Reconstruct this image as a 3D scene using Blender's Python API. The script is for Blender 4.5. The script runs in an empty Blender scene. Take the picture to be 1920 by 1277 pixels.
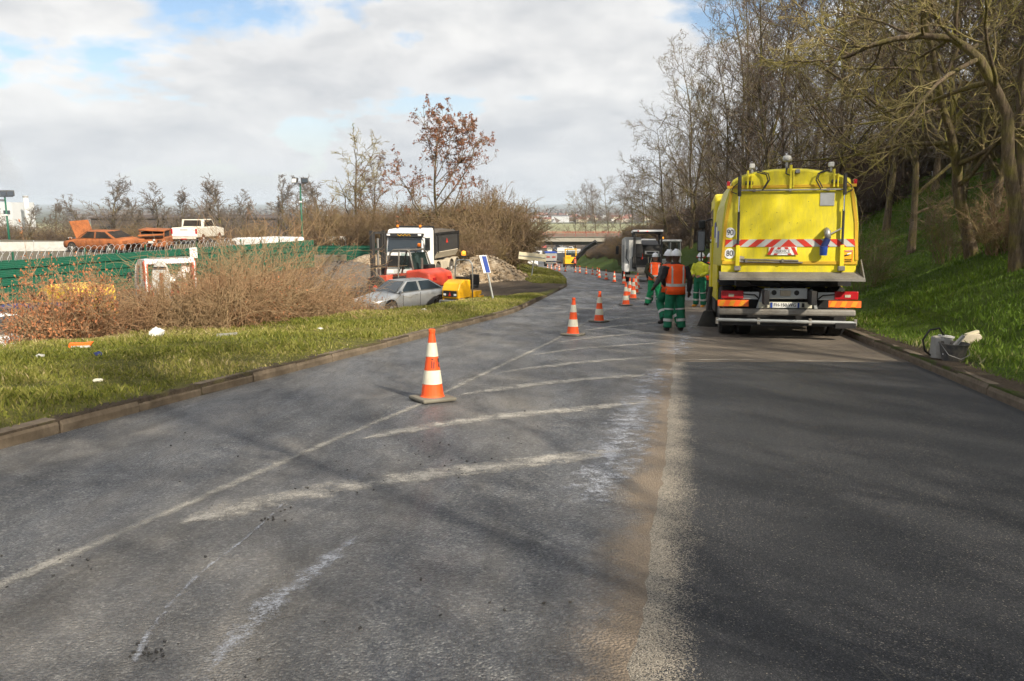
import bpy, bmesh, math, random
import numpy as np
from mathutils import Vector, Matrix, Quaternion, Euler
R = math.radians
scene = bpy.context.scene
col = scene.collection
random.seed(7); np.random.seed(7)

# ------------------------------------------------------------------ camera
CAMZ = 1.55; PITCH = math.atan(253.0/1500.0); SLOPE = 0.0655
cam_d = bpy.data.cameras.new('camera'); cam = bpy.data.objects.new('camera', cam_d); col.objects.link(cam)
cam.location = (0, 0, CAMZ); cam.rotation_euler = (math.pi/2-PITCH, 0, 0)
cam_d.sensor_width = 36; cam_d.lens = 1500/1920*36; cam_d.clip_start = 0.05; cam_d.clip_end = 30000
scene.camera = cam

# ------------------------------------------------------------------ world, sun, exposure
SUN_AZ = R(141); SUN_EL = R(35)
SUNV = Vector((math.sin(SUN_AZ)*math.cos(SUN_EL), math.cos(SUN_AZ)*math.cos(SUN_EL), math.sin(SUN_EL)))
world = bpy.data.worlds.new('World'); scene.world = world; world.use_nodes = True
wn = world.node_tree.nodes; wl = world.node_tree.links; wn.clear()
def W(t, **k):
    n = wn.new(t)
    for a, b in k.items(): setattr(n, a, b)
    return n
def wmath(op, a, b=None, clamp=False):
    n = W('ShaderNodeMath', operation=op, use_clamp=clamp)
    for i, v in enumerate((a, b)):
        if v is None: continue
        if isinstance(v, (int, float)): n.inputs[i].default_value = v
        else: wl.new(v, n.inputs[i])
    return n.outputs[0]
sky = W('ShaderNodeTexSky', sky_type='NISHITA', sun_disc=False, sun_elevation=SUN_EL, sun_rotation=SUN_AZ)
sky.air_density = 1.0; sky.dust_density = 1.2; sky.ozone_density = 1.4; sky.altitude = 80
bg_sky = W('ShaderNodeBackground'); bg_sky.inputs[1].default_value = 0.095
wl.new(sky.outputs[0], bg_sky.inputs[0])
tc = W('ShaderNodeTexCoord'); sep = W('ShaderNodeSeparateXYZ'); wl.new(tc.outputs['Generated'], sep.inputs[0])
zz = wmath('MAXIMUM', sep.outputs[2], 0.0); den = wmath('ADD', zz, 0.34)
comb = W('ShaderNodeCombineXYZ')
wl.new(wmath('DIVIDE', sep.outputs[0], den), comb.inputs[0]); wl.new(wmath('DIVIDE', sep.outputs[1], den), comb.inputs[1])
comb.inputs[2].default_value = 3.1
def wnoise(scale, detail, rough, dist=0.0, off=(0, 0, 0)):
    m = W('ShaderNodeMapping'); wl.new(comb.outputs[0], m.inputs[0]); m.inputs['Location'].default_value = off
    n = W('ShaderNodeTexNoise'); n.inputs['Scale'].default_value = scale; n.inputs['Detail'].default_value = detail
    n.inputs['Roughness'].default_value = rough; n.inputs['Distortion'].default_value = dist
    wl.new(m.outputs[0], n.inputs['Vector']); return n.outputs['Fac']
n1 = wnoise(2.1, 10, 0.54, 0.15, (1.9, 5.1, 0)); n2 = wnoise(4.2, 8, 0.55, 0.2, (4.8, 16.2, 2)); n3 = wnoise(1.4, 4, 0.5, 0.0, (9, 2, 5))
def wramp(f, stops):
    r = W('ShaderNodeValToRGB'); wl.new(f, r.inputs[0]); e = r.color_ramp.elements
    while len(e) < len(stops): e.new(0.5)
    for i, (p, c) in enumerate(stops): e[i].position = p; e[i].color = (*c, 1)
    return r.outputs[0]
cover = wramp(n1, [(0.385, (0, 0, 0)), (0.45, (1, 1, 1))])
low = wramp(zz, [(0.01, (1, 1, 1)), (0.17, (0, 0, 0))])          # bank of cloud towards the horizon, all round
cov = wmath('MAXIMUM', cover, low, True)
thick = wmath('ADD', wmath('MULTIPLY', n1, 0.55), wmath('MULTIPLY', n2, 0.45))      # thicker cloud is greyer, thin edges white
shade = wramp(thick, [(0.38, (0.86, 0.855, 0.84)), (0.46, (0.78, 0.775, 0.765)), (0.53, (0.66, 0.665, 0.67)), (0.62, (0.52, 0.535, 0.56))])
shade3 = wramp(n3, [(0.35, (0.88, 0.89, 0.91)), (0.65, (1.06, 1.055, 1.045))])
mul = W('ShaderNodeMixRGB', blend_type='MULTIPLY'); mul.inputs[0].default_value = 1; wl.new(shade, mul.inputs[1]); wl.new(shade3, mul.inputs[2])
hz = W('ShaderNodeMixRGB'); hz.inputs[2].default_value = (0.56, 0.595, 0.635, 1); wl.new(mul.outputs[0], hz.inputs[1])
wl.new(wmath('MULTIPLY', low, 0.75), hz.inputs[0])
bg_c = W('ShaderNodeBackground'); bg_c.inputs[1].default_value = 0.74; wl.new(hz.outputs[0], bg_c.inputs[0])
mixw = W('ShaderNodeMixShader'); wl.new(cov, mixw.inputs[0]); wl.new(bg_sky.outputs[0], mixw.inputs[1]); wl.new(bg_c.outputs[0], mixw.inputs[2])
wo = W('ShaderNodeOutputWorld'); wl.new(mixw.outputs[0], wo.inputs[0])

world.cycles.sampling_method = 'MANUAL'; world.cycles.sample_map_resolution = 512
sun_d = bpy.data.lights.new('sun', 'SUN'); sun_d.energy = 5.0; sun_d.angle = R(0.53); sun_d.color = (1.0, 0.90, 0.74)
sun = bpy.data.objects.new('sun', sun_d); col.objects.link(sun); sun.location = (30, -40, 40)
sun.rotation_euler = (-SUNV).to_track_quat('-Z', 'Y').to_euler()
vs = scene.view_settings; vs.view_transform = 'Standard'; vs.look = 'None'; vs.exposure = 0.72; vs.gamma = 1.0; vs.use_curve_mapping = False
scene.render.engine = 'CYCLES'
cy = scene.cycles; cy.use_denoising = True; cy.max_bounces = 5; cy.diffuse_bounces = 2; cy.glossy_bounces = 2
cy.transmission_bounces = 4; cy.transparent_max_bounces = 10; cy.volume_bounces = 0; cy.caustics_reflective = False; cy.caustics_refractive = False
cy.sample_clamp_indirect = 4.0; cy.use_adaptive_sampling = True; cy.adaptive_threshold = 0.03

# ------------------------------------------------------------------ measuring: a photo pixel as a ray from the camera's place
CT, ST = math.cos(PITCH), math.sin(PITCH)
def ray(px, py):
    u = (px-960)/1500; v = (638.5-py)/1500
    return u, CT+v*ST, v*CT-ST
def PT(px, py, d):                      # point at ground distance d
    x, y, z = ray(px, py); t = d/y
    return Vector((x*t, d, CAMZ+z*t))
def GH(px, py, dz=0.0):                 # point where the ray meets the sloping road
    x, y, z = ray(px, py); t = (CAMZ-dz)/(-z-SLOPE*y)
    return Vector((x*t, y*t, CAMZ+z*t))
def ZH(px, py, zl):                     # point where the ray meets a level z
    x, y, z = ray(px, py); t = (zl-CAMZ)/z
    return Vector((x*t, y*t, zl))

# ------------------------------------------------------------------ object helpers
def link(o, parent=None):
    col.objects.link(o)
    if parent is not None: o.parent = parent
    return o
def tag(o, label, cat, group=None, kind=None):
    if label: o['label'] = label
    if cat: o['category'] = cat
    if group: o['group'] = group
    if kind: o['kind'] = kind
    return o
def thing(name, label, cat, loc=(0, 0, 0), rz=0, group=None, slope=False):
    o = bpy.data.objects.new(name, None); o.empty_display_size = 0.3; link(o); tag(o, label, cat, group)
    o.location = loc
    if slope:
        q = Vector((0, 0, 1)).rotation_difference(Vector((0, SLOPE, 1)).normalized()) @ Quaternion((0, 0, 1), rz)
        o.rotation_mode = 'QUATERNION'; o.rotation_quaternion = q
    else: o.rotation_euler = (0, 0, rz)
    return o
def copy_tree(o, parent=None):
    c = o.copy(); link(c, parent)
    for ch in list(o.children): copy_tree(ch, c)
    return c
class MB:
    def __init__(s): s.v = []; s.f = []
    def add(s, vs_, fs):
        b = len(s.v); s.v += [tuple(p) for p in vs_]; s.f += [tuple(b+i for i in f) for f in fs]; return s
    def box(s, cx, cy_, cz, sx, sy, sz, rz=0, rx=0, ry=0, taper=1.0):
        M = Euler((rx, ry, rz)).to_matrix(); o = []
        for z in (-.5, .5):
            k = taper if z > 0 else 1.0
            for x, y in ((-.5, -.5), (.5, -.5), (.5, .5), (-.5, .5)):
                p = M @ Vector((x*sx*k, y*sy*k, z*sz)); o.append((p.x+cx, p.y+cy_, p.z+cz))
        return s.add(o, [(3, 2, 1, 0), (4, 5, 6, 7), (0, 1, 5, 4), (1, 2, 6, 5), (2, 3, 7, 6), (3, 0, 4, 7)])
    def loft(s, rings, cap=True, closed=True):
        n = len(rings[0]); o = [p for r in rings for p in r]; fs = []
        for i in range(len(rings)-1):
            for j in range(n if closed else n-1):
                k = (j+1) % n; fs.append((i*n+j, i*n+k, (i+1)*n+k, (i+1)*n+j))
        if cap: fs += [tuple(range(n))[::-1], tuple((len(rings)-1)*n+j for j in range(n))]
        return s.add(o, fs)
    def tube(s, pts, r, n=8, cap=True, sx=1.0):
        pts = [Vector(p) for p in pts]; m = len(pts); rs = r if isinstance(r, (list, tuple)) else [r]*m
        rings = []; prev = None
        for i, p in enumerate(pts):
            t = (pts[min(i+1, m-1)]-pts[max(i-1, 0)]).normalized()
            if prev is None:
                a = Vector((0, 0, 1)) if abs(t.z) < .9 else Vector((1, 0, 0)); prev = (a-t*a.dot(t)).normalized()
            else: prev = (prev-t*prev.dot(t)).normalized()
            b = t.cross(prev)
            rings.append([p+(prev*math.cos(q)+b*math.sin(q)*sx)*rs[i] for q in (2*math.pi*k/n for k in range(n))])
        return s.loft(rings, cap)
    def cyl(s, p0, p1, r0, r1=None, n=14): return s.tube([p0, p1], [r0, r0 if r1 is None else r1], n)
    def prism(s, poly, axis, a, b):
        def m(p, t): return (t, p[0], p[1]) if axis == 'x' else ((p[0], t, p[1]) if axis == 'y' else (p[0], p[1], t))
        return s.loft([[m(p, a) for p in poly], [m(p, b) for p in poly]])
    def lathe(s, prof, n=20, c=(0, 0, 0), axis='z', cap=True):
        rings = []
        for r, h in prof:
            ring = []
            for k in range(n):
                q = 2*math.pi*k/n; x, y = r*math.cos(q), r*math.sin(q)
                p = (x, y, h) if axis == 'z' else ((h, x, y) if axis == 'x' else (x, h, y))
                ring.append((p[0]+c[0], p[1]+c[1], p[2]+c[2]))
            rings.append(ring)
        return s.loft(rings, cap)
    def poly(s, pts): return s.add(pts, [tuple(range(len(pts)))])
    def build(s, name, mat, parent=None, bevel=0.0, smooth=False, seg=2, recalc=True):
        me = bpy.data.meshes.new(name); me.from_pydata(s.v, [], s.f)
        if recalc:
            bm = bmesh.new(); bm.from_mesh(me); bmesh.ops.recalc_face_normals(bm, faces=bm.faces); bm.to_mesh(me); bm.free()
        me.materials.append(MAT(mat) if isinstance(mat, str) else mat)
        if smooth: me.polygons.foreach_set('use_smooth', [True]*len(me.polygons))
        o = link(bpy.data.objects.new(name, me), parent)
        if bevel:
            b = o.modifiers.new('bevel', 'BEVEL'); b.width = bevel; b.segments = seg; b.limit_method = 'ANGLE'; b.angle_limit = R(35)
            if smooth is False: me.polygons.foreach_set('use_smooth', [False]*len(me.polygons))
        return o
def np_mesh(name, verts, quads, mat, attr=None, smooth=False):
    me = bpy.data.meshes.new(name); verts = np.asarray(verts, dtype=np.float32); quads = np.asarray(quads, dtype=np.int32)
    k = quads.shape[1]; nf = quads.shape[0]
    me.vertices.add(len(verts)); me.vertices.foreach_set('co', verts.ravel())
    me.loops.add(nf*k); me.loops.foreach_set('vertex_index', quads.ravel())
    me.polygons.add(nf); me.polygons.foreach_set('loop_start', np.arange(nf, dtype=np.int32)*k)
    if smooth: me.polygons.foreach_set('use_smooth', np.ones(nf, dtype=bool))
    if attr:
        for an, av in attr.items():
            a = me.attributes.new(an, 'FLOAT', 'POINT'); a.data.foreach_set('value', np.asarray(av, dtype=np.float32))
    me.update(calc_edges=True); me.materials.append(MAT(mat) if isinstance(mat, str) else mat)
    return me
_tmp = bpy.data.scenes.new('bench')
def evaluated_mesh(o):                  # evaluate one object by itself on an empty bench scene
    _tmp.collection.objects.link(o); vl = _tmp.view_layers[0]; vl.update(); dg = vl.depsgraph
    me = bpy.data.meshes.new_from_object(o.evaluated_get(dg)); bpy.data.objects.remove(o); return me
def text(s, size, M, mat, parent, name='lettering', ext=0.002, sx=1.0):
    cu = bpy.data.curves.new('t', 'FONT'); cu.body = s; cu.size = size; cu.extrude = ext; cu.align_x = 'CENTER'; cu.align_y = 'CENTER'
    o = bpy.data.objects.new('t', cu)
    me = evaluated_mesh(o); me.transform(M @ Matrix.Diagonal((sx, 1, 1, 1))); me.materials.clear(); me.materials.append(MAT(mat))
    return link(bpy.data.objects.new(name, me), parent)
def face_M(x, y, z, rz=0.0):            # text frame facing -y (towards the viewer)
    return Matrix.Translation((x, y, z)) @ Matrix.Rotation(rz, 4, 'Z') @ Matrix.Rotation(math.pi/2, 4, 'X')

# ------------------------------------------------------------------ materials
_mats = {}
def nodes_of(name):
    m = bpy.data.materials.new(name); m.use_nodes = True; nt = m.node_tree
    b = nt.nodes['Principled BSDF']; return m, nt, b
class NT:
    def __init__(s, nt): s.nt = nt
    def n(s, t, **k):
        x = s.nt.nodes.new(t)
        for a, b in k.items(): setattr(x, a, b)
        return x
    def l(s, a, b): s.nt.links.new(a, b)
    def coord(s, kind='Object', scale=None):
        o = s.n('ShaderNodeTexCoord').outputs[kind]
        if scale is not None:
            m = s.n('ShaderNodeMapping'); m.inputs['Scale'].default_value = scale; s.l(o, m.inputs[0]); o = m.outputs[0]
        return o
    def noise(s, vec, scale, detail=4, rough=.5, dist=0, out='Fac'):
        x = s.n('ShaderNodeTexNoise'); s.l(vec, x.inputs['Vector']); x.inputs['Scale'].default_value = scale
        x.inputs['Detail'].default_value = detail; x.inputs['Roughness'].default_value = rough; x.inputs['Distortion'].default_value = dist
        return x.outputs[out]
    def voro(s, vec, scale, feature='F1', out='Color'):
        x = s.n('ShaderNodeTexVoronoi', feature=feature); s.l(vec, x.inputs['Vector']); x.inputs['Scale'].default_value = scale
        return x.outputs[out]
    def ramp(s, f, stops, interp='LINEAR'):
        r = s.n('ShaderNodeValToRGB'); s.l(f, r.inputs[0]); e = r.color_ramp.elements; r.color_ramp.interpolation = interp
        while len(e) < len(stops): e.new(.5)
        for i, (p, c) in enumerate(stops):
            e[i].position = p; e[i].color = (*c, 1) if isinstance(c, (tuple, list)) else (c, c, c, 1)
        return r.outputs[0]
    def mix(s, f, a, b, mode='MIX'):
        x = s.n('ShaderNodeMixRGB', blend_type=mode)
        for i, v in enumerate((f, a, b)):
            if isinstance(v, (int, float)): x.inputs[i].default_value = v if i == 0 else (v, v, v, 1)
            elif isinstance(v, tuple): x.inputs[i].default_value = (*v, 1)
            else: s.l(v, x.inputs[i])
        return x.outputs[0]
    def math(s, op, a, b=0.0, clamp=False):
        x = s.n('ShaderNodeMath', operation=op, use_clamp=clamp)
        for i, v in enumerate((a, b)):
            if isinstance(v, (int, float)): x.inputs[i].default_value = v
            else: s.l(v, x.inputs[i])
        return x.outputs[0]
    def attr(s, name): return s.n('ShaderNodeAttribute', attribute_name=name).outputs['Fac']
    def bump(s, h, strength, dist, b):
        x = s.n('ShaderNodeBump'); x.inputs['Strength'].default_value = strength; x.inputs['Distance'].default_value = dist
        s.l(h, x.inputs['Height']); s.l(x.outputs[0], b.inputs['Normal'])
# simple painted / dirty surfaces: colour, roughness, metal, dirt amount, dirt colour, scale
SIMPLE = {
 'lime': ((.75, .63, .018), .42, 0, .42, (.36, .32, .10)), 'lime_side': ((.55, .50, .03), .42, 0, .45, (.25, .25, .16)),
 'ochre': ((.60, .36, .02), .5, 0, .3, (.25, .16, .05)),
 'black': ((.012, .012, .013), .5, 0, .25, (.06, .05, .04)), 'rubber': ((.018, .018, .018), .85, 0, .6, (.09, .075, .055)),
 'dusty_rubber': ((.05, .045, .04), .9, 0, .8, (.20, .16, .12)), 'dark': ((.03, .03, .032), .6, 0, .4, (.10, .085, .06)),
 'steel': ((.32, .32, .31), .45, .6, .4, (.16, .13, .10)), 'steel_dirty': ((.22, .21, .19), .65, .3, .7, (.14, .11, .08)),
 'alu': ((.55, .55, .54), .35, .7, .25, (.25, .22, .18)), 'grey': ((.28, .28, .28), .6, 0, .4, (.18, .15, .12)),
 'light_grey': ((.50, .50, .48), .55, 0, .35, (.26, .23, .18)), 'white': ((.78, .78, .76), .4, 0, .22, (.42, .38, .32)),
 'white_clean': ((.80, .80, .79), .35, 0, .05, (.5, .48, .45)), 'cream': ((.62, .56, .40), .55, 0, .3, (.4, .33, .2)),
 'faded_pink': ((.70, .42, .42), .6, 0, .2, (.7, .6, .58)), 'red': ((.55, .035, .02), .45, 0, .2, (.3, .1, .06)), 'red_paint': ((.66, .075, .04), .4, 0, .3, (.36, .15, .10)),
 'red_lens': ((.38, .015, .02), .15, 0, .1, (.2, .03, .03)), 'orange': ((.95, .15, .02), .5, 0, .15, (.5, .2, .1)),
 'orange_lens': ((.9, .22, .01), .15, 0, 0, (.5, .2, .1)), 'amber': ((.75, .30, .02), .4, 0, .3, (.4, .2, .06)),
 'yellow': ((.80, .42, .012), .4, 0, .25, (.42, .26, .06)), 'yellow_van': ((.80, .50, .05), .45, 0, .3, (.5, .36, .12)),
 'blue': ((.02, .06, .30), .4, 0, .2, (.08, .08, .1)), 'navy': ((.012, .025, .12), .5, 0, .3, (.06, .05, .05)),
 'silver': ((.36, .38, .40), .32, .55, .25, (.30, .26, .20)), 'chrome': ((.7, .7, .7), .15, 1, .1, (.3, .3, .3)),
 'green_sheet': ((.010, .10, .060), .40, 0, .5, (.035, .085, .055)), 'green_paint': ((.01, .10, .06), .45, 0, .2, (.05, .08, .05)),
 'rust': ((.36, .12, .04), .9, 0, .95, (.13, .05, .025)), 'rust_dark': ((.10, .05, .03), .95, 0, .6, (.25, .1, .04)),
 'char': ((.015, .013, .012), .95, 0, .4, (.1, .07, .05)),
 'concrete': ((.33, .31, .27), .9, 0, .6, (.2, .18, .14)), 'concrete_dark': ((.17, .155, .13), .9, 0, .7, (.09, .08, .06)),
 'kerb': ((.15, .118, .085), .92, 0, .95, (.065, .048, .032)), 'rail_red': ((.30, .06, .04), .7, 0, .5, (.14, .06, .05)),
 'cone_orange': ((.95, .105, .02), .45, 0, .22, (.55, .16, .08)), 'cone_white': ((.74, .70, .56), .5, 0, .30, (.5, .44, .32)),
 'cone_base': ((.20, .185, .15), .9, 0, .5, (.1, .09, .07)),
 'hivis_orange': ((.95, .10, .012), .75, 0, .12, (.6, .1, .04)), 'hivis_yellow': ((.62, .62, .03), .8, 0, .5, (.34, .32, .12)),
 'work_green': ((.010, .15, .075), .85, 0, .4, (.03, .10, .055)), 'bright_green': ((.012, .26, .10), .8, 0, .25, (.02, .16, .07)),
 'cloth_dark': ((.022, .02, .022), .9, 0, .4, (.05, .045, .04)), 'cloth_olive': ((.045, .045, .025), .9, 0, .4, (.03, .03, .02)),
 'cloth_grey': ((.09, .09, .09), .9, 0, .5, (.05, .05, .05)), 'boot': ((.012, .010, .009), .7, 0, .5, (.07, .055, .04)),
 'reflect': ((.50, .50, .48), .4, .1, .3, (.35, .34, .32)), 'skin': ((.22, .11, .07), .6, 0, .1, (.2, .1, .06)), 'skin_dark': ((.07, .035, .022), .6, 0, .1, (.06, .03, .02)),
 'hat': ((.74, .75, .77), .3, 0, .12, (.5, .5, .5)), 'hat_green': ((.02, .38, .18), .35, 0, .1, (.1, .3, .2)), 'mask': ((.62, .74, .78), .8, 0, 0, (.5, .5, .5)),
 'building': ((.52, .53, .55), .8, 0, .2, (.4, .4, .4)), 'shed': ((.075, .06, .055), .85, 0, .4, (.12, .10, .09)), 'roof_tile': ((.22, .09, .06), .85, 0, .5, (.2, .1, .07)),
 'house_wall': ((.44, .39, .32), .85, 0, .3, (.45, .4, .33)), 'slate': ((.12, .12, .13), .8, 0, .3, (.2, .18, .17)),
 'soil_dark': ((.07, .055, .042), .95, 0, .6, (.12, .09, .06)),
 'pail': ((.055, .055, .055), .75, 0, .8, (.24, .21, .17)), 'plastic_grey': ((.32, .31, .29), .7, 0, .6, (.2, .18, .14)),
 'bag': ((.75, .75, .74), .6, 0, .2, (.5, .48, .42)), 'post_rust': ((.28, .10, .05), .85, 0, .6, (.15, .07, .04)),
 'plate': ((.62, .60, .48), .5, 0, .4, (.4, .36, .26)), 'galv': ((.42, .44, .44), .45, .7, .3, (.3, .28, .25)), 'wire': ((.55, .56, .56), .4, .6, .2, (.4, .38, .35)),
 'burnt_white': ((.62, .60, .54), .7, 0, .7, (.38, .30, .20)), 'brush': ((.03, .028, .025), .95, 0, .5, (.08, .07, .05)),
 'pad_beige': ((.45, .40, .31), .8, 0, .5, (.3, .25, .18)), 'lens_white': ((.8, .8, .78), .1, 0, 0, (.5, .5, .5)), 'seat': ((.02, .02, .02), .6, 0, .2, (.06, .05, .05)),
}
def MAT(name):
    if name in _mats: return _mats[name]
    if name in CUSTOM: m = CUSTOM[name]()
    else:
        c, ro, me, dirt, dc = SIMPLE[name]; m, nt, b = nodes_of(name); h = NT(nt); v = h.coord('Object', (3.2, 3.2, .7)) if name in ('lime', 'green_sheet', 'lime_side') else h.coord()
        a = h.noise(v, 2.3, 6, .65); f = h.noise(v, 17, 5, .6)
        k = h.math('MULTIPLY', h.ramp(h.math('ADD', h.math('MULTIPLY', a, .65), h.math('MULTIPLY', f, .35)), [(.42, 0.0), (.68, 1.0)]), dirt)
        tone = h.mix(.5, c, h.ramp(h.noise(v, 6, 3), [(.3, tuple(x*.88 for x in c)), (.7, tuple(min(1, x*1.1) for x in c))]))
        h.l(h.mix(k, tone, dc), b.inputs['Base Color'])
        h.l(h.math('ADD', h.math('MULTIPLY', k, .35), ro, True), b.inputs['Roughness']); b.inputs['Metallic'].default_value = me
        b.inputs['Specular IOR Level'].default_value = .35
        cloth = ro >= .75 and name in ('hivis_orange', 'hivis_yellow', 'work_green', 'bright_green', 'cloth_dark', 'cloth_olive', 'cloth_grey')
        h.bump(h.noise(v, 11 if cloth else 60, 4, .6), .55 if cloth else .08, .04 if cloth else .01, b)
    _mats[name] = m; return m
CUSTOM = {}
def custom(name):
    def d(f): CUSTOM[name] = lambda: f(name); return f
    return d
@custom('glass')
def _g(n):
    m, nt, b = nodes_of(n); b.inputs['Base Color'].default_value = (.02, .03, .04, 1); b.inputs['Roughness'].default_value = .06
    b.inputs['Specular IOR Level'].default_value = .8; return m
@custom('clear_glass')
def _cg(n):
    m, nt, b = nodes_of(n); h = NT(nt); t = h.n('ShaderNodeBsdfTransparent'); t.inputs[0].default_value = (.80, .88, .86, 1)
    b.inputs['Base Color'].default_value = (.05, .07, .07, 1); b.inputs['Roughness'].default_value = .05
    mx = h.n('ShaderNodeMixShader'); fr = h.n('ShaderNodeFresnel'); fr.inputs[0].default_value = 1.45
    h.l(h.math('ADD', fr.outputs[0], .12, True), mx.inputs[0]); h.l(t.outputs[0], mx.inputs[1]); h.l(b.outputs[0], mx.inputs[2])
    h.l(mx.outputs[0], nt.nodes['Material Output'].inputs[0]); return m
def lamp_mat(n, c, e):
    m, nt, b = nodes_of(n); b.inputs['Base Color'].default_value = (*c, 1); b.inputs['Emission Color'].default_value = (*c, 1); b.inputs['Emission Strength'].default_value = e; return m
@custom('beacon_lit')
def _bl(n): return lamp_mat(n, (1, .38, .03), .7)
@custom('tail_lit')
def _tl(n): return lamp_mat(n, (1, .05, .03), 1.2)
# ------------------------------------------------------------------ the lie of the land
def smooth_table(pts, lo, hi, sig):
    pts = sorted(pts); t = np.arange(lo, hi, 0.5); v = np.interp(t, [p[0] for p in pts], [p[1] for p in pts])
    k = np.exp(-0.5*(np.arange(-12, 13)*0.5/sig)**2); k /= k.sum()
    vp = np.concatenate([v[0]-(v[1]-v[0])*np.arange(12, 0, -1), v, v[-1]+(v[-1]-v[-2])*np.arange(1, 13)])
    return t, np.convolve(vp, k, 'valid')
def gx(*pp): return [(GH(*p).y, GH(*p).x) for p in pp]
lp = gx((0, 843), (331, 752), (640, 675), (905, 603), (960, 590), (1064, 537), (1062, 526), (1052, 516), (1033, 507))
lp = [(-40, lp[0][1]-.235*(lp[0][0]+40))] + lp + [(140, 4.6), (170, 4.7), (200, 4.6), (240, 2.5), (320, -8), (420, -30)]
rp = gx((1918, 769), (1720, 684), (1576, 626)); rp = [(-40, rp[0][1]-.212*(rp[0][0]+40))] + rp + [(30, 9.7), (45, 11), (65, 11.5), (89, 11.6), (119, 11.8), (150, 12.5), (200, 12.9), (240, 11), (320, 1), (420, -20)]
TL = smooth_table(lp, -40, 420, 1.6); TR = smooth_table(rp, -40, 420, 1.6)
jp = gx((1211, 1273), (1240, 1024), (1256, 865), (1266, 680)); jp = [(-40, jp[0][1]-.2*(jp[0][0]+40))] + jp + [(60, jp[-1][1]+.2*(60-jp[-1][0]))]
def XL(y): return np.interp(y, *TL)
def XR(y): return np.interp(y, *TR)
def XJ(y): return np.interp(y, [p[0] for p in jp], [p[1] for p in jp])
_ry = np.arange(-60, 425, 1.0); _rs = np.interp(_ry, [-60, 178, 240, 425], [SLOPE, SLOPE, .018, .018])
_rz = -np.cumsum(_rs); _rz = _rz-np.interp(0, _ry, _rz)
def RZ(y): return np.interp(y, _ry, _rz)
def sst(a): a = np.clip(a, 0, 1); return a*a*(3-2*a)
def FAR(y): return np.interp(y, [150, 215, 380, 490, 700, 1000, 4000, 6500, 9000, 14000], [-12, -14.2, -16.4, -9.3, -14, -19, -23, -2, 13, 14])
def LEV(x, y):
    l = -3.2-.35*sst((-x-8)/8)*sst((y-34)/12)-.02*np.clip(y-60, 0, 200)
    return l
def hump(x, y, s): return np.sin(x*1.7*s+y*.6)*np.cos(y*1.3*s-x*.4)*.5+np.sin(x*.53*s+1.1)*np.cos(y*.71*s)*.5
def G(x, y):
    x = np.asarray(x, float); y = np.asarray(y, float); r = RZ(y); tl = XL(y)-x; tr = x-XR(y)
    wv = np.interp(y, [-5, 12, 18, 23, 30, 36, 42, 52, 70], [5.4, 5.2, 3.7, 2.5, 1.2, .5, .2, .6, .8]); wd = np.interp(y, [0, 15, 22, 42, 60], [7, 6, 4, 4.5, 7])
    edge = r+.125+.05*sst(tl/1.5)
    edge = np.where((y > 30) & (y < 42), r+.0+.12*np.abs(y-36)/6, edge)
    zl = edge+(LEV(x, y)-edge)*sst((tl-wv)/wd)+.05*hump(x, y, 1.0)*sst(tl/1.0)
    b = np.clip(tr-1.0, 0, 13); zr = r+.125+.5*b+np.where(b < .8, -.5*b+.32*b*b/.8*.98, -.08)*(b > 0)+.13*np.clip(tr-14, 0, 60)+.14*hump(x, y, .7)*sst((tr-1)/2)
    road = r-.07
    z = np.where(tl > .01, zl, np.where(tr > .01, zr, road))
    f = sst((y-212)/90.0)
    far = FAR(y)+1.2*np.sin(x*.004+y*.002)*sst((y-700)/600)
    off = np.minimum(np.maximum(tl, tr), 30)/30
    zfar = np.where(np.maximum(tl, tr) > 0, far, np.minimum(road, far))
    return z*(1-f)+zfar*f
def gz(x, y): return float(G(np.array([x]), np.array([y]))[0])

@custom('ground')
def _ground(n):
    m, nt, b = nodes_of(n); h = NT(nt); v = h.coord('Object')
    big = h.noise(v, .35, 5, .6); mid = h.noise(v, 2.2, 6, .65); fine = h.noise(v, 28, 5, .7)
    gl = h.ramp(mid, [(.3, (.10, .10, .03)), (.55, (.17, .165, .045)), (.75, (.24, .19, .09))])
    gr = h.ramp(mid, [(.3, (.05, .082, .014)), (.6, (.085, .13, .02)), (.8, (.13, .135, .045))])
    g = h.mix(h.attr('bank'), gl, gr)
    soil = h.ramp(fine, [(.3, (.06, .045, .032)), (.55, (.115, .088, .063)), (.75, (.19, .155, .12))])
    soil = h.mix(h.ramp(big, [(.42, 0.0), (.62, .55)]), soil, (.055, .045, .04))
    dm = h.math('ADD', h.attr('dirt'), h.math('MULTIPLY', h.math('SUBTRACT', mid, .5), 1.1)); dm = h.ramp(dm, [(.42, 0.0), (.58, 1.0)])
    c = h.mix(dm, g, soil)
    fld = h.ramp(h.noise(h.coord('Object', (.002, .05, 1)), 1, 3), [(.35, (.25, .26, .15)), (.65, (.34, .34, .21))])
    c = h.mix(h.attr('field'), c, fld)
    land = h.ramp(h.noise(v, .004, 6, .6), [(.38, (.05, .055, .035)), (.5, (.10, .11, .06)), (.62, (.07, .06, .045))])
    c = h.mix(h.attr('land'), c, land)
    c = h.mix(h.math('MULTIPLY', fine, .35), c, (.04, .035, .025), 'MIX')
    h.l(c, b.inputs['Base Color']); b.inputs['Roughness'].default_value = .95; b.inputs['Specular IOR Level'].default_value = .1
    h.bump(h.math('ADD', fine, h.math('MULTIPLY', mid, 2)), .9, .06, b); return m
def geo(a, b, n): return list(np.geomspace(a, b, n))
gys = np.array(list(np.arange(-45, 62, .55)) + list(np.arange(62, 235, 1.5)) + list(np.arange(236, 520, 7)) + geo(525, 14000, 40))
_off = np.array([.0, .02, .16, .35] + list(np.arange(.6, 50, .55)) + geo(51, 9000, 34))
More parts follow.
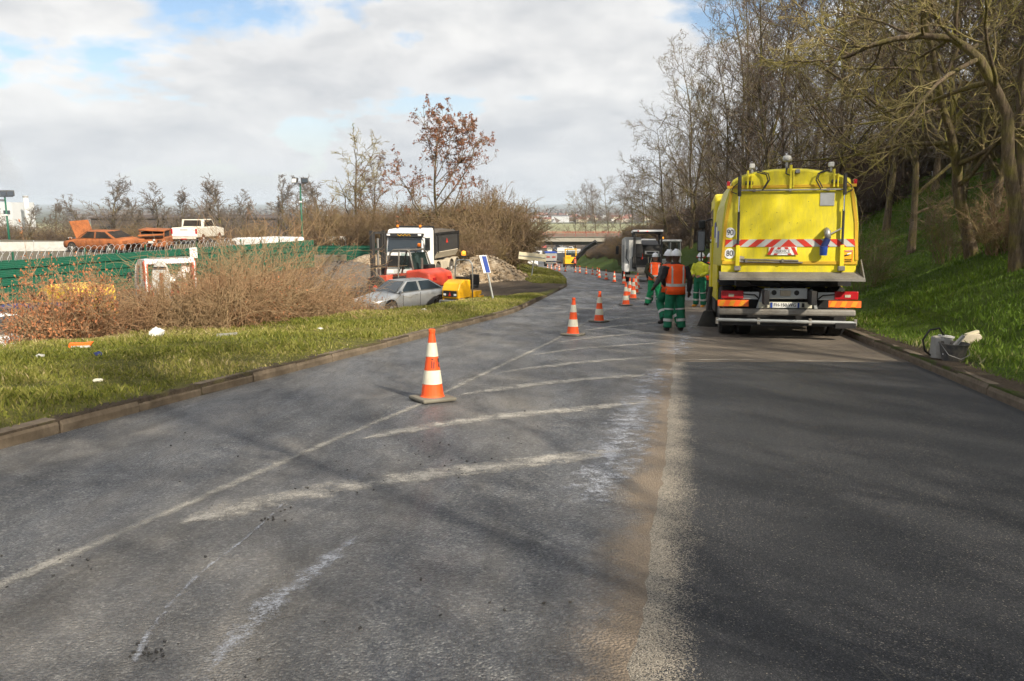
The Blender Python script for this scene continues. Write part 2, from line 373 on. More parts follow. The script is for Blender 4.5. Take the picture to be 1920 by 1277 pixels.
GXm = np.concatenate([(XL(gys)[:, None]-_off[None, ::-1]), XL(gys)[:, None]+(XR(gys)-XL(gys))[:, None]*np.linspace(0, 1, 8)[None, 1:-1], XR(gys)[:, None]+_off[None, :]], 1)
GYm = np.repeat(gys[:, None], GXm.shape[1], 1); GZ = G(GXm, GYm)
tlm = XL(GYm)-GXm; trm = GXm-XR(GYm)
wvm = np.interp(GYm, [-5, 12, 18, 23, 30, 36, 42, 52, 70], [6.5, 6.2, 4.6, 3.4, 1.6, .3, -.5, .9, 3])
dirt = sst((tlm-wvm)/1.5+.2)*(GYm < 75)*(tlm > -1)*np.where(GYm > 48, sst((GXm*-1+1.0+ (62-GYm)*.15)/3), 1)
dirt = np.maximum(dirt, .62*np.exp(-(tlm/.35)**2)*(tlm > -.4)); dirt = np.maximum(dirt, .66*np.exp(-((trm-.25)/.45)**2)*(trm > -.4))
dirt = np.maximum(dirt, .34*(trm > 12)); dirt = np.maximum(dirt*(1-sst((GYm-215)/40)), .8*sst((GYm-196)/10)*(1-sst((GYm-372)/12)))
field = sst((GYm-378)/20)*(1-sst((GYm-560)/60))
land = sst((GYm-520)/90); bankm = (trm > 0)*1.0
idx = np.arange(GXm.size).reshape(GXm.shape)
q = np.stack([idx[:-1, :-1], idx[:-1, 1:], idx[1:, 1:], idx[1:, :-1]], -1).reshape(-1, 4)
gme = np_mesh('ground', np.stack([GXm, GYm, GZ], -1).reshape(-1, 3), q, 'ground',
              {'dirt': dirt.ravel(), 'field': field.ravel(), 'land': land.ravel(), 'bank': bankm.ravel()}, True)
ground = link(bpy.data.objects.new('ground', gme)); tag(ground, 'grass verges, dirt lot and wide plain to the horizon', 'ground', kind='structure')

# ------------------------------------------------------------------ road
@custom('old_asphalt')
def _oa(n):
    m, nt, b = nodes_of(n); h = NT(nt); v = h.coord('Object')
    st = h.coord('Object', (1.0, .28, 1.0))
    agg = h.voro(v, 82, out='Color'); aggf = h.n('ShaderNodeSeparateColor'); h.l(agg, aggf.inputs[0]); ag = aggf.outputs[0]
    fine = h.noise(v, 70, 4, .7); mid = h.noise(v, 5, 6, .7); big = h.noise(st, .8, 6, .6, .4); wet = h.noise(h.coord('Object', (1.3, .35, 1)), 1.1, 5, .6, .5)
    base = h.ramp(ag, [(0, (.055, .057, .062)), (.55, (.115, .115, .117)), (.9, (.20, .195, .18)), (1, (.33, .315, .285))])
    base = h.mix(h.math('MULTIPLY', fine, .4), base, (.07, .07, .073))
    dust = h.math('ADD', h.ramp(big, [(.42, 0.0), (.70, .62)]), h.math('MULTIPLY', h.ramp(mid, [(.4, 0.0), (.7, 1.0)]), .18), True)
    base = h.mix(dust, base, h.ramp(fine, [(.3, (.17, .145, .115)), (.7, (.29, .25, .195))]))
    base = h.mix(1.0, base, h.ramp(h.noise(h.coord('Object', (2.2, .8, 1)), 1.6, 7, .7, .6), [(.3, .62), (.5, 1.0), (.72, 1.35)]), 'MULTIPLY')
    far = h.ramp(h.attr('along'), [(.0, 0.0), (1, 1.0)])
    lat = h.attr('lat')                     # metres left of the fresh asphalt's edge: a strip of swept sand
    sn = h.math('MULTIPLY', h.math('SUBTRACT', h.noise(v, 2.4, 6, .65), .5), .55)
    sn = h.math('ADD', sn, h.math('MULTIPLY', h.math('SUBTRACT', h.noise(v, 26, 5, .75), .5), .30))
    sand = h.ramp(h.math('ADD', lat, sn), [(.0, 1.0), (.14, .95), (.27, .35), (.42, .0)])
    sand = h.math('MULTIPLY', sand, h.ramp(mid, [(.25, .75), (.55, 1.0)]))
    base = h.mix(h.math('MULTIPLY', sand, .92), base, h.ramp(h.noise(v, 110, 4, .7), [(.3, (.18, .13, .085)), (.7, (.36, .27, .18))]))
    lane = h.ramp(lat, [(-.6, 0.0), (0, 0.0)]); 
    mill = h.math('LESS_THAN', lat, 0.0)
    base = h.mix(h.math('MULTIPLY', mill, .55), base, (.10, .085, .065))
    base = h.mix(1.0, base, (.93, .98, 1.07), 'MULTIPLY')
    h.l(base, b.inputs['Base Color'])
    ro = h.ramp(wet, [(.38, .33), (.52, .55), (.66, .8)])
    ro = h.math('ADD', ro, h.math('ADD', h.math('MULTIPLY', sand, .4), h.math('MULTIPLY', dust, .18)), True)
    h.l(ro, b.inputs['Roughness']); b.inputs['Specular IOR Level'].default_value = .42
    hgt = h.math('ADD', h.math('MULTIPLY', h.voro(v, 82, out='Distance'), -1.0), h.math('MULTIPLY', fine, .8))
    h.bump(hgt, 1.0, .016, b); return m
@custom('fresh_asphalt')
def _fa(n):
    m, nt, b = nodes_of(n); h = NT(nt); v = h.coord('Object')
    s1 = h.n('ShaderNodeSeparateColor'); h.l(h.voro(v, 185, out='Color'), s1.inputs[0])
    lat = h.attr('lat'); pat = h.noise(h.coord('Object', (1, .45, 1)), 1.3, 5, .6)
    edge = h.ramp(h.math('ADD', lat, h.math('MULTIPLY', h.math('SUBTRACT', h.noise(v, 3.2, 5, .7), .5), .32)), [(.0, 1.0), (.06, .8), (.22, 0.0)])
    dens = h.math('ADD', h.math('MULTIPLY', edge, .9), h.ramp(pat, [(.38, .005), (.72, .085)]))
    spk = h.math('GREATER_THAN', dens, h.math('MULTIPLY', s1.outputs[0], 1.0))
    base = h.ramp(s1.outputs[1], [(0, (.012, .0135, .017)), (.7, (.034, .036, .042)), (1, (.085, .086, .090))])
    spc = h.ramp(s1.outputs[2], [(0, (.14, .12, .09)), (1, (.55, .49, .40))])
    base = h.mix(h.math('MULTIPLY', spk, h.math('ADD', h.math('MULTIPLY', edge, .35), .5)), base, spc)
    scr = h.coord('Object', (2.2, .25, 1)); sc = h.ramp(h.noise(scr, 2.0, 6, .75, .8), [(.66, 0.0), (.74, .35)])
    base = h.mix(sc, base, (.26, .23, .18))
    h.l(base, b.inputs['Base Color']); h.l(h.ramp(pat, [(.3, .55), (.7, .75)]), b.inputs['Roughness']); b.inputs['Specular IOR Level'].default_value = .4
    h.bump(h.math('MULTIPLY', h.voro(v, 185, out='Distance'), -1.0), .9, .010, b); return m
def worn(n, c, lo, hi, sc, rough=.8, amount=1.0):
    m, nt, b = nodes_of(n); h = NT(nt); v = h.coord('Object')
    a = h.math('ADD', h.math('MULTIPLY', h.noise(v, sc, 7, .75), .6), h.math('MULTIPLY', h.noise(v, 75, 3, .7), .4))
    e = h.attr('edge'); a = h.math('SUBTRACT', a, h.math('MULTIPLY', e, .16))
    al = h.math('MULTIPLY', h.ramp(a, [(lo, 0.0), (hi, 1.0)]), amount)
    h.l(h.mix(h.noise(v, 40, 4, .6), tuple(x*.72 for x in c), c), b.inputs['Base Color']); h.l(al, b.inputs['Alpha']); b.inputs['Roughness'].default_value = rough
    b.inputs['Specular IOR Level'].default_value = .3; return m
CUSTOM['worn_line'] = lambda: worn('worn_line', (.41, .39, .35), .385, .54, 5.5, .8, .8)
CUSTOM['worn_hatch'] = lambda: worn('worn_hatch', (.48, .455, .41), .385, .55, 5.5, .8, .85)
CUSTOM['dried_slurry'] = lambda: worn('dried_slurry', (.40, .42, .47), .44, .56, 7.0, .5, .75)
rys = np.concatenate([np.arange(-14, 60, .4), np.arange(60, 330, 2.0)]); rts = np.linspace(0, 1, 45)
RX = XL(rys)[:, None]*(1-rts)+XR(rys)[:, None]*rts; RY = np.repeat(rys[:, None], 45, 1)
camber = -.0*(rts-.5)**2
RZm = RZ(RY)
idx = np.arange(RX.size).reshape(RX.shape); q = np.stack([idx[:-1, :-1], idx[:-1, 1:], idx[1:, 1:], idx[1:, :-1]], -1).reshape(-1, 4)
rlat = XJ(RY)-RX; rlat = np.where(RY > 30, np.maximum(rlat, .0)+2, rlat)
road = link(bpy.data.objects.new('road', np_mesh('road', np.stack([RX, RY, RZm], -1).reshape(-1, 3), q, 'old_asphalt', {'lat': rlat.ravel(), 'along': (RY/100).ravel()}, True)))
tag(road, 'old patched asphalt road running downhill to the bridge', 'road', kind='structure')
# fresh asphalt: a thin course with a ragged left edge, ending in a cross joint
yend = GH(1268, 679).y; fys = np.arange(-14, yend, .1); fys = np.append(fys[fys < yend-.02], yend)
FX = []; rng = np.random.RandomState(3); rag = np.convolve(rng.randn(len(fys)+8), np.ones(9)/9, 'valid')*.035+rng.randn(len(fys))*.008
for i, y in enumerate(fys):
    a = XJ(y)+rag[i]; FX.append([a-.05]+list(a+np.linspace(0, 1, 24)**1.5*(XR(y)-.03-a)))
FX = np.array(FX); FY = np.repeat(fys[:, None], 25, 1); FZ = RZ(FY)+.0055; FZ[:, 0] -= .005; FZ[-1, :] -= .0035
FY[-1, :] += rng.randn(25)*.01
idx = np.arange(FX.size).reshape(FX.shape); q = np.stack([idx[:-1, :-1], idx[:-1, 1:], idx[1:, 1:], idx[1:, :-1]], -1).reshape(-1, 4)
fresh = link(bpy.data.objects.new('fresh_asphalt', np_mesh('fresh_asphalt', np.stack([FX, FY, FZ], -1).reshape(-1, 3), q, 'fresh_asphalt', {'lat': (FX-XJ(FY)).ravel()}, True)))
tag(fresh, 'fresh black asphalt laid in the lane along the grassy bank', 'asphalt', kind='structure')
def strip(name, pts, widths, mat, dz, label, cat='marking', jitter=.0, parent=None):
    P_ = np.array([[p.x, p.y] for p in pts]); d = np.concatenate([[0], np.cumsum(np.hypot(*np.diff(P_, axis=0).T))]); n = max(8, int(d[-1]/.12))
    t = np.linspace(0, d[-1], n); C = np.stack([np.interp(t, d, P_[:, 0]), np.interp(t, d, P_[:, 1])], 1)
    k = min(9, n//3*2+1); ker = np.ones(k)/k; 
    Cp = np.concatenate([np.repeat(C[:1], k//2, 0), C, np.repeat(C[-1:], k//2, 0)]); C2 = np.stack([np.convolve(Cp[:, i], ker, 'valid') for i in (0, 1)], 1); C2[0] = C[0]; C2[-1] = C[-1]
    T = np.gradient(C2, axis=0); T /= np.linalg.norm(T, axis=1)[:, None]; Nn = np.stack([-T[:, 1], T[:, 0]], 1); w = np.interp(t, d, widths)/2
    rg = np.random.RandomState(len(name)+n); V = []; E = []
    offs = [-1, -.6, 0, .6, 1]
    for o in offs:
        ww = w*(1+jitter*np.convolve(rg.randn(n+4), np.ones(5)/5, 'valid')); xy = C2+Nn*(o*ww)[:, None]; V.append(np.stack([xy[:, 0], xy[:, 1], RZ(xy[:, 1])+dz], 1)); 
        e = np.full(n, abs(o)**2); e[:3] = np.maximum(e[:3], [1, .6, .3]); e[-3:] = np.maximum(e[-3:], [.3, .6, 1]); E.append(e)
    V = np.stack(V, 1); E = np.stack(E, 1); idx = np.arange(n*5).reshape(n, 5); q = np.stack([idx[:-1, :-1], idx[:-1, 1:], idx[1:, 1:], idx[1:, :-1]], -1).reshape(-1, 4)
    o = link(bpy.data.objects.new(name, np_mesh(name, V.reshape(-1, 3), q, mat, {'edge': E.ravel()})), parent)
    return o
# painted markings are part of the road
strip('centre_line', [GH(-500, 1320), GH(-200, 1187), GH(0, 1098), GH(300, 968), GH(590, 840), GH(775, 763), GH(1030, 643), GH(1131, 587), GH(1169, 563), GH(1192, 548), GH(1160, 524)], [.125]*11, 'worn_line', .004, None, parent=road)
hatches = [[(300, 992), (400, 962), (540, 928), (700, 905), (830, 888), (1000, 866), (1195, 842)], [(652, 829), (760, 806), (900, 785), (1080, 768), (1228, 752)],
           [(835, 746), (930, 730), (1060, 714), (1230, 702)], [(918, 702), (1020, 687), (1120, 677), (1238, 669)], [(985, 668), (1080, 654), (1240, 643)],
           [(1040, 643), (1120, 632), (1240, 622)], [(1085, 622), (1150, 612), (1235, 604)], [(1118, 604), (1170, 596), (1240, 590)], [(1140, 591), (1190, 584), (1240, 580)], [(1160, 579), (1240, 570)], [(1180, 566), (1240, 561)]]
for i, hpts in enumerate(hatches):
    k = len(hpts); strip('hatch_stripe', [GH(*p) for p in hpts], [.08]+[.34 if i else .40]*(k-2)+[.26] if k > 2 else [.3]*k, 'worn_hatch', .0045, None, jitter=.12, parent=road)
strip('slurry_trail', [GH(545, 930), GH(505, 975), GH(430, 1040), GH(330, 1105), GH(270, 1145), GH(285, 1205), GH(240, 1277)], [.05, .03, .035, .04, .06, .05, .05], 'dried_slurry', .006, None, jitter=.5, parent=road)
strip('slurry_trail', [GH(690, 985), GH(640, 1040), GH(560, 1090), GH(470, 1160), GH(430, 1215), GH(365, 1290)], [.06, .2, .22, .2, .16, .14], 'dried_slurry', .0065, None, jitter=.3, parent=road)
strip('slurry_trail', [GH(1240, 690), GH(1195, 760), GH(1150, 860), GH(1090, 960)], [.5, .7, .7, .3], 'dried_slurry', .007, None, jitter=.2, parent=road)
strip('slurry_trail', [GH(1300, 590), GH(1290, 625), GH(1262, 668)], [.5, .9, .6], 'dried_slurry', .0072, None, jitter=.2, parent=road)
strip('sand_line', [GH(1266, 677), GH(1400, 676), GH(1560, 679), GH(1692, 683)], [.10, .07, .06, .05], 'worn_hatch', .018, None, jitter=.4, parent=road)
# kerbs: separate stones
def kerb(name, f, y0, y1, side, label):
    k = link(bpy.data.objects.new(name, None)); tag(k, label, 'kerb', kind='structure'); me = None; y = y0; rg = random.Random(5)
    while y < y1:
        a = Vector((float(f(y)), y, float(RZ(y)))); y2 = y+.99; b = Vector((float(f(y2)), y2, float(RZ(y2)))); d = b-a; L = d.length
        if me is None:
            o = MB().prism([(-.075, -.16), (.075, -.16), (.075, .075), (.05, .125), (-.075, .13)] if side > 0 else [(.075, -.16), (-.075, -.16), (-.075, .075), (-.05, .125), (.075, .13)], 'y', 0.002, .998).build('kerb_stone', 'kerb', k, bevel=.012); me = o.data
        else:
            o = link(bpy.data.objects.new('kerb_stone', me), k); bv = o.modifiers.new('bevel', 'BEVEL'); bv.width = .012; bv.segments = 2; bv.limit_method = 'ANGLE'
        o.location = a+Vector((-side*.078+rg.uniform(-.008, .008), 0, rg.uniform(-.010, .004))); o.rotation_euler = (math.atan2(d.z, math.hypot(d.x, d.y))+rg.uniform(-.008, .008), rg.uniform(-.02, .02), math.atan2(-d.x, d.y)); o.scale = (1, L-.008, 1)
        y = y2+.003
kerb('kerb', XL, -3.0, 25.5, 1, 'muddy kerb along the verge with brambles'); kerb('kerb_entrance', XL, 40.0, 46.5, 1, 'short kerb at the mouth of the dirt lot')
kerb('kerb_bank', XR, -3.0, 44, -1, 'dark kerb at the foot of the green bank')

# ------------------------------------------------------------------ grass (stuff)
@custom('grass_blades')
def _gb(n):
    m, nt, b = nodes_of(n); h = NT(nt); k = h.attr('tone'); v = h.coord('Object')
    gl = h.ramp(k, [(0, (.075, .095, .014)), (.35, (.17, .185, .03)), (.65, (.28, .26, .07)), (.9, (.42, .34, .16)), (1, (.5, .42, .25))])
    gr = h.ramp(k, [(0, (.045, .082, .008)), (.45, (.095, .165, .014)), (.8, (.155, .225, .03)), (.93, (.27, .26, .085)), (1, (.42, .38, .2))])
    h.l(h.mix(h.attr('bank'), gl, gr), b.inputs['Base Color']); b.inputs['Roughness'].default_value = .6; b.inputs['Specular IOR Level'].default_value = .25
    tr = h.n('ShaderNodeBsdfTranslucent'); h.l(h.mix(h.attr('bank'), gl, gr), tr.inputs[0]); mx = h.n('ShaderNodeMixShader'); mx.inputs[0].default_value = .3
    h.l(b.outputs[0], mx.inputs[1]); h.l(tr.outputs[0], mx.inputs[2]); h.l(mx.outputs[0], nt.nodes['Material Output'].inputs[0]); return m
def blades(name, xs, ys, hts, wid, tone, bank, lean=.6, seed=1):
    n = len(xs); rg = np.random.RandomState(seed); z = G(xs, ys)-.01; a = rg.uniform(0, 2*np.pi, n); w = wid*rg.uniform(.6, 1.4, n)
    b = rg.uniform(0, 2*np.pi, n); le = hts*rg.uniform(.1, lean, n); dx, dy = np.cos(a)*w/2, np.sin(a)*w/2; lx, ly = np.cos(b)*le, np.sin(b)*le
    V = np.empty((n, 4, 3)); V[:, 0] = np.stack([xs-dx, ys-dy, z], 1); V[:, 1] = np.stack([xs+dx, ys+dy, z], 1)
    V[:, 2] = np.stack([xs+lx*.35+dx*.7, ys+ly*.35+dy*.7, z+hts*.6], 1); V[:, 3] = np.stack([xs+lx, ys+ly, z+hts], 1)
    i = np.arange(n)*4; F = np.concatenate([np.stack([i, i+1, i+2], 1), np.stack([i, i+2, i+3], 1)])
    return link(bpy.data.objects.new(name, np_mesh(name, V.reshape(-1, 3), F, 'grass_blades', {'tone': np.repeat(np.clip(tone, 0, 1), 4), 'bank': np.full(n*4, bank)})))
rg = np.random.RandomState(11)
def patchy(x, y, s): return .5+.25*(np.sin(x*1.9*s+np.sin(y*1.3*s)*1.7)+np.cos(y*2.3*s-x*.8*s+1.3))
n = 300000; ys = 1.5+rg.rand(n)**1.25*33; wv = np.interp(ys, [-5, 15, 25, 35], [6.2, 6.0, 4.2, 2.0]); t = rg.rand(n)*wv+.10; xs = XL(ys)-t
far_ok = rg.rand(n) < .35+.65*patchy(xs, ys, 1.0)*sst(t/.6); xs, ys, t = xs[far_ok], ys[far_ok], t[far_ok]; k = len(xs)
pt = patchy(xs, ys, .55); hts = (.025+.065*rg.rand(k)**1.6)*(.4+1.1*patchy(xs, ys, 1.4))*np.interp(t, [0, .6], [.5, 1])
g1 = blades('verge_grass', xs, ys, hts, .011+.0005*ys, .25+.42*(1-pt)+.30*rg.randn(k)*.6+.10*sst((t-3.5)/2), 0.0, .9, 2)
tag(g1, 'short yellowish grass on the verge below the brambles', 'grass', kind='stuff')
n = 34000; ys = 46+rg.rand(n)*85; t = .05+rg.rand(n)*np.interp(ys, [46, 60, 130], [1.5, 4.5, 3.5]); xs = XL(ys)-t; k = n
g2 = blades('lot_corner_grass', xs, ys, .08+.10*rg.rand(k), .05, .45+.2*rg.randn(k), 0.0, .6, 3); tag(g2, 'tongue of grass where the dirt lot meets the road', 'grass', kind='stuff')
n = 330000; ys = 3+rg.rand(n)**1.5*62; t = .35+rg.rand(n)**1.1*17; xs = XR(ys)+t
ok = rg.rand(n) < .3+.7*sst((t-.3)/.9); ok &= rg.rand(n) < np.interp(t, [0, 12, 17], [1, .9, .4]); xs, ys, t = xs[ok], ys[ok], t[ok]; k = len(xs)
pt = patchy(xs, ys, .5); hts = (.04+.09*rg.rand(k)**1.5)*(.5+.8*pt)
g3 = blades('bank_grass', xs, ys, hts, .012+.0006*ys, .30+.3*(pt-.3)+.16*rg.randn(k)+.42*np.exp(-(t/1.3)**2), 1.0, .8, 4); tag(g3, 'lush green grass on the steep bank', 'grass', kind='stuff')
# ------------------------------------------------------------------ woody plants
@custom('bark')
def _bark(n):
    m, nt, b = nodes_of(n); h = NT(nt); v = h.coord('Object'); st = h.coord('Object', (9, 9, 1.6))
    f = h.noise(st, 2.2, 6, .7); c = h.ramp(f, [(.3, (.055, .040, .028)), (.55, (.13, .098, .066)), (.75, (.23, .18, .125))])
    moss = h.ramp(h.noise(v, 1.6, 6, .65), [(.46, 0.0), (.64, .85)]); c = h.mix(moss, c, h.ramp(f, [(.3, (.10, .092, .022)), (.7, (.21, .185, .05))]))
    h.l(c, b.inputs['Base Color']); b.inputs['Roughness'].default_value = .9; b.inputs['Specular IOR Level'].default_value = .15
    h.bump(f, .9, .05, b); return m
def twigm(n, a, bcol, g, amt):
    m, nt, b = nodes_of(n); h = NT(nt); v = h.coord('Object'); f = h.noise(v, 1.1, 4, .6)
    c = h.mix(h.noise(v, 4.0, 3, .6), a, bcol); c = h.mix(h.math('MULTIPLY', h.ramp(f, [(.42, 0.0), (.62, 1.0)]), amt), c, g)
    h.l(c, b.inputs['Base Color']); b.inputs['Roughness'].default_value = .9; b.inputs['Specular IOR Level'].default_value = .12; return m
CUSTOM['twig'] = lambda: twigm('twig', (.115, .085, .056), (.21, .165, .11), (.17, .15, .04), .75)
CUSTOM['twig_grey'] = lambda: twigm('twig_grey', (.115, .092, .075), (.20, .165, .135), (.13, .10, .075), .5)
CUSTOM['twig_pale'] = lambda: twigm('twig_pale', (.19, .15, .08), (.30, .24, .12), (.26, .235, .055), .8)
CUSTOM['twig_tan'] = lambda: twigm('twig_tan', (.21, .145, .08), (.40, .285, .165), (.30, .155, .088), .6)
CUSTOM['twig_brown'] = lambda: twigm('twig_brown', (.13, .085, .055), (.24, .165, .10), (.16, .13, .045), .5)
CUSTOM['scrub_dark'] = lambda: twigm('scrub_dark', (.078, .056, .047), (.145, .108, .088), (.09, .072, .038), .5)
CUSTOM['leaf_russet'] = lambda: twigm('leaf_russet', (.17, .070, .042), (.27, .125, .07), (.20, .10, .05), .5)
CUSTOM['leaf_red'] = lambda: twigm('leaf_red', (.34, .12, .06), (.46, .20, .10), (.30, .15, .06), .5)
CUSTOM['leaf_green'] = lambda: twigm('leaf_green', (.07, .085, .018), (.13, .14, .03), (.10, .10, .03), .5)
CUSTOM['pod'] = lambda: twigm('pod', (.10, .055, .035), (.17, .10, .06), (.12, .07, .04), .5)

def tubes_np(branches, sides):
    """branches: list of (pts (n,3), radii (n)); returns verts, quads"""
    groups = {}
    for p, r in branches: groups.setdefault(len(p), []).append((p, r))
    VV, QQ = [], []; base = 0
    for n, lst in groups.items():
        Pn = np.array([p for p, r in lst], dtype=float); Rn = np.array([r for p, r in lst], dtype=float); B = len(lst)
        T = np.gradient(Pn, axis=1); T /= np.linalg.norm(T, axis=2, keepdims=True)+1e-9
        d = Pn[:, -1]-Pn[:, 0]; ref = np.where(np.abs(d[:, 2:3]) > .8*np.linalg.norm(d, axis=1, keepdims=True), np.array([[1., 0, 0]]), np.array([[0, 0, 1.]]))[:, None, :]
        U = np.cross(T, np.repeat(ref, n, 1)); U /= np.linalg.norm(U, axis=2, keepdims=True)+1e-9; Vv = np.cross(T, U)
        q = 2*np.pi*np.arange(sides)/sides
        ring = Pn[:, :, None, :]+Rn[:, :, None, None]*(np.cos(q)[None, None, :, None]*U[:, :, None, :]+np.sin(q)[None, None, :, None]*Vv[:, :, None, :])
        VV.append(ring.reshape(-1, 3)); idx = base+np.arange(B*n*sides).reshape(B, n, sides); nx = np.roll(idx, -1, 2)
        QQ.append(np.stack([idx[:, :-1], nx[:, :-1], nx[:, 1:], idx[:, 1:]], -1).reshape(-1, 4)); base += B*n*sides
    return np.concatenate(VV), np.concatenate(QQ)
def rdir(d, ang, rg):
    d = d/np.linalg.norm(d); a = rg.normal(size=3); a -= d*a.dot(d); a /= np.linalg.norm(a)+1e-9
    return d*math.cos(ang)+a*math.sin(ang)
def grow(p, d, L, r, n, rg, wander, up, taper=.25):
    pts = [p.copy()]; d = d/np.linalg.norm(d); s = L/(n-1)
    for i in range(n-1):
        d = d+rg.normal(size=3)*wander+np.array([0, 0, up]); d /= np.linalg.norm(d); p = p+d*s; pts.append(p.copy())
    return np.array(pts), r*np.linspace(1, taper, n)
def at(pts, rr, f):
    k = f*(len(pts)-1); i = min(int(k), len(pts)-2); w = k-i
    return pts[i]*(1-w)+pts[i+1]*w, pts[i+1]-pts[i], rr[i]*(1-w)+rr[i+1]*w
def make_tree(seed, H=14, r=.2, limbs=15, n2=8, n3=6, n4=3, first=.25, spread=.42, ang=(35, 75), up=.06, lean=(0, 0), trunk=None, twig='twig', bark='bark', leaf=None, leafn=0, twr=.008, wander=.09, ivy=0, leaf_size=.05):
    rg = np.random.RandomState(seed)
    if trunk is None: tp, tr = grow(np.array([0, 0, -.25]), np.array([lean[0], lean[1], 1.0]), H, r, 11, rg, .06, .03, .12)
    else:
        t = np.array(trunk, float); k = np.linspace(0, len(t)-1, 13); tp = np.stack([np.interp(k, range(len(t)), t[:, i]) for i in range(3)], 1); tp[1:] += rg.normal(size=(12, 3))*.04; tr = r*np.linspace(1, .2, 13)
    tr = tr.copy(); tr[0] *= 1.35
    big = [(tp, tr)]; mid = []; fine = []; tips = []
    for i in range(limbs):
        f = first+(1-first)*(i+rg.rand()*.8)/limbs; f = min(f, .99); p, d, rr = at(tp, tr, f)
        L = H*spread*(1.05-.62*f)*rg.uniform(.65, 1.25); a = R(rg.uniform(*ang)*(1.1-.35*f))
        b1, r1 = grow(p, rdir(d, a, rg), L, max(rr*rg.uniform(.4, .62), .02), 8, rg, wander*1.5, up); big.append((b1, r1))
        for j in range(n2):
            f2 = .18+.82*(j+rg.rand())/n2; p2, d2, rr2 = at(b1, r1, min(f2, .99)); L2 = L*rg.uniform(.25, .5)*(1.15-.6*f2)
            b2, r2 = grow(p2, rdir(d2, R(rg.uniform(28, 65)), rg), L2, max(rr2*.55, twr*1.6), 6, rg, wander*1.9, up); mid.append((b2, r2))
            for k in range(n3):
                f3 = .15+.85*(k+rg.rand())/n3; p3, d3, rr3 = at(b2, r2, min(f3, .99)); L3 = max(L2*rg.uniform(.25, .55), .22)
                b3, r3 = grow(p3, rdir(d3, R(rg.uniform(25, 60)), rg), L3, max(rr3*.6, twr), 4, rg, wander*2, up*.8, .45); fine.append((b3, r3)); tips.append(b3[-1])
                for q in range(n4):
                    p4, d4, _ = at(b3, r3, rg.uniform(.2, .95)); b4, r4 = grow(p4, rdir(d4, R(rg.uniform(25, 55)), rg), L3*rg.uniform(.35, .7), twr*.75, 3, rg, wander*2, up, .5); fine.append((b4, r4)); tips.append(b4[-1])
    tv, tq = tubes_np(big, 7); mt = np_mesh('trunk', tv, tq, bark, None, True)
    v1, q1 = tubes_np(mid, 4); v2, q2 = tubes_np(fine, 3); mc = np_mesh('crown', np.concatenate([v1, v2]), np.concatenate([q1, q2+len(v1)]), twig)
    ml = None
    if leaf:
        T_ = np.array(tips); T_ = T_[rg.randint(0, len(T_), leafn)]+rg.normal(size=(leafn, 3))*.07; u = rg.normal(size=(leafn, 3)); u /= np.linalg.norm(u, axis=1)[:, None]; w = np.cross(u, rg.normal(size=(leafn, 3))); w /= np.linalg.norm(w, axis=1)[:, None]
        s = leaf_size*rg.uniform(.6, 1.5, (leafn, 1)); V = np.stack([T_-u*s, T_+w*s*.45, T_+u*s, T_-w*s*.45], 1); ml = np_mesh('leaves', V.reshape(-1, 3), np.arange(leafn*4).reshape(-1, 4), leaf)
    return mt, mc, ml
def put_tree(meshes, name, label, x, y, s=1.0, rz=0.0, group=None, z=None, sz=None, cat='tree'):
    o = thing(name, label, cat, (x, y, gz(x, y)-.02 if z is None else z), rz, group); o.scale = (s, s, s*(sz or 1))
    for nm, me in zip(('trunk', 'crown', 'leaves'), meshes):
        if me is not None: link(bpy.data.objects.new(nm, me), o)
    return o
def shrub_mesh(seed, n=70, h=2.4, rad=1.2, sub=9, mat='scrub_dark', tw=.009, leaf=None, leafn=0, arch=.10, sub2=3):
    rg = np.random.RandomState(seed); st = []; fn = []; tips = []
    for i in range(n):
        a = rg.rand()*6.283; q = rad*.55*math.sqrt(rg.rand()); p = np.array([q*math.cos(a), q*math.sin(a), -.1]); d = np.array([math.cos(a)*.55*rg.rand()*rad/h*2, math.sin(a)*.55*rg.rand()*rad/h*2, 1.0])
        b, r = grow(p, d, h*rg.uniform(.55, 1.15), tw*rg.uniform(1.2, 2.6), 7, rg, .16, -arch*rg.rand(), .35); st.append((b, r))
        for j in range(sub):
            p2, d2, r2 = at(b, r, rg.uniform(.15, .98)); b2, rr2 = grow(p2, rdir(d2, R(rg.uniform(25, 70)), rg), h*rg.uniform(.12, .35), tw, 4, rg, .2, -.02, .5); fn.append((b2, rr2)); tips.append(b2[-1])
            for k in range(sub2):
                p3, d3, _ = at(b2, rr2, rg.uniform(.2, .95)); b3, r3 = grow(p3, rdir(d3, R(rg.uniform(25, 60)), rg), h*rg.uniform(.05, .14), tw*.75, 3, rg, .2, 0, .5); fn.append((b3, r3)); tips.append(b3[-1])
    v1, q1 = tubes_np(st, 3); v2, q2 = tubes_np(fn, 3); mt = np_mesh('stems', np.concatenate([v1, v2]), np.concatenate([q1, q2+len(v1)]), mat); ml = None
    if leaf:
        T_ = np.array(tips); T_ = T_[rg.randint(0, len(T_), leafn)]+rg.normal(size=(leafn, 3))*.05; u = rg.normal(size=(leafn, 3)); u /= np.linalg.norm(u, axis=1)[:, None]; w = np.cross(u, rg.normal(size=(leafn, 3))); w /= np.linalg.norm(w, axis=1)[:, None]
        s = .026*rg.uniform(.6, 1.4, (leafn, 1)); V = np.stack([T_-u*s, T_+w*s*.5, T_+u*s, T_-w*s*.5], 1); ml = np_mesh('leaves', V.reshape(-1, 3), np.arange(leafn*4).reshape(-1, 4), leaf)
    return mt, ml
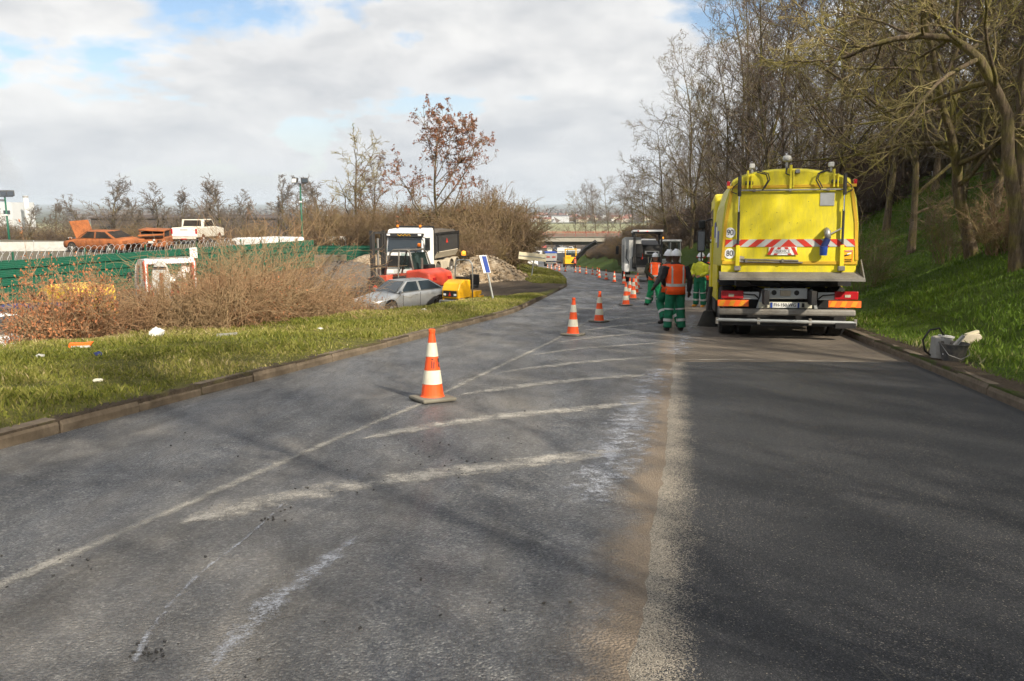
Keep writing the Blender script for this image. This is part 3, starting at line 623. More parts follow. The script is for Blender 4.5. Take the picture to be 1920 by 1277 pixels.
def put_shrub(m, name, label, x, y, s=1, rz=0, group=None, sz=1.0, z=None, cat='bush'):
    if m[1] is None:
        o = link(bpy.data.objects.new(name, m[0])); o.location = (x, y, gz(x, y)-.05 if z is None else z); o.rotation_euler = (0, 0, rz); o.scale = (s, s, s*sz); tag(o, label, cat, group); return o
    o = thing(name, label, cat, (x, y, gz(x, y)-.05 if z is None else z), rz, group); o.scale = (s, s, s*sz)
    link(bpy.data.objects.new('stems', m[0]), o); link(bpy.data.objects.new('leaves', m[1]), o); return o

# --- the wood on the bank
WOOD = [make_tree(20+i, H=h, r=r, limbs=l, n2=8, n3=6, n4=3, first=f, spread=sp, ang=a, up=u, twig=tw, twr=.011, leaf='pod', leafn=1800, leaf_size=.045)
        for i, (h, r, l, f, sp, a, u, tw) in enumerate([(15, .125, 22, .10, .42, (35, 80), .05, 'twig'), (16, .14, 22, .14, .40, (30, 70), .07, 'twig'), (12, .12, 22, .10, .48, (40, 85), .03, 'twig'), (17, .145, 24, .14, .38, (30, 65), .07, 'twig_grey'), (13, .13, 24, .08, .42, (30, 75), .08, 'twig_grey')])]
rg = random.Random(42); spots = []
def right_spot(px, d, t=None): return ((px-960)/1500*d*1.0, d)
# trees in sight one by one: (pixel x of the foot, distance, mesh, scale)
seen = [(1705, 27, 0, .95, 'bare tree with dark leaning trunk uphill of the truck'), (1655, 36, 3, 1.0, 'tall bare tree just beside the yellow truck on the bank'), (1905, 19, 3, 1.05, 'thick bare trunk at the picture edge above the grass bank'),
        (1790, 33, 2, 1.05, 'spreading bare tree behind the leaning trunk on the bank'), (1560, 46, 1, 1.12, 'tall bare tree rising straight behind the yellow truck'), (1470, 58, 4, 1.25, 'bare tree with fanned crown above the cab of the yellow truck'),
        (1390, 72, 1, 1.28, 'tall thin-topped bare tree at the outer edge of the near wood'), (1850, 27, 4, 1.1, 'bare tree with many low mossy boughs high on the bank'), (1740, 42, 1, 1.15, 'straight bare tree deep in the wood above the bank')]
for px, d, k, s, lab in seen:
    x = (px-960)/1500*d; spots.append((x, d)); put_tree(WOOD[k], 'bare_tree', lab, x, d, s, rg.uniform(0, 6.28), 'trees of the wood on the bank')
def ok_spot(x, y, m): return all((x-a)**2+(y-b)**2 > m*m for a, b in spots)
cnt = 0
for i in range(4000):
    y = rg.uniform(-26, 165); t = rg.uniform(4.5 if y > 45 else (5.5 if y < 6 else 8), 34); x = float(XR(y))+t
    if 0 < y < 26 and t < 10.5: continue
    if y > 95 and t < 14: continue
    if not ok_spot(x, y, 6.8 if y < 12 else (3.7 if y < 60 else 4.8)): continue
    spots.append((x, y)); k = rg.randrange(5); s = rg.uniform(.8, 1.2)*(1.0 if y < 60 else 1.1)
    if y > 95: s = rg.uniform(.62, .85)
    zone = 'above the fresh asphalt' if y < 14 else 'uphill of the yellow sweeper' if y < 28 else 'directly behind the yellow sweeper' if y < 45 else 'above the workers' if y < 66 else 'above the patching truck' if y < 95 else 'close to the bridge'
    lab = 'bare tree in the wood ' + zone + (', at its outer edge' if t < 12 else ', deep among the trunks' if t > 23 else ', midway up the bank')
    put_tree(WOOD[k], 'bare_tree', lab, x, y, s, rg.uniform(0, 6.28), 'trees of the wood on the bank'); cnt += 1
    if cnt > 190: break
# the leaning hero tree on the grass slope, drawn limb by limb
hb = Vector(((1825-960)/1500*20.5, 20.5, 0)); hb.z = gz(hb.x, hb.y)
def hp(px, py, dd=0): p = PT(px, py, 20.5+dd)-hb; return (p.x, p.y, p.z)
hero = make_tree(91, H=11, r=.16, limbs=17, n2=8, n3=6, n4=3, first=.22, spread=.46, ang=(40, 85), up=.02, trunk=[(0, 0, -.3), hp(1808, 400), hp(1795, 330), hp(1785, 270, -.3), hp(1768, 200, -.6), hp(1752, 100, -1), hp(1720, -20, -1.2), hp(1690, -140, -1.2)], twig='twig_pale', twr=.008)
put_tree(hero, 'leaning_tree', 'leaning bare tree with pale split bark standing on the grass slope', hb.x, hb.y)
hb2 = Vector(((1910-960)/1500*16.5, 16.5, 0)); hb2.z = gz(hb2.x, hb2.y)
def hp2(px, py, dd=0): p = PT(px, py, 16.5+dd)-hb2; return (p.x, p.y, p.z)
arch = make_tree(92, H=9, r=.14, limbs=15, n2=7, n3=6, n4=3, first=.3, spread=.45, ang=(40, 85), up=.0, trunk=[(0, 0, -.3), hp2(1905, 300), hp2(1880, 190), hp2(1840, 110), hp2(1790, 70, .3), hp2(1700, 62, .5), hp2(1620, 95, .8), hp2(1540, 110, 1.0)], twig='twig_pale', twr=.0075)
put_tree(arch, 'arching_tree', 'mossy bare tree whose limb arches out over the slope towards the truck', hb2.x, hb2.y)
# --- scrub on the far part of the bank, both sides of the bridge
SCR = [shrub_mesh(200+i, 75, 2.6, 1.6, 9, 'scrub_dark', .012) for i in range(3)]
SCB = [shrub_mesh(210+i, 75, 2.6, 1.5, 9, 'twig_brown', .011) for i in range(3)]
for i in range(170):
    y = rg.uniform(42, 196); t = rg.uniform((4.0 if y > 115 else 2.5) if y > 70 else 5, 16); x = float(XR(y))+t
    put_shrub(SCR[i % 3] if rg.random() < .75 else SCB[i % 3], 'scrub_bush', 'dark leafless thicket bush on the bank ' + ('above the workers' if y < 70 else 'beside the patching truck' if y < 105 else 'beside the far cones' if y < 150 else 'at the bridge end') + (', close to the road' if t < 8 else ', higher up'), x, y, rg.uniform(.8, 1.5)*((.45 if t < 9 else .7) if y > 115 else 1), rg.uniform(0, 6), 'thicket bushes towards the bridge')
for i in range(34):
    y = rg.uniform(18, 60); t = rg.uniform(17, 28); x = float(XR(y))+t
    put_shrub(SCR[i % 3] if rg.random() < .5 else SCB[i % 3], 'understorey_bush', 'bare brown bush under the trees at the top of the grass bank', x, y, rg.uniform(.6, 1.1), rg.uniform(0, 6), 'understorey bushes in the wood')
SAP = [shrub_mesh(230+i, 34, 4.6, 1.7, 11, 'twig', .010, None, 0, .07, 4) for i in range(2)]
for i in range(24):
    y = rg.uniform(26, 66); t = rg.uniform(12, 22); x = float(XR(y))+t
    put_shrub(SAP[i % 2], 'sapling_clump', 'clump of thin mossy saplings ' + ('right of the yellow sweeper' if y < 32 else 'behind the yellow sweeper' if y < 48 else 'above the workers') + (', low on the bank' if t < 16 else ', high on the bank'), x, y, rg.uniform(.8, 1.35), rg.uniform(0, 6), 'sapling clumps in the wood')
for i, (px, py, s_) in enumerate([(1640, 410, .75), (1730, 385, .8), (1880, 440, .6), (1690, 330, .9), (1620, 470, .45), (1780, 420, .5), (1900, 360, .8)]):
    if i in (0, 1, 3, 6): continue
    d_ = [30, 27, 19, 34, 24, 22, 22][i]; x_ = (px-960)/1500*d_
    put_shrub(SAP[i % 2] if i != 2 else SCB[0], 'bank_shrub', ['thin shrub on the bank beside the sweeper body', 'thin shrub below the dark leaning trunk', 'dense dark shrub on the slope at the picture edge', 'tall thin shrub high on the bank beside the sweeper roof', 'small twiggy shrub low beside the sweeper', 'small twiggy shrub left of the pale leaning trunk', 'thin shrub at the top right of the slope'][i], x_, d_, s_, i)
# --- left of the road: big bushes and trees behind the lot
T_yel = make_tree(301, H=13.2, r=.19, limbs=14, n2=7, n3=5, n4=3, first=.30, spread=.52, ang=(28, 60), up=.06, twig='twig_pale', bark='bark', twr=.020)
T_rus = make_tree(302, H=11.5, r=.2, limbs=13, n2=7, n3=5, n4=2, first=.22, spread=.66, ang=(30, 62), up=.05, twig='twig_brown', leaf='leaf_russet', leafn=7500, twr=.016, leaf_size=.085)
T_thin = make_tree(303, H=10, r=.13, limbs=13, n2=6, n3=5, n4=3, first=.2, spread=.48, ang=(25, 60), up=.06, twig='twig_brown', leaf='pod', leafn=1500, twr=.018, leaf_size=.07)
T_far = [make_tree(310+i, H=12, r=.2, limbs=18, n2=8, n3=5, n4=2, first=.14, spread=.58, ang=(25, 60), up=.07, twig='twig_grey', twr=.036) for i in range(2)]
T_pop = make_tree(315, H=13, r=.16, limbs=24, n2=5, n3=4, n4=2, first=.12, spread=.20, ang=(15, 35), up=.12, twig='twig_grey', twr=.036)
def lefttree(m, name, lab, px, d, topy, H, rz=0, grp=None, sx=1.0):
    x = (px-960)/1500*d; z = gz(x, d); top = PT(px, topy, d).z; s = (top-z)/H; o = put_tree(m, name, lab, x, d, s*sx, rz, grp, z=z-.1, sz=1/sx); return o
lefttree(T_yel, 'yellow_barked_tree', 'bare tree with yellowish lichen bark behind the low green fence', 655, 92, 268, 13.4, .4, None, 1.35)
lefttree(T_thin, 'thin_tree', 'thin dark bare tree with clustered seed heads beside the yellowish tree', 705, 88, 305, 10.2, 1.0, None, 1.2)
lefttree(T_rus, 'russet_leaved_tree', 'tree still holding russet leaves above the tipper truck', 832, 70, 232, 11.6, 2.2)
lefttree(T_thin, 'small_tree', 'small bare tree between the yellowish tree and the russet one', 765, 95, 365, 10.2, 3.0)
lefttree(T_thin, 'edge_tree', 'slender bare tree at the thicket edge near the bridge', 912, 82, 345, 10.2, 4.0)
for i, (px, d, ty, k) in enumerate([(215, 130, 350, 0), (300, 135, 362, 1), (420, 125, 350, 0), (390, 138, 362, 1), (350, 142, 368, 0), (160, 140, 380, 1), (110, 128, 388, 0), (520, 140, 350, 1), (265, 150, 378, 0), (15, 120, 392, 1), (60, 135, 395, 0), (455, 150, 372, 1), (610, 118, 352, 0), (580, 124, 362, 1)]):
    lefttree(T_far[k], 'distant_tree', ['bare ivy-dark tree above the open-bonnet wreck', 'bare tree above the crushed rusty car', 'wide bare tree just right of the white pickup', 'bare tree straight above the white pickup', 'bare tree between crushed car and pickup', 'bare tree left of the open-bonnet wreck', 'low bare tree right of the chimney', 'bare twin-crowned tree left of the lamp post', 'low bare tree between the two rusty wrecks', 'bare tree before the pale factory', 'bare tree beside the chimney foot', 'low bare tree above the white vans', 'bare tree right of the green lamp post', 'bare tree right behind the green lamp post'][i], px, d, ty, 12.4, i*1.3, 'bare trees beyond the car yard', 1.35)
lefttree(T_pop, 'poplar', 'narrow bare poplar just short of the green lamp post', 540, 140, 330, 13.2, 0)
for i in range(46):
    d = rg.uniform(66, 112); px = rg.uniform(735, 972); x = (px-960)/1500*d
    if x > float(XL(d))-4.2: continue
    put_shrub(SCB[i % 3], 'roadside_bush', 'tall brown leafless bush in the thicket ' + ('behind the tipper truck' if px < 850 else 'behind the yellow roller' if px < 915 else 'behind the rubble heap'), x, d, rg.uniform(1.3, 2.0)*(1.15 if px > 850 else 1), rg.uniform(0, 6), 'thicket behind the lot', sz=rg.uniform(.9, 1.2))
for i in range(60):
    d = rg.uniform(56, 198); t = rg.uniform(5.2, 11) if d < 110 else rg.uniform(8.5, 16); x = float(XL(d))-t-(1 if d < 75 else 0)
    put_shrub((SCB if d < 130 else SCR)[i % 3], 'roadside_bush', 'brown leafless bush lining the road ' + ('behind the rubble heap' if d < 80 else 'behind the pale road sign' if d < 125 else 'at the left end of the bridge'), x, d, rg.uniform(.8, 1.5), rg.uniform(0, 6), 'bushes lining the far road')
for i in range(46):
    d = rg.uniform(100, 150); px = rg.uniform(-20, 720); x = (px-960)/1500*d
    put_shrub((SCR if i % 2 else SCB)[i % 3], 'background_bush', 'dull brown bush ' + ('left of the open-bonnet wreck' if px < 130 else 'beyond the rusty wrecks' if px < 340 else 'beyond the white pickup and vans' if px < 560 else 'behind the low green fence'), x, d, rg.uniform(1.0, 1.5), rg.uniform(0, 6), 'bushes beyond the car yard', sz=1.0)
for i in range(16):
    d = rg.uniform(78, 97); px = 596+i*9.5; x = (px-960)/1500*d
    put_shrub(SCB[i % 3], 'tall_bush', 'tall brown bush behind the low green fence ' + ('near the lamp post' if px < 640 else 'under the yellowish tree' if px < 700 else 'near the forklift mast'), x, d, rg.uniform(1.3, 2.0), rg.uniform(0, 6), 'tall bushes behind the low fence', sz=rg.uniform(1.0, 1.3))
for i, (px, d, ty) in enumerate([(1078, 232, 362), (1098, 250, 345), (1118, 225, 352), (1140, 245, 335), (1160, 228, 340), (1182, 240, 325), (1205, 230, 318), (1232, 235, 305), (1262, 225, 290)]):
    lefttree(WOOD[(0, 3, 4)[i % 3]], 'far_bank_tree', 'bare tree beyond the bridge, ' + ['first', 'second', 'third', 'fourth', 'fifth', 'sixth', 'seventh', 'eighth', 'ninth'][i] + ' from the open field', px, d, ty, (15.5, 17.5, 13.6)[i % 3], i*1.7, 'trees beyond the bridge', 1.15)
# --- brambles on the verge: one tangled mass
def bramble(seed, px0, px1, n, name, label, mat):
    rg = np.random.RandomState(seed); st = []; fn = []
    for i in range(n):
        px = rg.uniform(px0, px1); d0 = np.interp(px, [-60, 0, 420, 560, 690, 720], [13.2, 13.6, 15.2, 19, 23.5, 24.5]); d = d0+2.6*rg.rand()**.8*np.interp(px, [0, 400, 690], [1.1, 1.3, .7])
        x = (px-960)/1500*d; hh = np.interp(px, [-60, 40, 120, 200, 300, 390, 440, 520, 600, 650, 700], [.8, .8, 1.0, .95, .95, 1.1, 1.4, 1.75, 1.6, 1.3, .65])*(.55+.75*rg.rand())
        wisp = rg.rand() < .05 and 400 < px < 640
        if wisp: hh *= 1.25
        p = np.array([x, d, gz(x, d)-.05]); a = rg.rand()*6.283; le = rg.uniform(.1, .75)
        b, r = grow(p, np.array([math.cos(a)*le, math.sin(a)*le, 1.0]), hh*rg.uniform(1.0, 1.7), rg.uniform(.004, .0085), 8, rg, .17, (-.22*rg.rand()) if not wisp else -.16, .5); st.append((b, r))
        for j in range(5):
            p2, d2, r2 = at(b, r, rg.uniform(.1, .98)); b2, rr2 = grow(p2, rdir(d2, R(rg.uniform(30, 85)), rg), rg.uniform(.12, .55), .0042, 4, rg, .28, -.05, .6); fn.append((b2, rr2))
    v1, q1 = tubes_np(st, 3); v2, q2 = tubes_np(fn, 3)
    o = link(bpy.data.objects.new(name, np_mesh(name, np.concatenate([v1, v2]), np.concatenate([q1, q2+len(v1)]), mat))); tag(o, label, 'brambles', kind='stuff'); return o
bramble(501, 90, 700, 4700, 'bramble_thicket', 'tangle of dry tan brambles along the top of the verge', 'twig_tan')
bramble(502, -80, 130, 650, 'dry_stems', 'dry straw-coloured stems at the foot of the russet bush', 'twig_tan')
RB = shrub_mesh(520, 60, 1.5, 1.0, 12, 'twig_tan', .006, 'leaf_red', 6500, .04, 3)
p = ((110-960)/1500*14.6, 14.6); put_shrub(RB, 'russet_bush', 'bush with rust-red leaves in front of the yellow van', p[0], p[1], .80, 0, None, 1.6)
p = ((75-960)/1500*14.9, 14.9); put_shrub(RB, 'russet_bush', 'smaller rust-red bush beside the white car by the picture edge', p[0], p[1], .6, 2, None, 1.5)
RB2 = shrub_mesh(521, 40, 1.4, 1.2, 10, 'twig_tan', .006, 'leaf_red', 700, .10, 3)
for i, (px, d) in enumerate([(430, 17), (630, 21.5)]): put_shrub(RB2, 'reddish_bramble', ['reddish bramble clump at the swelling of the thicket', 'reddish bramble clump near the silver car'][i], (px-960)/1500*d, d, 1.0, i)
# ------------------------------------------------------------------ where a sight line meets the land
def FG(px, py, d0=4.0, d1=300.0):
    ds = np.geomspace(d0, d1, 900); x, y, z = ray(px, py); h = CAMZ+z*ds/y-G(x*ds/y, ds); k = np.argmax(h <= 0); d = ds[k] if (h <= 0).any() else d1
    return Vector((x*d/y, d, gz(x*d/y, d)))
def posts(mb, pts, r, n=8):
    for a, b in pts: mb.cyl(a, b, r, n=n)
# ------------------------------------------------------------------ bridge
br = thing('road_bridge', 'low concrete road bridge with red railings spanning the road', 'bridge', (6, 200, 0))
zt, zb = -6.5, -8.15
MB().box(9, 4.5, -6.72, 66, 9.0, .44).build('deck', 'concrete_dark', br, bevel=.03)
for yy in (1.0, 3, 6, 8.0): MB().prism([(yy-.22, zb), (yy+.22, zb), (yy+.16, -6.94), (yy-.16, -6.94)], 'x', -23, 41).build('girder', 'concrete_dark', br, bevel=.02)  # darker concrete on the girders: the shade under the deck put into their colour
MB().box(9, .0, -6.75, 66, .5, 1.05).build('fascia', 'concrete', br, bevel=.03); MB().box(9, -.12, -6.14, 66, .6, .14).build('coping', 'concrete_dark', br, bevel=.03); MB().box(9, 8.9, -6.0, 66, .3, .9).build('parapet', 'concrete_dark', br, bevel=.03)
for xx, nm in ((-8.0, 'abutment'), (22.5, 'abutment')): MB().box(xx, 4.5, -10.9, 1.2, 9, 6.5).build(nm, 'concrete', br, bevel=.03)
for yy in (.1, 8.9):
    for k in range(24):
        MB().box(-22+k*2.65, yy, -5.75, .10, .10, 1.5).build('railing_post', 'rail_red', br)
    for zz_, s in ((-5.02, .11), (-5.45, .07), (-5.85, .07)): MB().box(9, yy-.07, zz_, 64, .07, s).build('rail', 'rail_red', br)
# ------------------------------------------------------------------ fences
def sheet_profile(h, pitch, deep):
    f = []; z = 0.0
    while z < h-.001:
        f += [(0, z), (-deep, z+.02), (-deep, z+.05), (0, z+.07)]; q = z+.07
        for k in range(4):
            w = (pitch-.07)/4; f += [(-.012, q+w*.5), (0, q+w*.98)]; q += w
        z += pitch
    f = [(y, min(zz_, h)) for y, zz_ in f]; return f+[(y+.012, zz_) for y, zz_ in reversed(f)]
def fence(name, label, A, B, zbase, h, pitch, deep, pw, wire=None):
    A = Vector((*A, zbase)); B = Vector((*B, zbase)); d = B-A; L = d.length; a = math.atan2(d.y, d.x); n = max(1, round(L/pw)); w = L/n
    o = thing(name, label, 'fence', A, a); me = None
    for i in range(n):
        if me is None: p = MB().prism(sheet_profile(h, pitch, deep), 'x', 0.004, w-.004).build('panel', 'green_sheet', o); me = p.data
        else: p = link(bpy.data.objects.new('panel', me), o)
        p.location = (i*w, random.uniform(-.012, .012), random.uniform(-.015, .015)); p.rotation_euler = (random.uniform(-.008, .008), 0, 0)
        MB().box(i*w, .07, h/2+.1, .07, .07, h+.2+(.45 if wire and i % 2 == 0 else 0)).build('post', 'green_paint', o)
    return o, L, a
FA, FB = (-33.1, 26.0), (-16.75, 68.0)
f1, FL, fa = fence('sheet_fence', 'long green corrugated steel fence with coiled razor wire below the wrecked cars', FA, FB, -3.58, 2.27, .454, .085, 2.2, True)
rw = []; s0, s1 = FL*.22, FL*.80; nco = int((s1-s0)/.42)
for i in range(nco*12+1):
    q = 2*math.pi*i/12; rr_ = .31*(1+.10*math.sin(i*.37)); rw.append((s0+(s1-s0)*i/(nco*12)+.12*math.sin(q), .05+rr_*math.cos(q)*.6, 2.27+.22+rr_*math.sin(q)))
v, qd = tubes_np([(np.array(rw), np.full(len(rw), .013))], 3); o = link(bpy.data.objects.new('razor_wire', np_mesh('razor_wire', v, qd, 'wire')), f1)
fence('low_sheet_fence', 'low green ribbed steel fence behind the dark gravel heap', (-18.4, 74.0), (-6.5, 72.5), -4.0, 1.95, .24, .06, 2.0)
# sign on the fence
sp_ = PT(363, 474, 1); dfn = np.linspace(35, 70, 800); xf = FA[0]+(dfn-FA[1])*(FB[0]-FA[0])/(FB[1]-FA[1]); k = np.argmin(abs(xf-(363-960)/1500*dfn)); sx_, sy_ = xf[k], dfn[k]
sg = thing('warning_sign', 'small white warning sign with faded red lettering on the green fence', 'sign', (sx_+.10, sy_-.04, PT(363, 484, sy_).z), fa)
MB().box(0, -.02, .36, .70, .015, .72).build('board', 'white', sg, bevel=.004)
for zz_, n_ in ((.61, 9), (.11, 8)):
    for k in range(n_): MB().box(-.26+k*.52/(n_-1), -.03, zz_, .036, .004, .085).build('faded_letter_mark', 'faded_pink', sg)
MB().tube([(-.12, -.03, .28), (-.02, -.03, .40), (.10, -.03, .36), (.16, -.03, .42)], .012, 5).tube([(-.12, -.03, .28), (-.10, -.03, .22)], .012, 5).build('dog_drawing', 'dark', sg)
# the raised car yard behind the fence
def slab(name, pts, ztop, depth, mat, lab):
    o = MB().prism(pts, 'z', ztop-depth, ztop).build(name, mat, None); tag(o, lab, 'yard', kind='structure'); return o
nx_, ny_ = -math.sin(fa), math.cos(fa)
def fpt(s, o): return (FA[0]+math.cos(fa)*s+nx_*o, FA[1]+math.sin(fa)*s+ny_*o)
CUSTOM['yard_soil'] = lambda: twigm('yard_soil', (.10, .085, .07), (.17, .145, .12), (.10, .10, .05), .5)
slab('car_yard', [fpt(0, .35), fpt(FL*.83, .35), fpt(FL*.83, 40), fpt(0, 40)], -1.38, 3, 'yard_soil', 'raised ground of the breaker yard')
slab('van_yard', [fpt(FL*.832, .4), fpt(FL*1.3, .6), fpt(FL*1.3, 26), fpt(FL*.832, 26)], -2.9, 2, 'yard_soil', 'gravel pad where white vans park')
wh = thing('white_hoarding', 'low white panel hoarding at the back of the breaker yard', 'fence', (-37.2, 51.5, -1.38), R(10))
for k in range(4): MB().box(1.0+k*2.02, 0, .3, 2.0, .05, .6).build('panel', 'light_grey', wh); MB().box(k*2.02, .05, .35, .06, .05, .7).build('post', 'galv', wh)
# ------------------------------------------------------------------ lamp posts
def floodlight_post(name, lab, px, d, topy, heads, arm):
    x = (px-960)/1500*d; z0 = gz(x, d); H = PT(px, topy, d).z-z0; o = thing(name, lab, 'lamp post', (x, d, z0))
    MB().tube([(0, 0, -.1), (0, 0, H*.5), (0, 0, H)], [.11, .09, .065], 10).build('pole', 'green_paint', o, smooth=True)
    MB().box(0, 0, H+.02, arm*2, .07, .07).build('crossbar', 'dark', o)
    MB().cyl((-.12, -.1, H-1.6), (.12, -.1, H-1.6), .07).build('camera_housing', 'white', o)
    for i, hx in enumerate(heads):
        ry = (-.5 if hx < 0 else .5)
        h_ = MB().box(hx, -.16, H+.32, .62, .22, .46, rz=ry, rx=-.25).build('floodlight', 'dark', o, bevel=.03)
        MB().box(hx+(.055 if ry < 0 else -.055)*-1*1.0, -.285, H+.30, .50, .02, .36, rz=ry, rx=-.25).build('lens', 'lens_white' if i == 0 else 'glass', h_)
    return o
floodlight_post('floodlight_post', 'green lamp post with two floodlights rising behind the fence', 570, 74, 345, (-.42, .45), .55)
floodlight_post('floodlight_post', 'lamp post with three floodlights at the picture edge by the chimney', 24, 72, 369, (-.62, .05, .62), .75)
# ------------------------------------------------------------------ works, shed and town in the distance
fx = (62-960)/1500*430; fz = -14
fb = thing('factory', 'pale factory block far beyond the yard with a flat roof', 'building', ((5-960)/1500*440, 440, fz))
MB().box(0, 0, 8, 30, 20, 18.5).build('wall', 'building', fb); MB().box(-8, 0, 18.4, 14, 21, 1.2).build('roof', 'slate', fb)
for k in range(5): MB().box(-12+k*6, -10.05, 12, 3.5, .2, 2.0).build('window', 'glass', fb)
ch = thing('factory_chimney', 'tall grey factory chimney trailing smoke', 'chimney', (fx, 430, fz)); HC = PT(62, 367, 430).z-fz
MB().lathe([(1.5, 0), (1.35, HC*.6), (1.25, HC), (1.0, HC), (1.0, HC-1)], 16).build('stack', 'building', ch, smooth=True); MB().lathe([(1.4, HC-.9), (1.45, HC-.5), (1.4, HC-.1)], 16).build('rim', 'grey', ch)
sh = thing('long_shed', 'long dark industrial shed behind the bare trees', 'building', ((395-960)/1500*185, 185, -6))
MB().box(0, 0, 2.2, 46, 14, 5.0).build('wall', 'shed', sh); MB().prism([(-7.3, 4.7), (7.3, 4.7), (7.3, 4.95), (0, 5.5), (-7.3, 4.95)], 'x', -23.4, 23.4).build('roof', 'shed', sh)
for k in range(9): MB().box(-20+k*5, -7.03, 2.5, 2.2, .06, 1.2).build('window', 'glass', sh)
rr2 = random.Random(9)
def house_mesh(i):
    b = MB(); w, dp, h = [(11, 8, 5), (9, 9, 6.5), (14, 8, 5.5), (22, 11, 8)][i]
    me_o = b.box(0, 0, h/2-1, w, dp, h+2).build('h', ['house_wall', 'white', 'cream', 'building'][i]); me = me_o.data; bpy.data.objects.remove(me_o)
    r_o = MB().prism([(-dp/2-.4, h), (dp/2+.4, h), (0, h+(3.2 if i < 3 else 1))], 'x', -w/2-.3, w/2+.3).build('r', 'roof_tile' if i != 3 else 'slate'); rm = r_o.data; bpy.data.objects.remove(r_o)
    w_o = MB().box(0, -dp/2-.03, h*.55, 1.1, .08, 1.5).build('w', 'glass'); wm = w_o.data; bpy.data.objects.remove(w_o); return me, rm, wm, w
HM = [house_mesh(i) for i in range(4)]
for i in range(120):
    d = rr2.uniform(900, 1750); px = rr2.uniform(930, 1180) if i < 80 else rr2.uniform(560, 1300); x = (px-960)/1500*d; k = rr2.choice([0, 0, 1, 2, 2, 3])
    o = thing('town_house', ['pale rendered house with red roof in the far town', 'white house with red roof in the far town', 'cream house with red roof in the far town', 'grey flat-roofed block in the far town'][k], 'house', (x, d, gz(x, d)), rr2.uniform(-.6, .6), 'houses of the far town'); o.scale = (rr2.uniform(.6, .9),)*3
    for nm, me in zip(('wall', 'roof'), HM[k]): link(bpy.data.objects.new(nm, me), o)
    if i < 62:
        for q_ in range(int(HM[k][3]//4)): wn_ = link(bpy.data.objects.new('window', HM[k][2]), o); wn_.location.x = -HM[k][3]/2+2.2+q_*4
n = 16000; rg_ = np.random.RandomState(5); dd = np.where(rg_.rand(n) < .45, rg_.uniform(900, 1900, n), rg_.uniform(1900, 3600, n)); xx = rg_.uniform(-.55, .45, n)*dd; zz0 = G(xx, dd)
C = np.stack([xx, dd, zz0+rg_.rand(n)**1.3*np.where(dd > 1900, 13, 7)], 1); s = rg_.uniform(1.2, 3.6, (n, 1, 1)); tri = rg_.normal(size=(n, 3, 3)); V = C[:, None, :]+tri*s*np.array([1.3, 1, .8])
fw = link(bpy.data.objects.new('far_wood', np_mesh('far_wood', V.reshape(-1, 3), np.arange(n*3).reshape(-1, 3), 'scrub_dark'))); tag(fw, 'brown leafless woods around and beyond the far town', 'wood', kind='stuff')
# ------------------------------------------------------------------ heaps on the lot
@custom('rubble')
def _rub(n):
    m, nt, b = nodes_of(n); h = NT(nt); v = h.coord('Object'); s = h.n('ShaderNodeSeparateColor'); h.l(h.voro(v, 7), s.inputs[0])
    c = h.ramp(s.outputs[0], [(0, (.16, .12, .08)), (.6, (.27, .215, .15)), (1, (.42, .36, .28))]); c = h.mix(h.ramp(h.noise(v, 1.2, 4), [(.4, 0.0), (.7, .6)]), c, (.26, .17, .08)); h.l(c, b.inputs['Base Color']); b.inputs['Roughness'].default_value = .95
    h.bump(h.noise(v, 12, 5, .7), .9, .08, b); return m
CUSTOM['dark_gravel'] = lambda: twigm('dark_gravel', (.085, .075, .066), (.15, .135, .12), (.12, .10, .08), .4)
def heap(name, lab, x, y, rx, ry, h, mat, seed, rz=0, stones=0):
    rg = np.random.RandomState(seed); nr, na = 26, 60; V = []; z0 = gz(x, y); ph = rg.rand(6)*6.28
    for i in range(nr+1):
        r = i/nr
        for j in range(na):
            a = 2*math.pi*j/na; w = 1+.14*math.sin(2*a+ph[0])+.09*math.sin(3*a+ph[1])+.05*math.sin(7*a+ph[2]); hh = h*max(0, (1-r)**1.05*(1+.12*math.sin(3*a+ph[3])*r)-.0)*(1-.25*(1-r)**6)
            X, Y = r*rx*w*math.cos(a), r*ry*w*math.sin(a); V.append((X+rg.normal()*.05, Y+rg.normal()*.05, hh+rg.normal()*.05-.12))
    idx = np.arange((nr+1)*na).reshape(nr+1, na); nx2 = np.roll(idx, -1, 1); Q = np.stack([idx[:-1], nx2[:-1], nx2[1:], idx[1:]], -1).reshape(-1, 4)
    o = thing(name, lab, 'heap', (x, y, z0), rz); link(bpy.data.objects.new('mound', np_mesh('mound', V, Q, mat, None, True)), o)
    if stones:
        mb = MB()
        for k in range(stones):
            r = rg.rand()**.6; a = rg.rand()*6.28; s_ = rg.uniform(.04, .16); hh = h*(1-r)**1.05*(1-.25*(1-r)**6); mb.box(r*rx*math.cos(a), r*ry*math.sin(a), hh-.08+s_*.2, s_, s_*1.2, s_*.8, rg.rand()*6, rg.rand(), rg.rand())
        st = mb.build('stones', mat, o); st['kind'] = 'stuff'
    return o
p = FG(905, 522); heap('rubble_heap', 'heap of pale stony rubble beside the tipper truck', (908-960)/1500*53, 53, 3.3, 3.6, 1.95, 'rubble', 4, 0, 420)
heap('gravel_heap', 'heap of dark grey gravel behind the brambles', (650-960)/1500*50, 50, 3.5, 3.6, 1.9, 'dark_gravel', 5)
heap('sand_heap', 'low sandy heap in front of the low green fence', (697-960)/1500*64, 64, 3.6, 3.0, 1.5, 'rubble', 6)
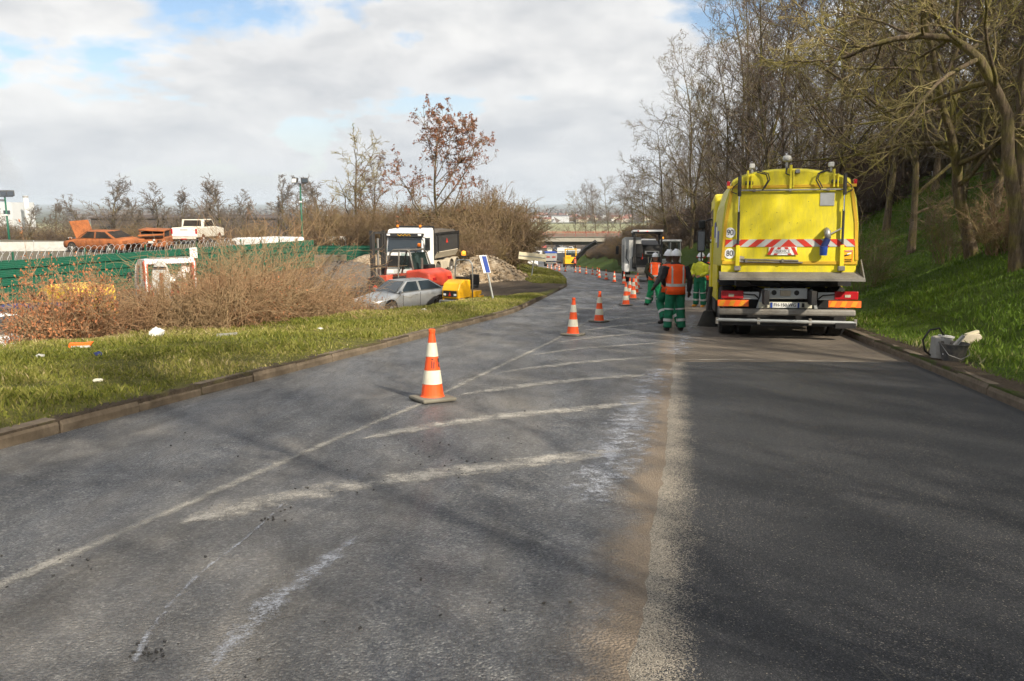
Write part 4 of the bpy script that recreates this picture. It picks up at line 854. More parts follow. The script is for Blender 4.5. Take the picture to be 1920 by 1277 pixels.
# ------------------------------------------------------------------ signs
p = FG(927, 562); tp_ = PT(905, 478, p.y); s_ = thing('leaning_post_sign', 'leaning post with narrow blue and white marker board by the yellow roller', 'sign', p)
e = tp_-p; MB().tube([(0, 0, -.2), e*.5, e], .035, 8).build('post', 'galv', s_)
e1, e2 = e*.60, e*.99; off = Vector((.0, -.05, 0)); u_ = Vector((.15, .05, 0)); MB().add([e1+off-u_*.8, e1+off+u_*.8, e2+off+u_*.8, e2+off-u_*.8, e1-off*.2-u_*.8, e1-off*.2+u_*.8, e2-off*.2+u_*.8, e2-off*.2-u_*.8], [(0, 1, 2, 3), (7, 6, 5, 4), (0, 4, 5, 1), (1, 5, 6, 2), (2, 6, 7, 3), (3, 7, 4, 0)]).build('board', 'white', s_)
off = Vector((.0, -.062, 0)); MB().poly([e1*1.02+off-u_*.25, e1*1.02+off+u_*.7, e2*.985+off+u_*.7, e2*.985+off-u_*.25]).build('blue_face', 'blue', s_, recalc=False)
p = FG(996, 520); s_ = thing('road_sign', 'plain pale back of a road sign on a tilted post at the lot corner', 'sign', p); tpx = PT(1003, 474, p.y)-p
MB().tube([(0, 0, -.2), tpx*.5, tpx*1.02], .045, 8).build('post', 'galv', s_); MB().box(tpx.x-.18, tpx.y-.06, tpx.z-.28, 2.0, .04, .52, ry=R(6)).build('board', 'cream', s_, bevel=.01); MB().box(tpx.x-.18, tpx.y-.10, tpx.z-.28, 1.9, .03, .05, ry=R(6)).build('stiffener', 'galv', s_)
dm = 22.0; p0 = PT(305, 560, dm); s_ = thing('oval_sign', 'grey back of an upright oval sign on a rusty post in the brambles', 'sign', (p0.x, dm, gz(p0.x, dm))); zc = PT(305, 530, dm).z-s_.location.z; hh = .52
MB().lathe([(.001, -.02), (.36, -.02), (.39, 0), (.36, .03), (.001, .03)], 28, axis='y').build('disc', 'light_grey', s_, smooth=False)
s_.children[0].location = (0, 0, zc); s_.children[0].scale = (.68, 1, 1.62)
MB().box(.03, -.05, zc/2, .07, .05, zc+.55).build('post', 'post_rust', s_); MB().box(0, -.05, zc+.42, .36, .04, .04).build('bracket', 'dark', s_)
# ------------------------------------------------------------------ smoke and haze
def vol_mat(n, c, dens, aniso=.0, noise=None):
    m = bpy.data.materials.new(n); m.use_nodes = True; nt = m.node_tree; nt.nodes.clear(); h = NT(nt); v = h.n('ShaderNodeVolumePrincipled'); v.inputs['Color'].default_value = (*c, 1); v.inputs['Density'].default_value = dens; v.inputs['Anisotropy'].default_value = aniso
    if noise: h.l(h.math('MULTIPLY', h.ramp(h.noise(h.coord('Object'), noise, 5, .6), [(.42, 0.0), (.7, 1.0)]), dens*2), v.inputs['Density'])
    o = h.n('ShaderNodeOutputMaterial'); h.l(v.outputs[0], o.inputs['Volume']); return m
_mats['haze_air'] = vol_mat('haze_air', (.76, .86, .98), 1.7e-4)
hzb = MB().box(0, 7150, -2, 19600, 14700, 80).build('haze', 'haze_air'); tag(hzb, 'pale blue haze of distance over the plain', 'haze', kind='stuff')

_mats['smoke_air'] = vol_mat('smoke_air', (.62, .64, .68), .016)
spt = [PT(62, 366, 430), PT(48, 356, 431), PT(30, 342, 433), PT(8, 318, 437), PT(-25, 290, 442), PT(-60, 262, 448)]; rgs = random.Random(4); srad = [1.0, 2.6, 4.6, 7.5, 10.5, 12]; rings_ = []
for i in range(26):
    f = i/25*5; k = min(int(f), 4); c_ = spt[k].lerp(spt[k+1], f-k); r_ = srad[k]+(srad[k+1]-srad[k])*(f-k); rings_.append([c_+Vector((math.cos(q)*.7, math.sin(q), math.cos(q)*.7))*r_*rgs.uniform(.75, 1.2) for q in np.linspace(0, 6.283, 14, False)])
smk = MB().loft(rings_).build('smoke', 'smoke_air', None, smooth=True); tag(smk, 'grey smoke drifting from the factory chimney', 'smoke', kind='stuff')
hzb.scale.z = 1.6
# ------------------------------------------------------------------ vehicles
def wheel(parent, x, y, r, w, rim='steel', mat='rubber', z=None, n=26, rimr=.6):
    z = r if z is None else z
    t = MB().lathe([(r*rimr, -w/2), (r*.93, -w/2), (r, -w*.32), (r, w*.32), (r*.93, w/2), (r*rimr, w/2)], n, axis='x').build('wheel', mat, parent, bevel=.01); t.location = (x, y, z)
    MB().lathe([(r*rimr*.98, -w/2-.004), (r*rimr*.9, -w/2+.02), (r*.3, -w/2+.03), (r*.22, -w/2-.02), (.001, -w/2-.02)], n, axis='x', cap=False).lathe([(r*rimr*.98, w/2+.004), (r*rimr*.9, w/2-.02), (r*.3, w/2-.03), (r*.22, w/2+.02), (.001, w/2+.02)], n, axis='x', cap=False).build('rim', rim, t, recalc=True)
    return t
def beacon(parent, x, y, z, mat='orange_lens', s=1.0):
    b = MB().lathe([(.05*s, 0), (.055*s, .03*s), (.055*s, .05*s)], 12, (x, y, z)).build('beacon_base', 'dark', parent)
    MB().lathe([(.05*s, .05*s), (.052*s, .11*s), (.04*s, .145*s), (.01*s, .155*s)], 12, (x, y, z)).build('beacon', mat, parent, smooth=True)
def quad_part(parent, name, pts, mat, out=.006, thick=.004):
    pts = [Vector(p) for p in pts]; nrm = (pts[1]-pts[0]).cross(pts[-1]-pts[0]).normalized()*out
    return MB().loft([[p+nrm*.1 for p in pts], [p+nrm for p in pts]]).build(name, mat, parent)
# ---- road sweeper ---------------------------------------------------------------------------------------------
swx, swy = PT(1480.5, 500, 15.25).x, 15.25
sw = thing('road_sweeper', 'big yellow road sweeper truck with SERVICE plate seen from behind on the road', 'truck', (swx, swy, float(RZ(swy))), -math.atan(.205), None, True)
def RFx(zx): return (zx-657)/338.0
def RFh(zy): return CAMZ-((280+zy/3.45)-385)*.0102+1.0
def rf(zx, zy, y=0.0): return (RFx(zx), y, RFh(zy))
sec = [(232, 750), (236, 500), (252, 340), (296, 192), (345, 164), (430, 142), (530, 127), (640, 122), (760, 128), (860, 143), (955, 168), (1017, 192), (1062, 320), (1080, 480), (1083, 750)]
secm = [(RFx(a), RFh(b)) for a, b in sec]
cx_ = 0.0; inner = [(x*.985, h if h > 2.5 else h) for x, h in secm]
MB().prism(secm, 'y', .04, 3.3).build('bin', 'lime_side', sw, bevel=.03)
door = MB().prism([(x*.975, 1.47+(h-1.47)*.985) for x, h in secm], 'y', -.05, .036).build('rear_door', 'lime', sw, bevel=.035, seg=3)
def bar(a, b, wd, mat, name, y=-.06, th=.02, parent=door):
    a = Vector(rf(*a, y)); b = Vector(rf(*b, y)); d = b-a; L = d.length; ang = math.atan2(d.z, d.x); c = (a+b)/2
    return MB().box(c.x, y, c.z, L, th, wd, ry=-ang).build(name, mat, parent, bevel=.004)
bar((262, 240), (1050, 240), .055, 'ochre', 'edge_trim', -.056); bar((243, 727), (1072, 727), .06, 'ochre', 'edge_trim', -.056)
for sgn in (0, 1):
    m_ = (lambda z: (1314-z) if sgn else z)
    bar((m_(246), 712), (m_(258), 470), .06, 'ochre', 'edge_trim', -.056); bar((m_(258), 468), (m_(290), 262), .06, 'ochre', 'edge_trim', -.056)
    # hydraulic ram
    x_ = RFx(m_(338)); MB().tube([(x_, -.12, RFh(170)), (x_, -.13, RFh(300))], .035, 10).build('ram_cylinder', 'dark', sw); MB().tube([(x_, -.125, RFh(300)), (x_, -.13, RFh(400))], .016, 8).build('ram_rod', 'chrome', sw)
    MB().tube([(x_, -.11, RFh(390)), (x_, -.11, RFh(610))], .024, 8).build('ram_tube', 'dark', sw); MB().box(x_, -.08, RFh(690), .075, .07, .45).build('door_clamp', 'lime', sw, bevel=.01)
    MB().box(x_, -.09, RFh(762), .12, .10, .09).build('clamp_foot', 'steel_dirty', sw, bevel=.01)
    xm = RFx(m_(395)); MB().box(xm-.02, -.05, RFh(195), .035, .12, .34).box(xm+.05, -.05, RFh(210), .03, .12, .25).build('hinge_lug', 'lime', sw, bevel=.008)
    MB().cyl((xm-.06, -.07, RFh(215)), (xm+.08, -.07, RFh(215)), .035).build('hinge_pin', 'dark', sw)
    MB().cyl((xm+.06*(-1 if sgn else 1), .02, RFh(150)), (xm+.06*(-1 if sgn else 1), .02, RFh(118)), .02).build('lamp_stalk', 'steel', sw); MB().box(xm+.06*(-1 if sgn else 1), .02, RFh(106), .095, .10, .09).build('work_lamp', 'light_grey', sw, bevel=.015)
    MB().box(RFx(m_(270)), 0.02, RFh(218), .06, .10, .10).build('marker_light', 'red_lens', sw, bevel=.012)
    hz_ = [(RFx(m_(445)), -.07, RFh(148)), (RFx(m_(500)), -.13, RFh(165)), (RFx(m_(512)), -.14, RFh(205)), (RFx(m_(480)), -.12, RFh(262))]
    MB().tube(hz_, .013, 6).tube([(a+.03, b-.01, c+.02) for a, b, c in hz_], .011, 6).build('hose', 'dark', sw)
    MB().tube([(x_, -.12, RFh(210)), (RFx(m_(300)), -.1, RFh(240)), (RFx(m_(290)), -.08, RFh(270)), (RFx(m_(325)), -.1, RFh(285))], .010, 6).build('hose', 'dark', sw)
MB().box(RFx(652), -.05, RFh(185), .045, .12, .46).box(RFx(668), -.05, RFh(195), .03, .12, .33).build('hinge_lug', 'lime', sw, bevel=.008)
MB().cyl((RFx(628), -.02, RFh(150)), (RFx(628), -.02, RFh(85)), .022).build('lamp_stalk', 'steel', sw); MB().lathe([(.05, 0), (.078, .012), (.082, .06), (.07, .10), (.02, .112)], 16, (RFx(628), -.02, RFh(82))).build('beacon', 'light_grey', sw, smooth=True)
MB().tube([(RFx(628), -.03, RFh(120)), (RFx(622), -.08, RFh(160)), (RFx(645), -.1, RFh(172)), (RFx(690), -.08, RFh(150))], .012, 6).build('hose', 'dark', sw); MB().box(RFx(692), -.08, RFh(148), .08, .08, .07).build('camera', 'steel', sw, bevel=.01)
MB().tube([(RFx(345), -.10, RFh(263)), (RFx(985), -.10, RFh(266))], .017, 8).build('cross_pipe', 'steel', sw)
for zx in (430, 650, 880): MB().box(RFx(zx), -.085, RFh(264), .05, .06, .05).build('pipe_clip', 'steel_dirty', sw)
MB().box(RFx(878), -.058, RFh(325), .255, .012, .245).build('blank_plate', 'alu', door, bevel=.012)
# hazard band: slanted red and white pieces meeting in a chevron
za, zb_ = RFh(576), RFh(624); bx0, bx1 = RFx(252), RFx(1057)
MB().box((bx0+bx1)/2, -.058, (za+zb_)/2, bx1-bx0, .010, za-zb_).build('hazard_band', 'reflect', door)
cxm = RFx(653)
def para(x0, x1, sl, mat='red', name='hazard_stripe', z0=None, z1=None, y=-.066):
    z0 = zb_ if z0 is None else z0; z1 = za if z1 is None else z1; pts = [(x0, z0), (x1, z0), (x1+sl, z1), (x0+sl, z1)]
    pts = [(min(max(a, bx0), bx1), b) for a, b in pts]; MB().prism(pts, 'y', y, y+.005).build(name, mat, door)
for k in range(5):
    xa = cxm-.44-k*.30; para(xa, xa+.145, .17); xb = cxm+.44+k*.30; para(xb-.145, xb, -.17)
MB().prism([(cxm-.15, zb_), (cxm+.15, zb_), (cxm, za)], 'y', -.066, -.061).build('hazard_stripe', 'red', door)
s0_, s1_ = RFh(677), RFh(626); MB().box(RFx(618), -.075, (s0_+s1_)/2, .51, .012, s1_-s0_).build('service_plate', 'white_clean', door)
for sgn in (-1, 1):
    for k in range(2):
        x0 = RFx(618)+sgn*(.10+.12*k); MB().prism([(x0, s0_+.004), (x0+sgn*.065, s0_+.004), (x0+sgn*(.065-.075), s1_-.004), (x0-sgn*.075, s1_-.004)], 'y', -.086, -.082).build('chevron', 'red', door)
MB().box(RFx(618), -.0885, (s0_+s1_)/2-.005, .29, .004, .075).build('lettering_field', 'white_clean', door); text('SERVICE', .082, face_M(RFx(618), -.092, (s0_+s1_)/2-.005), 'black', door, sx=.9)
for zy, s in ((532, '90'), (667, '80')):
    MB().lathe([(.001, -.064), (.098, -.064), (.098, -.056), (.001, -.056)], 28, (RFx(288), 0, RFh(zy)), 'y').build('speed_disc', 'white_clean', door); text(s, .155, face_M(RFx(288), -.067, RFh(zy)), 'black', door, sx=.82, ext=.003)
st_ = MB().box(RFx(1015), -.058, RFh(688), .165, .008, .245).build('blind_spot_sticker', 'red', door); MB().box(RFx(1015), -.063, RFh(690), .135, .006, .19).build('sticker_face', 'yellow', st_)
text('ATTENTION', .026, face_M(RFx(1015), -.066, RFh(652)), 'white_clean', st_); text('ANGLES\nMORTS', .034, face_M(RFx(1015), -.069, RFh(712)), 'black', st_); MB().box(RFx(1008), -.067, RFh(678), .09, .004, .03, ry=-.3).build('truck_symbol', 'black', st_); MB().box(RFx(1022), -.068, RFh(668), .075, .004, .022, ry=-.3).build('truck_symbol', 'white_clean', st_)
rvb = random.Random(12)
for k in range(11): MB().lathe([(.001, -.056), (.006, -.055), (.007, -.05)], 8, (RFx(rvb.uniform(380, 960)), 0, RFh(rvb.uniform(300, 560))), 'y').build('bolt_head', 'dark', door)
# blue valve with grey elbow and lever
MB().tube([(RFx(880), -.06, RFh(520)), (RFx(880), -.17, RFh(530)), (RFx(884), -.18, RFh(575))], [.055, .06, .058], 12).build('valve_elbow', 'steel', sw, smooth=True); MB().tube([(RFx(884), -.18, RFh(572)), (RFx(862), -.17, RFh(625))], .06, 12).build('valve_hose', 'navy', sw)
MB().cyl((RFx(862), -.17, RFh(622)), (RFx(862), -.15, RFh(678)), .075, .066).build('valve_cap', 'blue', sw); MB().tube([(RFx(900), -.15, RFh(545)), (RFx(965), -.12, RFh(510))], .014, 6).build('valve_lever', 'steel', sw)
MB().tube([(RFx(360), -.10, RFh(705)), (RFx(715), -.10, RFh(714))], .018, 8).tube([(RFx(360), -.09, RFh(720)), (RFx(742), -.09, RFh(726))], .015, 8).build('locking_rod', 'steel_dirty', sw); MB().prism([(RFx(350), RFh(680)), (RFx(382), RFh(688)), (RFx(372), RFh(722)), (RFx(350), RFh(722))], 'y', -.10, -.06).build('rod_bracket', 'pad_beige', sw)
for zx in (393, 618): MB().box(RFx(zx), -.1, RFh(713), .04, .06, .07).build('rod_clip', 'steel_dirty', sw)
MB().box(RFx(652), -.0, RFh(768), 2.46, .08, .16).build('sill', 'lime', sw, bevel=.01)
MB().add([(RFx(225), .0, RFh(782)), (RFx(1078), .0, RFh(782)), (RFx(1100), -.42, RFh(828)), (RFx(222), -.42, RFh(822)), (RFx(225), .0, RFh(795)), (RFx(1078), .0, RFh(795)), (RFx(1100), -.42, RFh(842)), (RFx(222), -.42, RFh(836))], [(0, 1, 2, 3), (7, 6, 5, 4), (0, 4, 5, 1), (1, 5, 6, 2), (2, 6, 7, 3), (3, 7, 4, 0)]).build('discharge_chute', 'steel_dirty', sw)
MB().prism([(-.42, RFh(842)), (0, RFh(795)), (0, RFh(705))], 'x', RFx(1096), RFx(1102)).build('chute_cheek', 'steel_dirty', sw)
# chassis, bumper, lights
MB().box(-.42, 2.8, .82, .09, 6.6, .26).build('chassis_rail', 'dark', sw); MB().box(.42, 2.8, .82, .09, 6.6, .26).build('chassis_rail', 'dark', sw); MB().box(0, 1.6, 1.28, 2.2, 3.0, .12).build('subframe', 'dark', sw)
MB().box(0, .45, 1.12, 1.9, .6, .22).build('hydraulic_tank', 'dark', sw, bevel=.03)
dk = MB()
for a in ((-.85, -.1), (-.3, .35), (.15, -.3), (.6, .2)): dk.tube([(a[0], .2, 1.2), (a[0]+.2, .1, 1.05), (a[1], .15, 1.0)], .02, 6)
dk.build('hose', 'black', sw)
MB().box(RFx(647), -.03, RFh(925), .79, .06, .21).build('tow_beam', 'galv', sw, bevel=.012)
for zx in (574, 714): MB().lathe([(.001, -.075), (.045, -.075), (.05, -.06)], 16, (RFx(zx), 0, RFh(920)), 'y').build('tow_hole', 'black', sw)
MB().box(RFx(644), -.08, RFh(922), .19, .06, .10).build('tow_socket', 'pad_beige', sw, bevel=.01)
for sgn in (-1, 1): MB().prism([(sgn*.42, RFh(900)), (sgn*.50, RFh(1022)), (sgn*.56, RFh(1022)), (sgn*.46, RFh(900))], 'y', -.06, .02).build('bumper_bracket', 'galv', sw)
np_ = MB().box(RFx(645), -.05, RFh(1000), .98, .03, .115).build('plate_holder', 'plate', sw, bevel=.006)
MB().box(RFx(645), -.070, RFh(1000), .55, .008, .10).build('number_plate', 'white', np_); MB().box(RFx(560), -.076, RFh(1000), .04, .006, .10).build('plate_band', 'blue', np_); MB().box(RFx(727), -.076, RFh(1000), .035, .006, .10).build('plate_band', 'blue', np_)
text('FH-150-WG', .088, face_M(RFx(643), -.078, RFh(1000)), 'black', np_, sx=.92)
for zx in (527, 755): MB().box(RFx(zx), -.078, RFh(1000), .045, .03, .08).build('plate_lamp', 'dark', np_)
for sgn in (-1, 1):
    xc = sgn*1.04+.02; l_ = MB().box(xc, -.05, RFh(935), .42, .09, .155).build('rear_light', 'red_lens', sw, bevel=.015); MB().box(xc+.02*sgn, -.098, RFh(938), .10, .01, .05).build('reversing_lens', 'pad_beige', l_)
    MB().box(xc-.32*sgn, -.02, RFh(940), .36, .05, .14).build('light_bracket', 'galv', sw)
    hb_ = MB().box(xc-.02*sgn, -.06, RFh(990), .58, .02, .125).build('hazard_board', 'orange', sw)
    for k in range(3): x0 = xc-.02*sgn-.28+k*.19; MB().prism([(x0, RFh(1008)), (x0+.09, RFh(1008)), (x0+.14, RFh(972)), (x0+.05, RFh(972))], 'y', -.076, -.071).build('hazard_stripe', 'amber', hb_)
    MB().tube([(xc-.2*sgn, -.05, RFh(930)), (xc-.42*sgn, -.09, RFh(935)), (xc-.5*sgn, -.05, RFh(960))], .012, 6).build('cable', 'black', sw)
MB().box(RFx(648), -.12, RFh(1045), 2.5, .13, .125).build('bumper_beam', 'steel_dirty', sw, bevel=.035); MB().tube([(RFx(215), -.16, RFh(1098)), (RFx(1075), -.16, RFh(1108))], .035, 10).build('spray_bar', 'galv', sw)
for zx in (218, 480, 797, 1070): MB().box(RFx(zx), -.15, RFh(1104), .05, .08, .12).build('spray_clip', 'steel_dirty', sw)
MB().box(.0, -.05, RFh(1118), 2.4, .06, .10).build('spray_rail', 'dark', sw); MB().box(RFx(1010), -.08, RFh(1125), .36, .25, .10).build('nozzle_box', 'black', sw)
MB().box(0, .6, .62, 2.3, .5, .35).build('suction_box', 'black', sw, bevel=.03); MB().box(0, .32, .42, 2.2, .04, .30).build('mud_flap', 'black', sw)
for sgn in (-1, 1):
    for dx_ in (0, .33): wheel(sw, sgn*(1.06-dx_), 1.05, .50, .30, 'steel_dirty')
    wheel(sw, sgn*1.08, 5.0, .50, .30, 'steel_dirty'); MB().prism([(.42, 1.02), (.5, 1.12), (1.6, 1.12), (1.7, 1.0), (1.66, 1.0), (1.58, 1.07), (.54, 1.07)], 'x', sgn*.78, sgn*1.24).build('mudguard', 'black', sw)
MB().prism([(3.55, .75), (3.55, 3.0), (3.75, 3.08), (5.35, 3.05), (5.75, 2.0), (5.8, .75)], 'x', -1.24, 1.24).build('cab', 'lime', sw, bevel=.06)
for sgn in (-1, 1): quad_part(sw, 'side_window', [(sgn*1.243, 4.1, 1.95), (sgn*1.243, 5.45, 1.95), (sgn*1.243, 5.2, 2.75), (sgn*1.243, 4.1, 2.75)][::sgn], 'glass', .008)
quad_part(sw, 'windscreen', [(1.1, 5.79, 1.95), (-1.1, 5.79, 1.95), (-1.05, 5.42, 2.9), (1.05, 5.42, 2.9)], 'glass', .02)
for sgn in (-1, 1):
    ms = MB().tube([(sgn*1.24, 5.1, 2.55), (sgn*1.45, 5.15, 2.50), (sgn*1.47, 5.15, 1.5), (sgn*1.25, 5.1, 1.4)], .022, 6).build('mirror_arm', 'black', sw); MB().box(sgn*1.48, 5.12, 2.0, .20, .10, .55).build('mirror', 'black', ms, bevel=.04); MB().box(sgn*1.48, 5.065, 2.0, .16, .006, .48).build('mirror_glass', 'glass', ms); MB().box(sgn*1.47, 5.12, 2.42, .17, .1, .22).build('wide_mirror', 'black', ms, bevel=.03)
MB().box(-1.235, 2.5, 1.05, .04, 2.3, .75).build('side_skirt', 'lime', sw, bevel=.01); MB().box(1.235, 2.5, 1.05, .04, 2.3, .75).build('side_skirt', 'lime', sw, bevel=.01)
for k in range(3): MB().box(-1.249, 1.2+k*.75, 1.95+.12*k, .012, .55, .34).build('blue_decal', ['blue', 'white', 'blue'][k], sw)
MB().box(-1.27, 3.42, 1.5, .05, .07, 1.6).build('grab_rail', 'lime', sw); MB().tube([(-1.3, 3.0, .9), (-1.36, 2.9, .35), (-1.42, 2.9, .12)], .05, 8).build('broom_arm', 'dark', sw)
MB().lathe([(.08, .36), (.13, .34), (.24, .06), (.26, .0), (.0, .02)], 26, (-1.33, 2.9, .0)).build('side_broom', 'brush', sw)
MB().box(-1.0, 2.6, .62, .5, 1.3, .5).build('tool_box', 'dark', sw, bevel=.03); MB().box(1.0, 2.6, .62, .5, 1.3, .5).build('fuel_tank', 'dark', sw, bevel=.06)
# ---- cars ----------------------------------------------------------------------------------------------------
def car(o, L=4.7, W=1.78, H=1.43, body='silver', kind='sedan', rim='alu', tyre='dusty_rubber', glass='glass', hood_up=False, wrecked=False, wr=.31):
    hw = W/2; S = [(0, .42, .60, .74), (.02, .26, .68, .86), (.10, .20, .76, .95), (.26, .20, .90, 1.0), (.5, .20, .94, 1.0), (.78, .20, .96, 1.0), (.93, .22, .97, .97), (.985, .28, .90, .90), (1, .45, .74, .80)]
    if kind == 'hatch': S = [(0, .42, .62, .76), (.03, .26, .72, .88), (.12, .20, .82, .96), (.28, .20, .92, 1.0), (.6, .20, .96, 1.0), (.9, .22, .98, .98), (.98, .28, .96, .94), (1, .42, .85, .88)]
    rings = []
    for f, zl, zt, k in S:
        y = L/2-f*L; w = hw*k; h_ = zt-zl; half = [(w*.86, zl), (w*.97, zl+.14*h_), (w, zl+.45*h_), (w*.985, zl+.72*h_), (w*.93, zt-.05*h_), (w*.80, zt), (w*.4, zt+.018)]
        rings.append([(x, y, z) for x, z in half]+[(-x, y, z) for x, z in reversed(half)])
    MB().loft(rings).build('body', body, o, smooth=True)
    a, b, c, d = (.27, .42, .70, .88) if kind == 'sedan' else (.24, .40, .86, .97)
    Y = lambda f: L/2-f*L
    bw, rw_ = hw*.90, hw*.70; zb = .93
    P_ = {}
    for sgn in (-1, 1): P_[sgn] = [Vector((sgn*bw, Y(a), zb-.02)), Vector((sgn*rw_, Y(b), H-.03)), Vector((sgn*rw_, Y(c), H-.03)), Vector((sgn*bw, Y(d), zb+.02))]
    mid = [(0, Y(a)+.06, zb-.0), (0, Y(b)+.03, H+.01), (0, Y(c)-.02, H+.01), (0, Y(d)-.04, zb+.03)]
    ring = lambda i: [P_[1][i], Vector(mid[i]), P_[-1][i]]
    v = [p for i in range(4) for p in ring(i)]; fcs = []
    for i in range(3): fcs += [(i*3, i*3+1, i*3+4, i*3+3), (i*3+1, i*3+2, i*3+5, i*3+4)]
    fcs += [(0, 3, 6, 9), (2, 11, 8, 5), (0, 9, 10, 11, 2, 1)]
    MB().add(v, fcs).build('roof', body, o, bevel=.03)
    gl = 'char' if wrecked else glass
    def inset(pts, k=.88):
        c_ = sum((Vector(p) for p in pts), Vector())/len(pts); return [c_+(Vector(p)-c_)*k for p in pts]
    for sgn in (-1, 1):
        p0, p1, p2, p3 = P_[sgn]; m0 = p0.lerp(p3, .47); m1 = p1.lerp(p2, .45)
        for nm, pts in (('front_side_window', [p0.lerp(m0, .12), m0, m1, p1]), ('rear_side_window', [m0, p3.lerp(m0, .06), p2, m1])):
            pp = inset(pts, .86); quad_part(o, nm, pp[::-1] if sgn > 0 else pp, gl, .014)
        for yy in (Y(.185), Y(.80)):
            wheel(o, sgn*(hw-.10), yy, wr, .20, rim, tyre, n=22, rimr=.66)
            MB().lathe([(.001, 0), (wr*1.16, 0), (wr*1.16, .012), (.001, .012)], 24, (sgn*(hw*.995)-(0 if sgn < 0 else .012), yy, wr+.02), 'x').build('wheel_arch', 'black', o)
        if not wrecked:
            m_ = MB().box(sgn*(hw+.04), Y(.30), .98, .20, .10, .13).build('wing_mirror', body, o, bevel=.035)
            MB().box(sgn*hw*.66, Y(.005), .62, .36, .06, .13).build('headlight', 'lens_white', o, bevel=.02); MB().box(sgn*hw*.72, Y(.996), .78, .34, .05, .15).build('tail_light', 'red_lens', o, bevel=.02)
            for f in (.33, .545): MB().box(sgn*(hw*1.0), Y(f), .58, .008, .012, .62).build('door_seam', 'black', o)
            for f in (.50, .70): MB().box(sgn*(hw*.995), Y(f), .80, .03, .16, .035).build('door_handle', body, o, bevel=.008)
    w1 = inset([P_[-1][0], P_[1][0], P_[1][1], P_[-1][1]], .88); quad_part(o, 'windscreen', [p+Vector((0, .045, .018)) for p in w1][::-1], gl, .012)
    w2 = inset([P_[1][3], P_[-1][3], P_[-1][2], P_[1][2]], .86); quad_part(o, 'rear_window', [p+Vector((0, -.03, .018)) for p in w2][::-1], gl, .012)
    if not wrecked: MB().box(0, Y(1.0)-.012, .62, .5, .02, .11).build('number_plate', 'plate', o); MB().box(0, Y(0)+.012, .45, .5, .02, .11).build('number_plate', 'plate', o)
    if hood_up:
        hd = MB().box(0, 0, 0, W*.84, 1.15, .04).build('bonnet', body, o, bevel=.02); hd.location = (0, Y(.235)+.18, 1.42); hd.rotation_euler = (R(68), 0, 0); MB().box(0, Y(.13), .80, W*.7, .8, .06).build('engine_bay', 'char', o)
        for k in range(6): MB().box(random.uniform(-.5, .5), Y(random.uniform(.03, .2)), .8, random.uniform(.1, .3), random.uniform(.1, .3), .2, rz=random.random()).build('engine_piece', random.choice(['char', 'light_grey', 'rust']), o)
    return o
def on(px, py=None, d=None, z=None):
    if d is None: return FG(px, py)
    x = (px-960)/1500*d; return Vector((x, d, gz(x, d) if z is None else z))
sedan = thing('silver_car', 'silver saloon car parked on the dirt lot behind the verge', 'car', on(757, d=36.6), math.pi-.74); car(sedan, body='silver')
# ---- tipper truck ----------------------------------------------------------------------------------------------
tt = thing('tipper_truck', 'white cabbed tipper truck with dark grey tipping body on the dirt lot', 'truck', on(760, d=50.0), math.pi-.23)
tt.location.z = -3.2
MB().prism([(0, .85), (.02, 1.9), (-.12, 2.95), (-.35, 3.28), (-1.9, 3.35), (-2.05, 3.2), (-2.05, .95)], 'x', -1.22, 1.22).build('cab', 'white_clean', tt, bevel=.07)
quad_part(tt, 'windscreen', [(-1.12, .035, 1.92), (1.12, .035, 1.92), (1.08, -.085, 2.78), (-1.08, -.085, 2.78)][::-1], 'glass', .03)
MB().prism([(.02, 2.80), (.16, 2.84), (.02, 3.06), (-.2, 3.06)], 'x', -1.24, 1.24).build('sun_visor', 'black', tt, bevel=.02); MB().tube([(.42-.07*k+.05*math.sin(k*2.1), .145-.002*k, 2.935+.05*math.sin(k*1.9+.4)) for k in range(13)], .016, 5).build('script_mark', 'yellow', tt)
MB().box(0, .02, 1.3, 2.3, .06, .75).build('grille', 'black', tt, bevel=.03); MB().box(0, .06, .62, 2.46, .3, .42).build('front_bumper', 'light_grey', tt, bevel=.06)
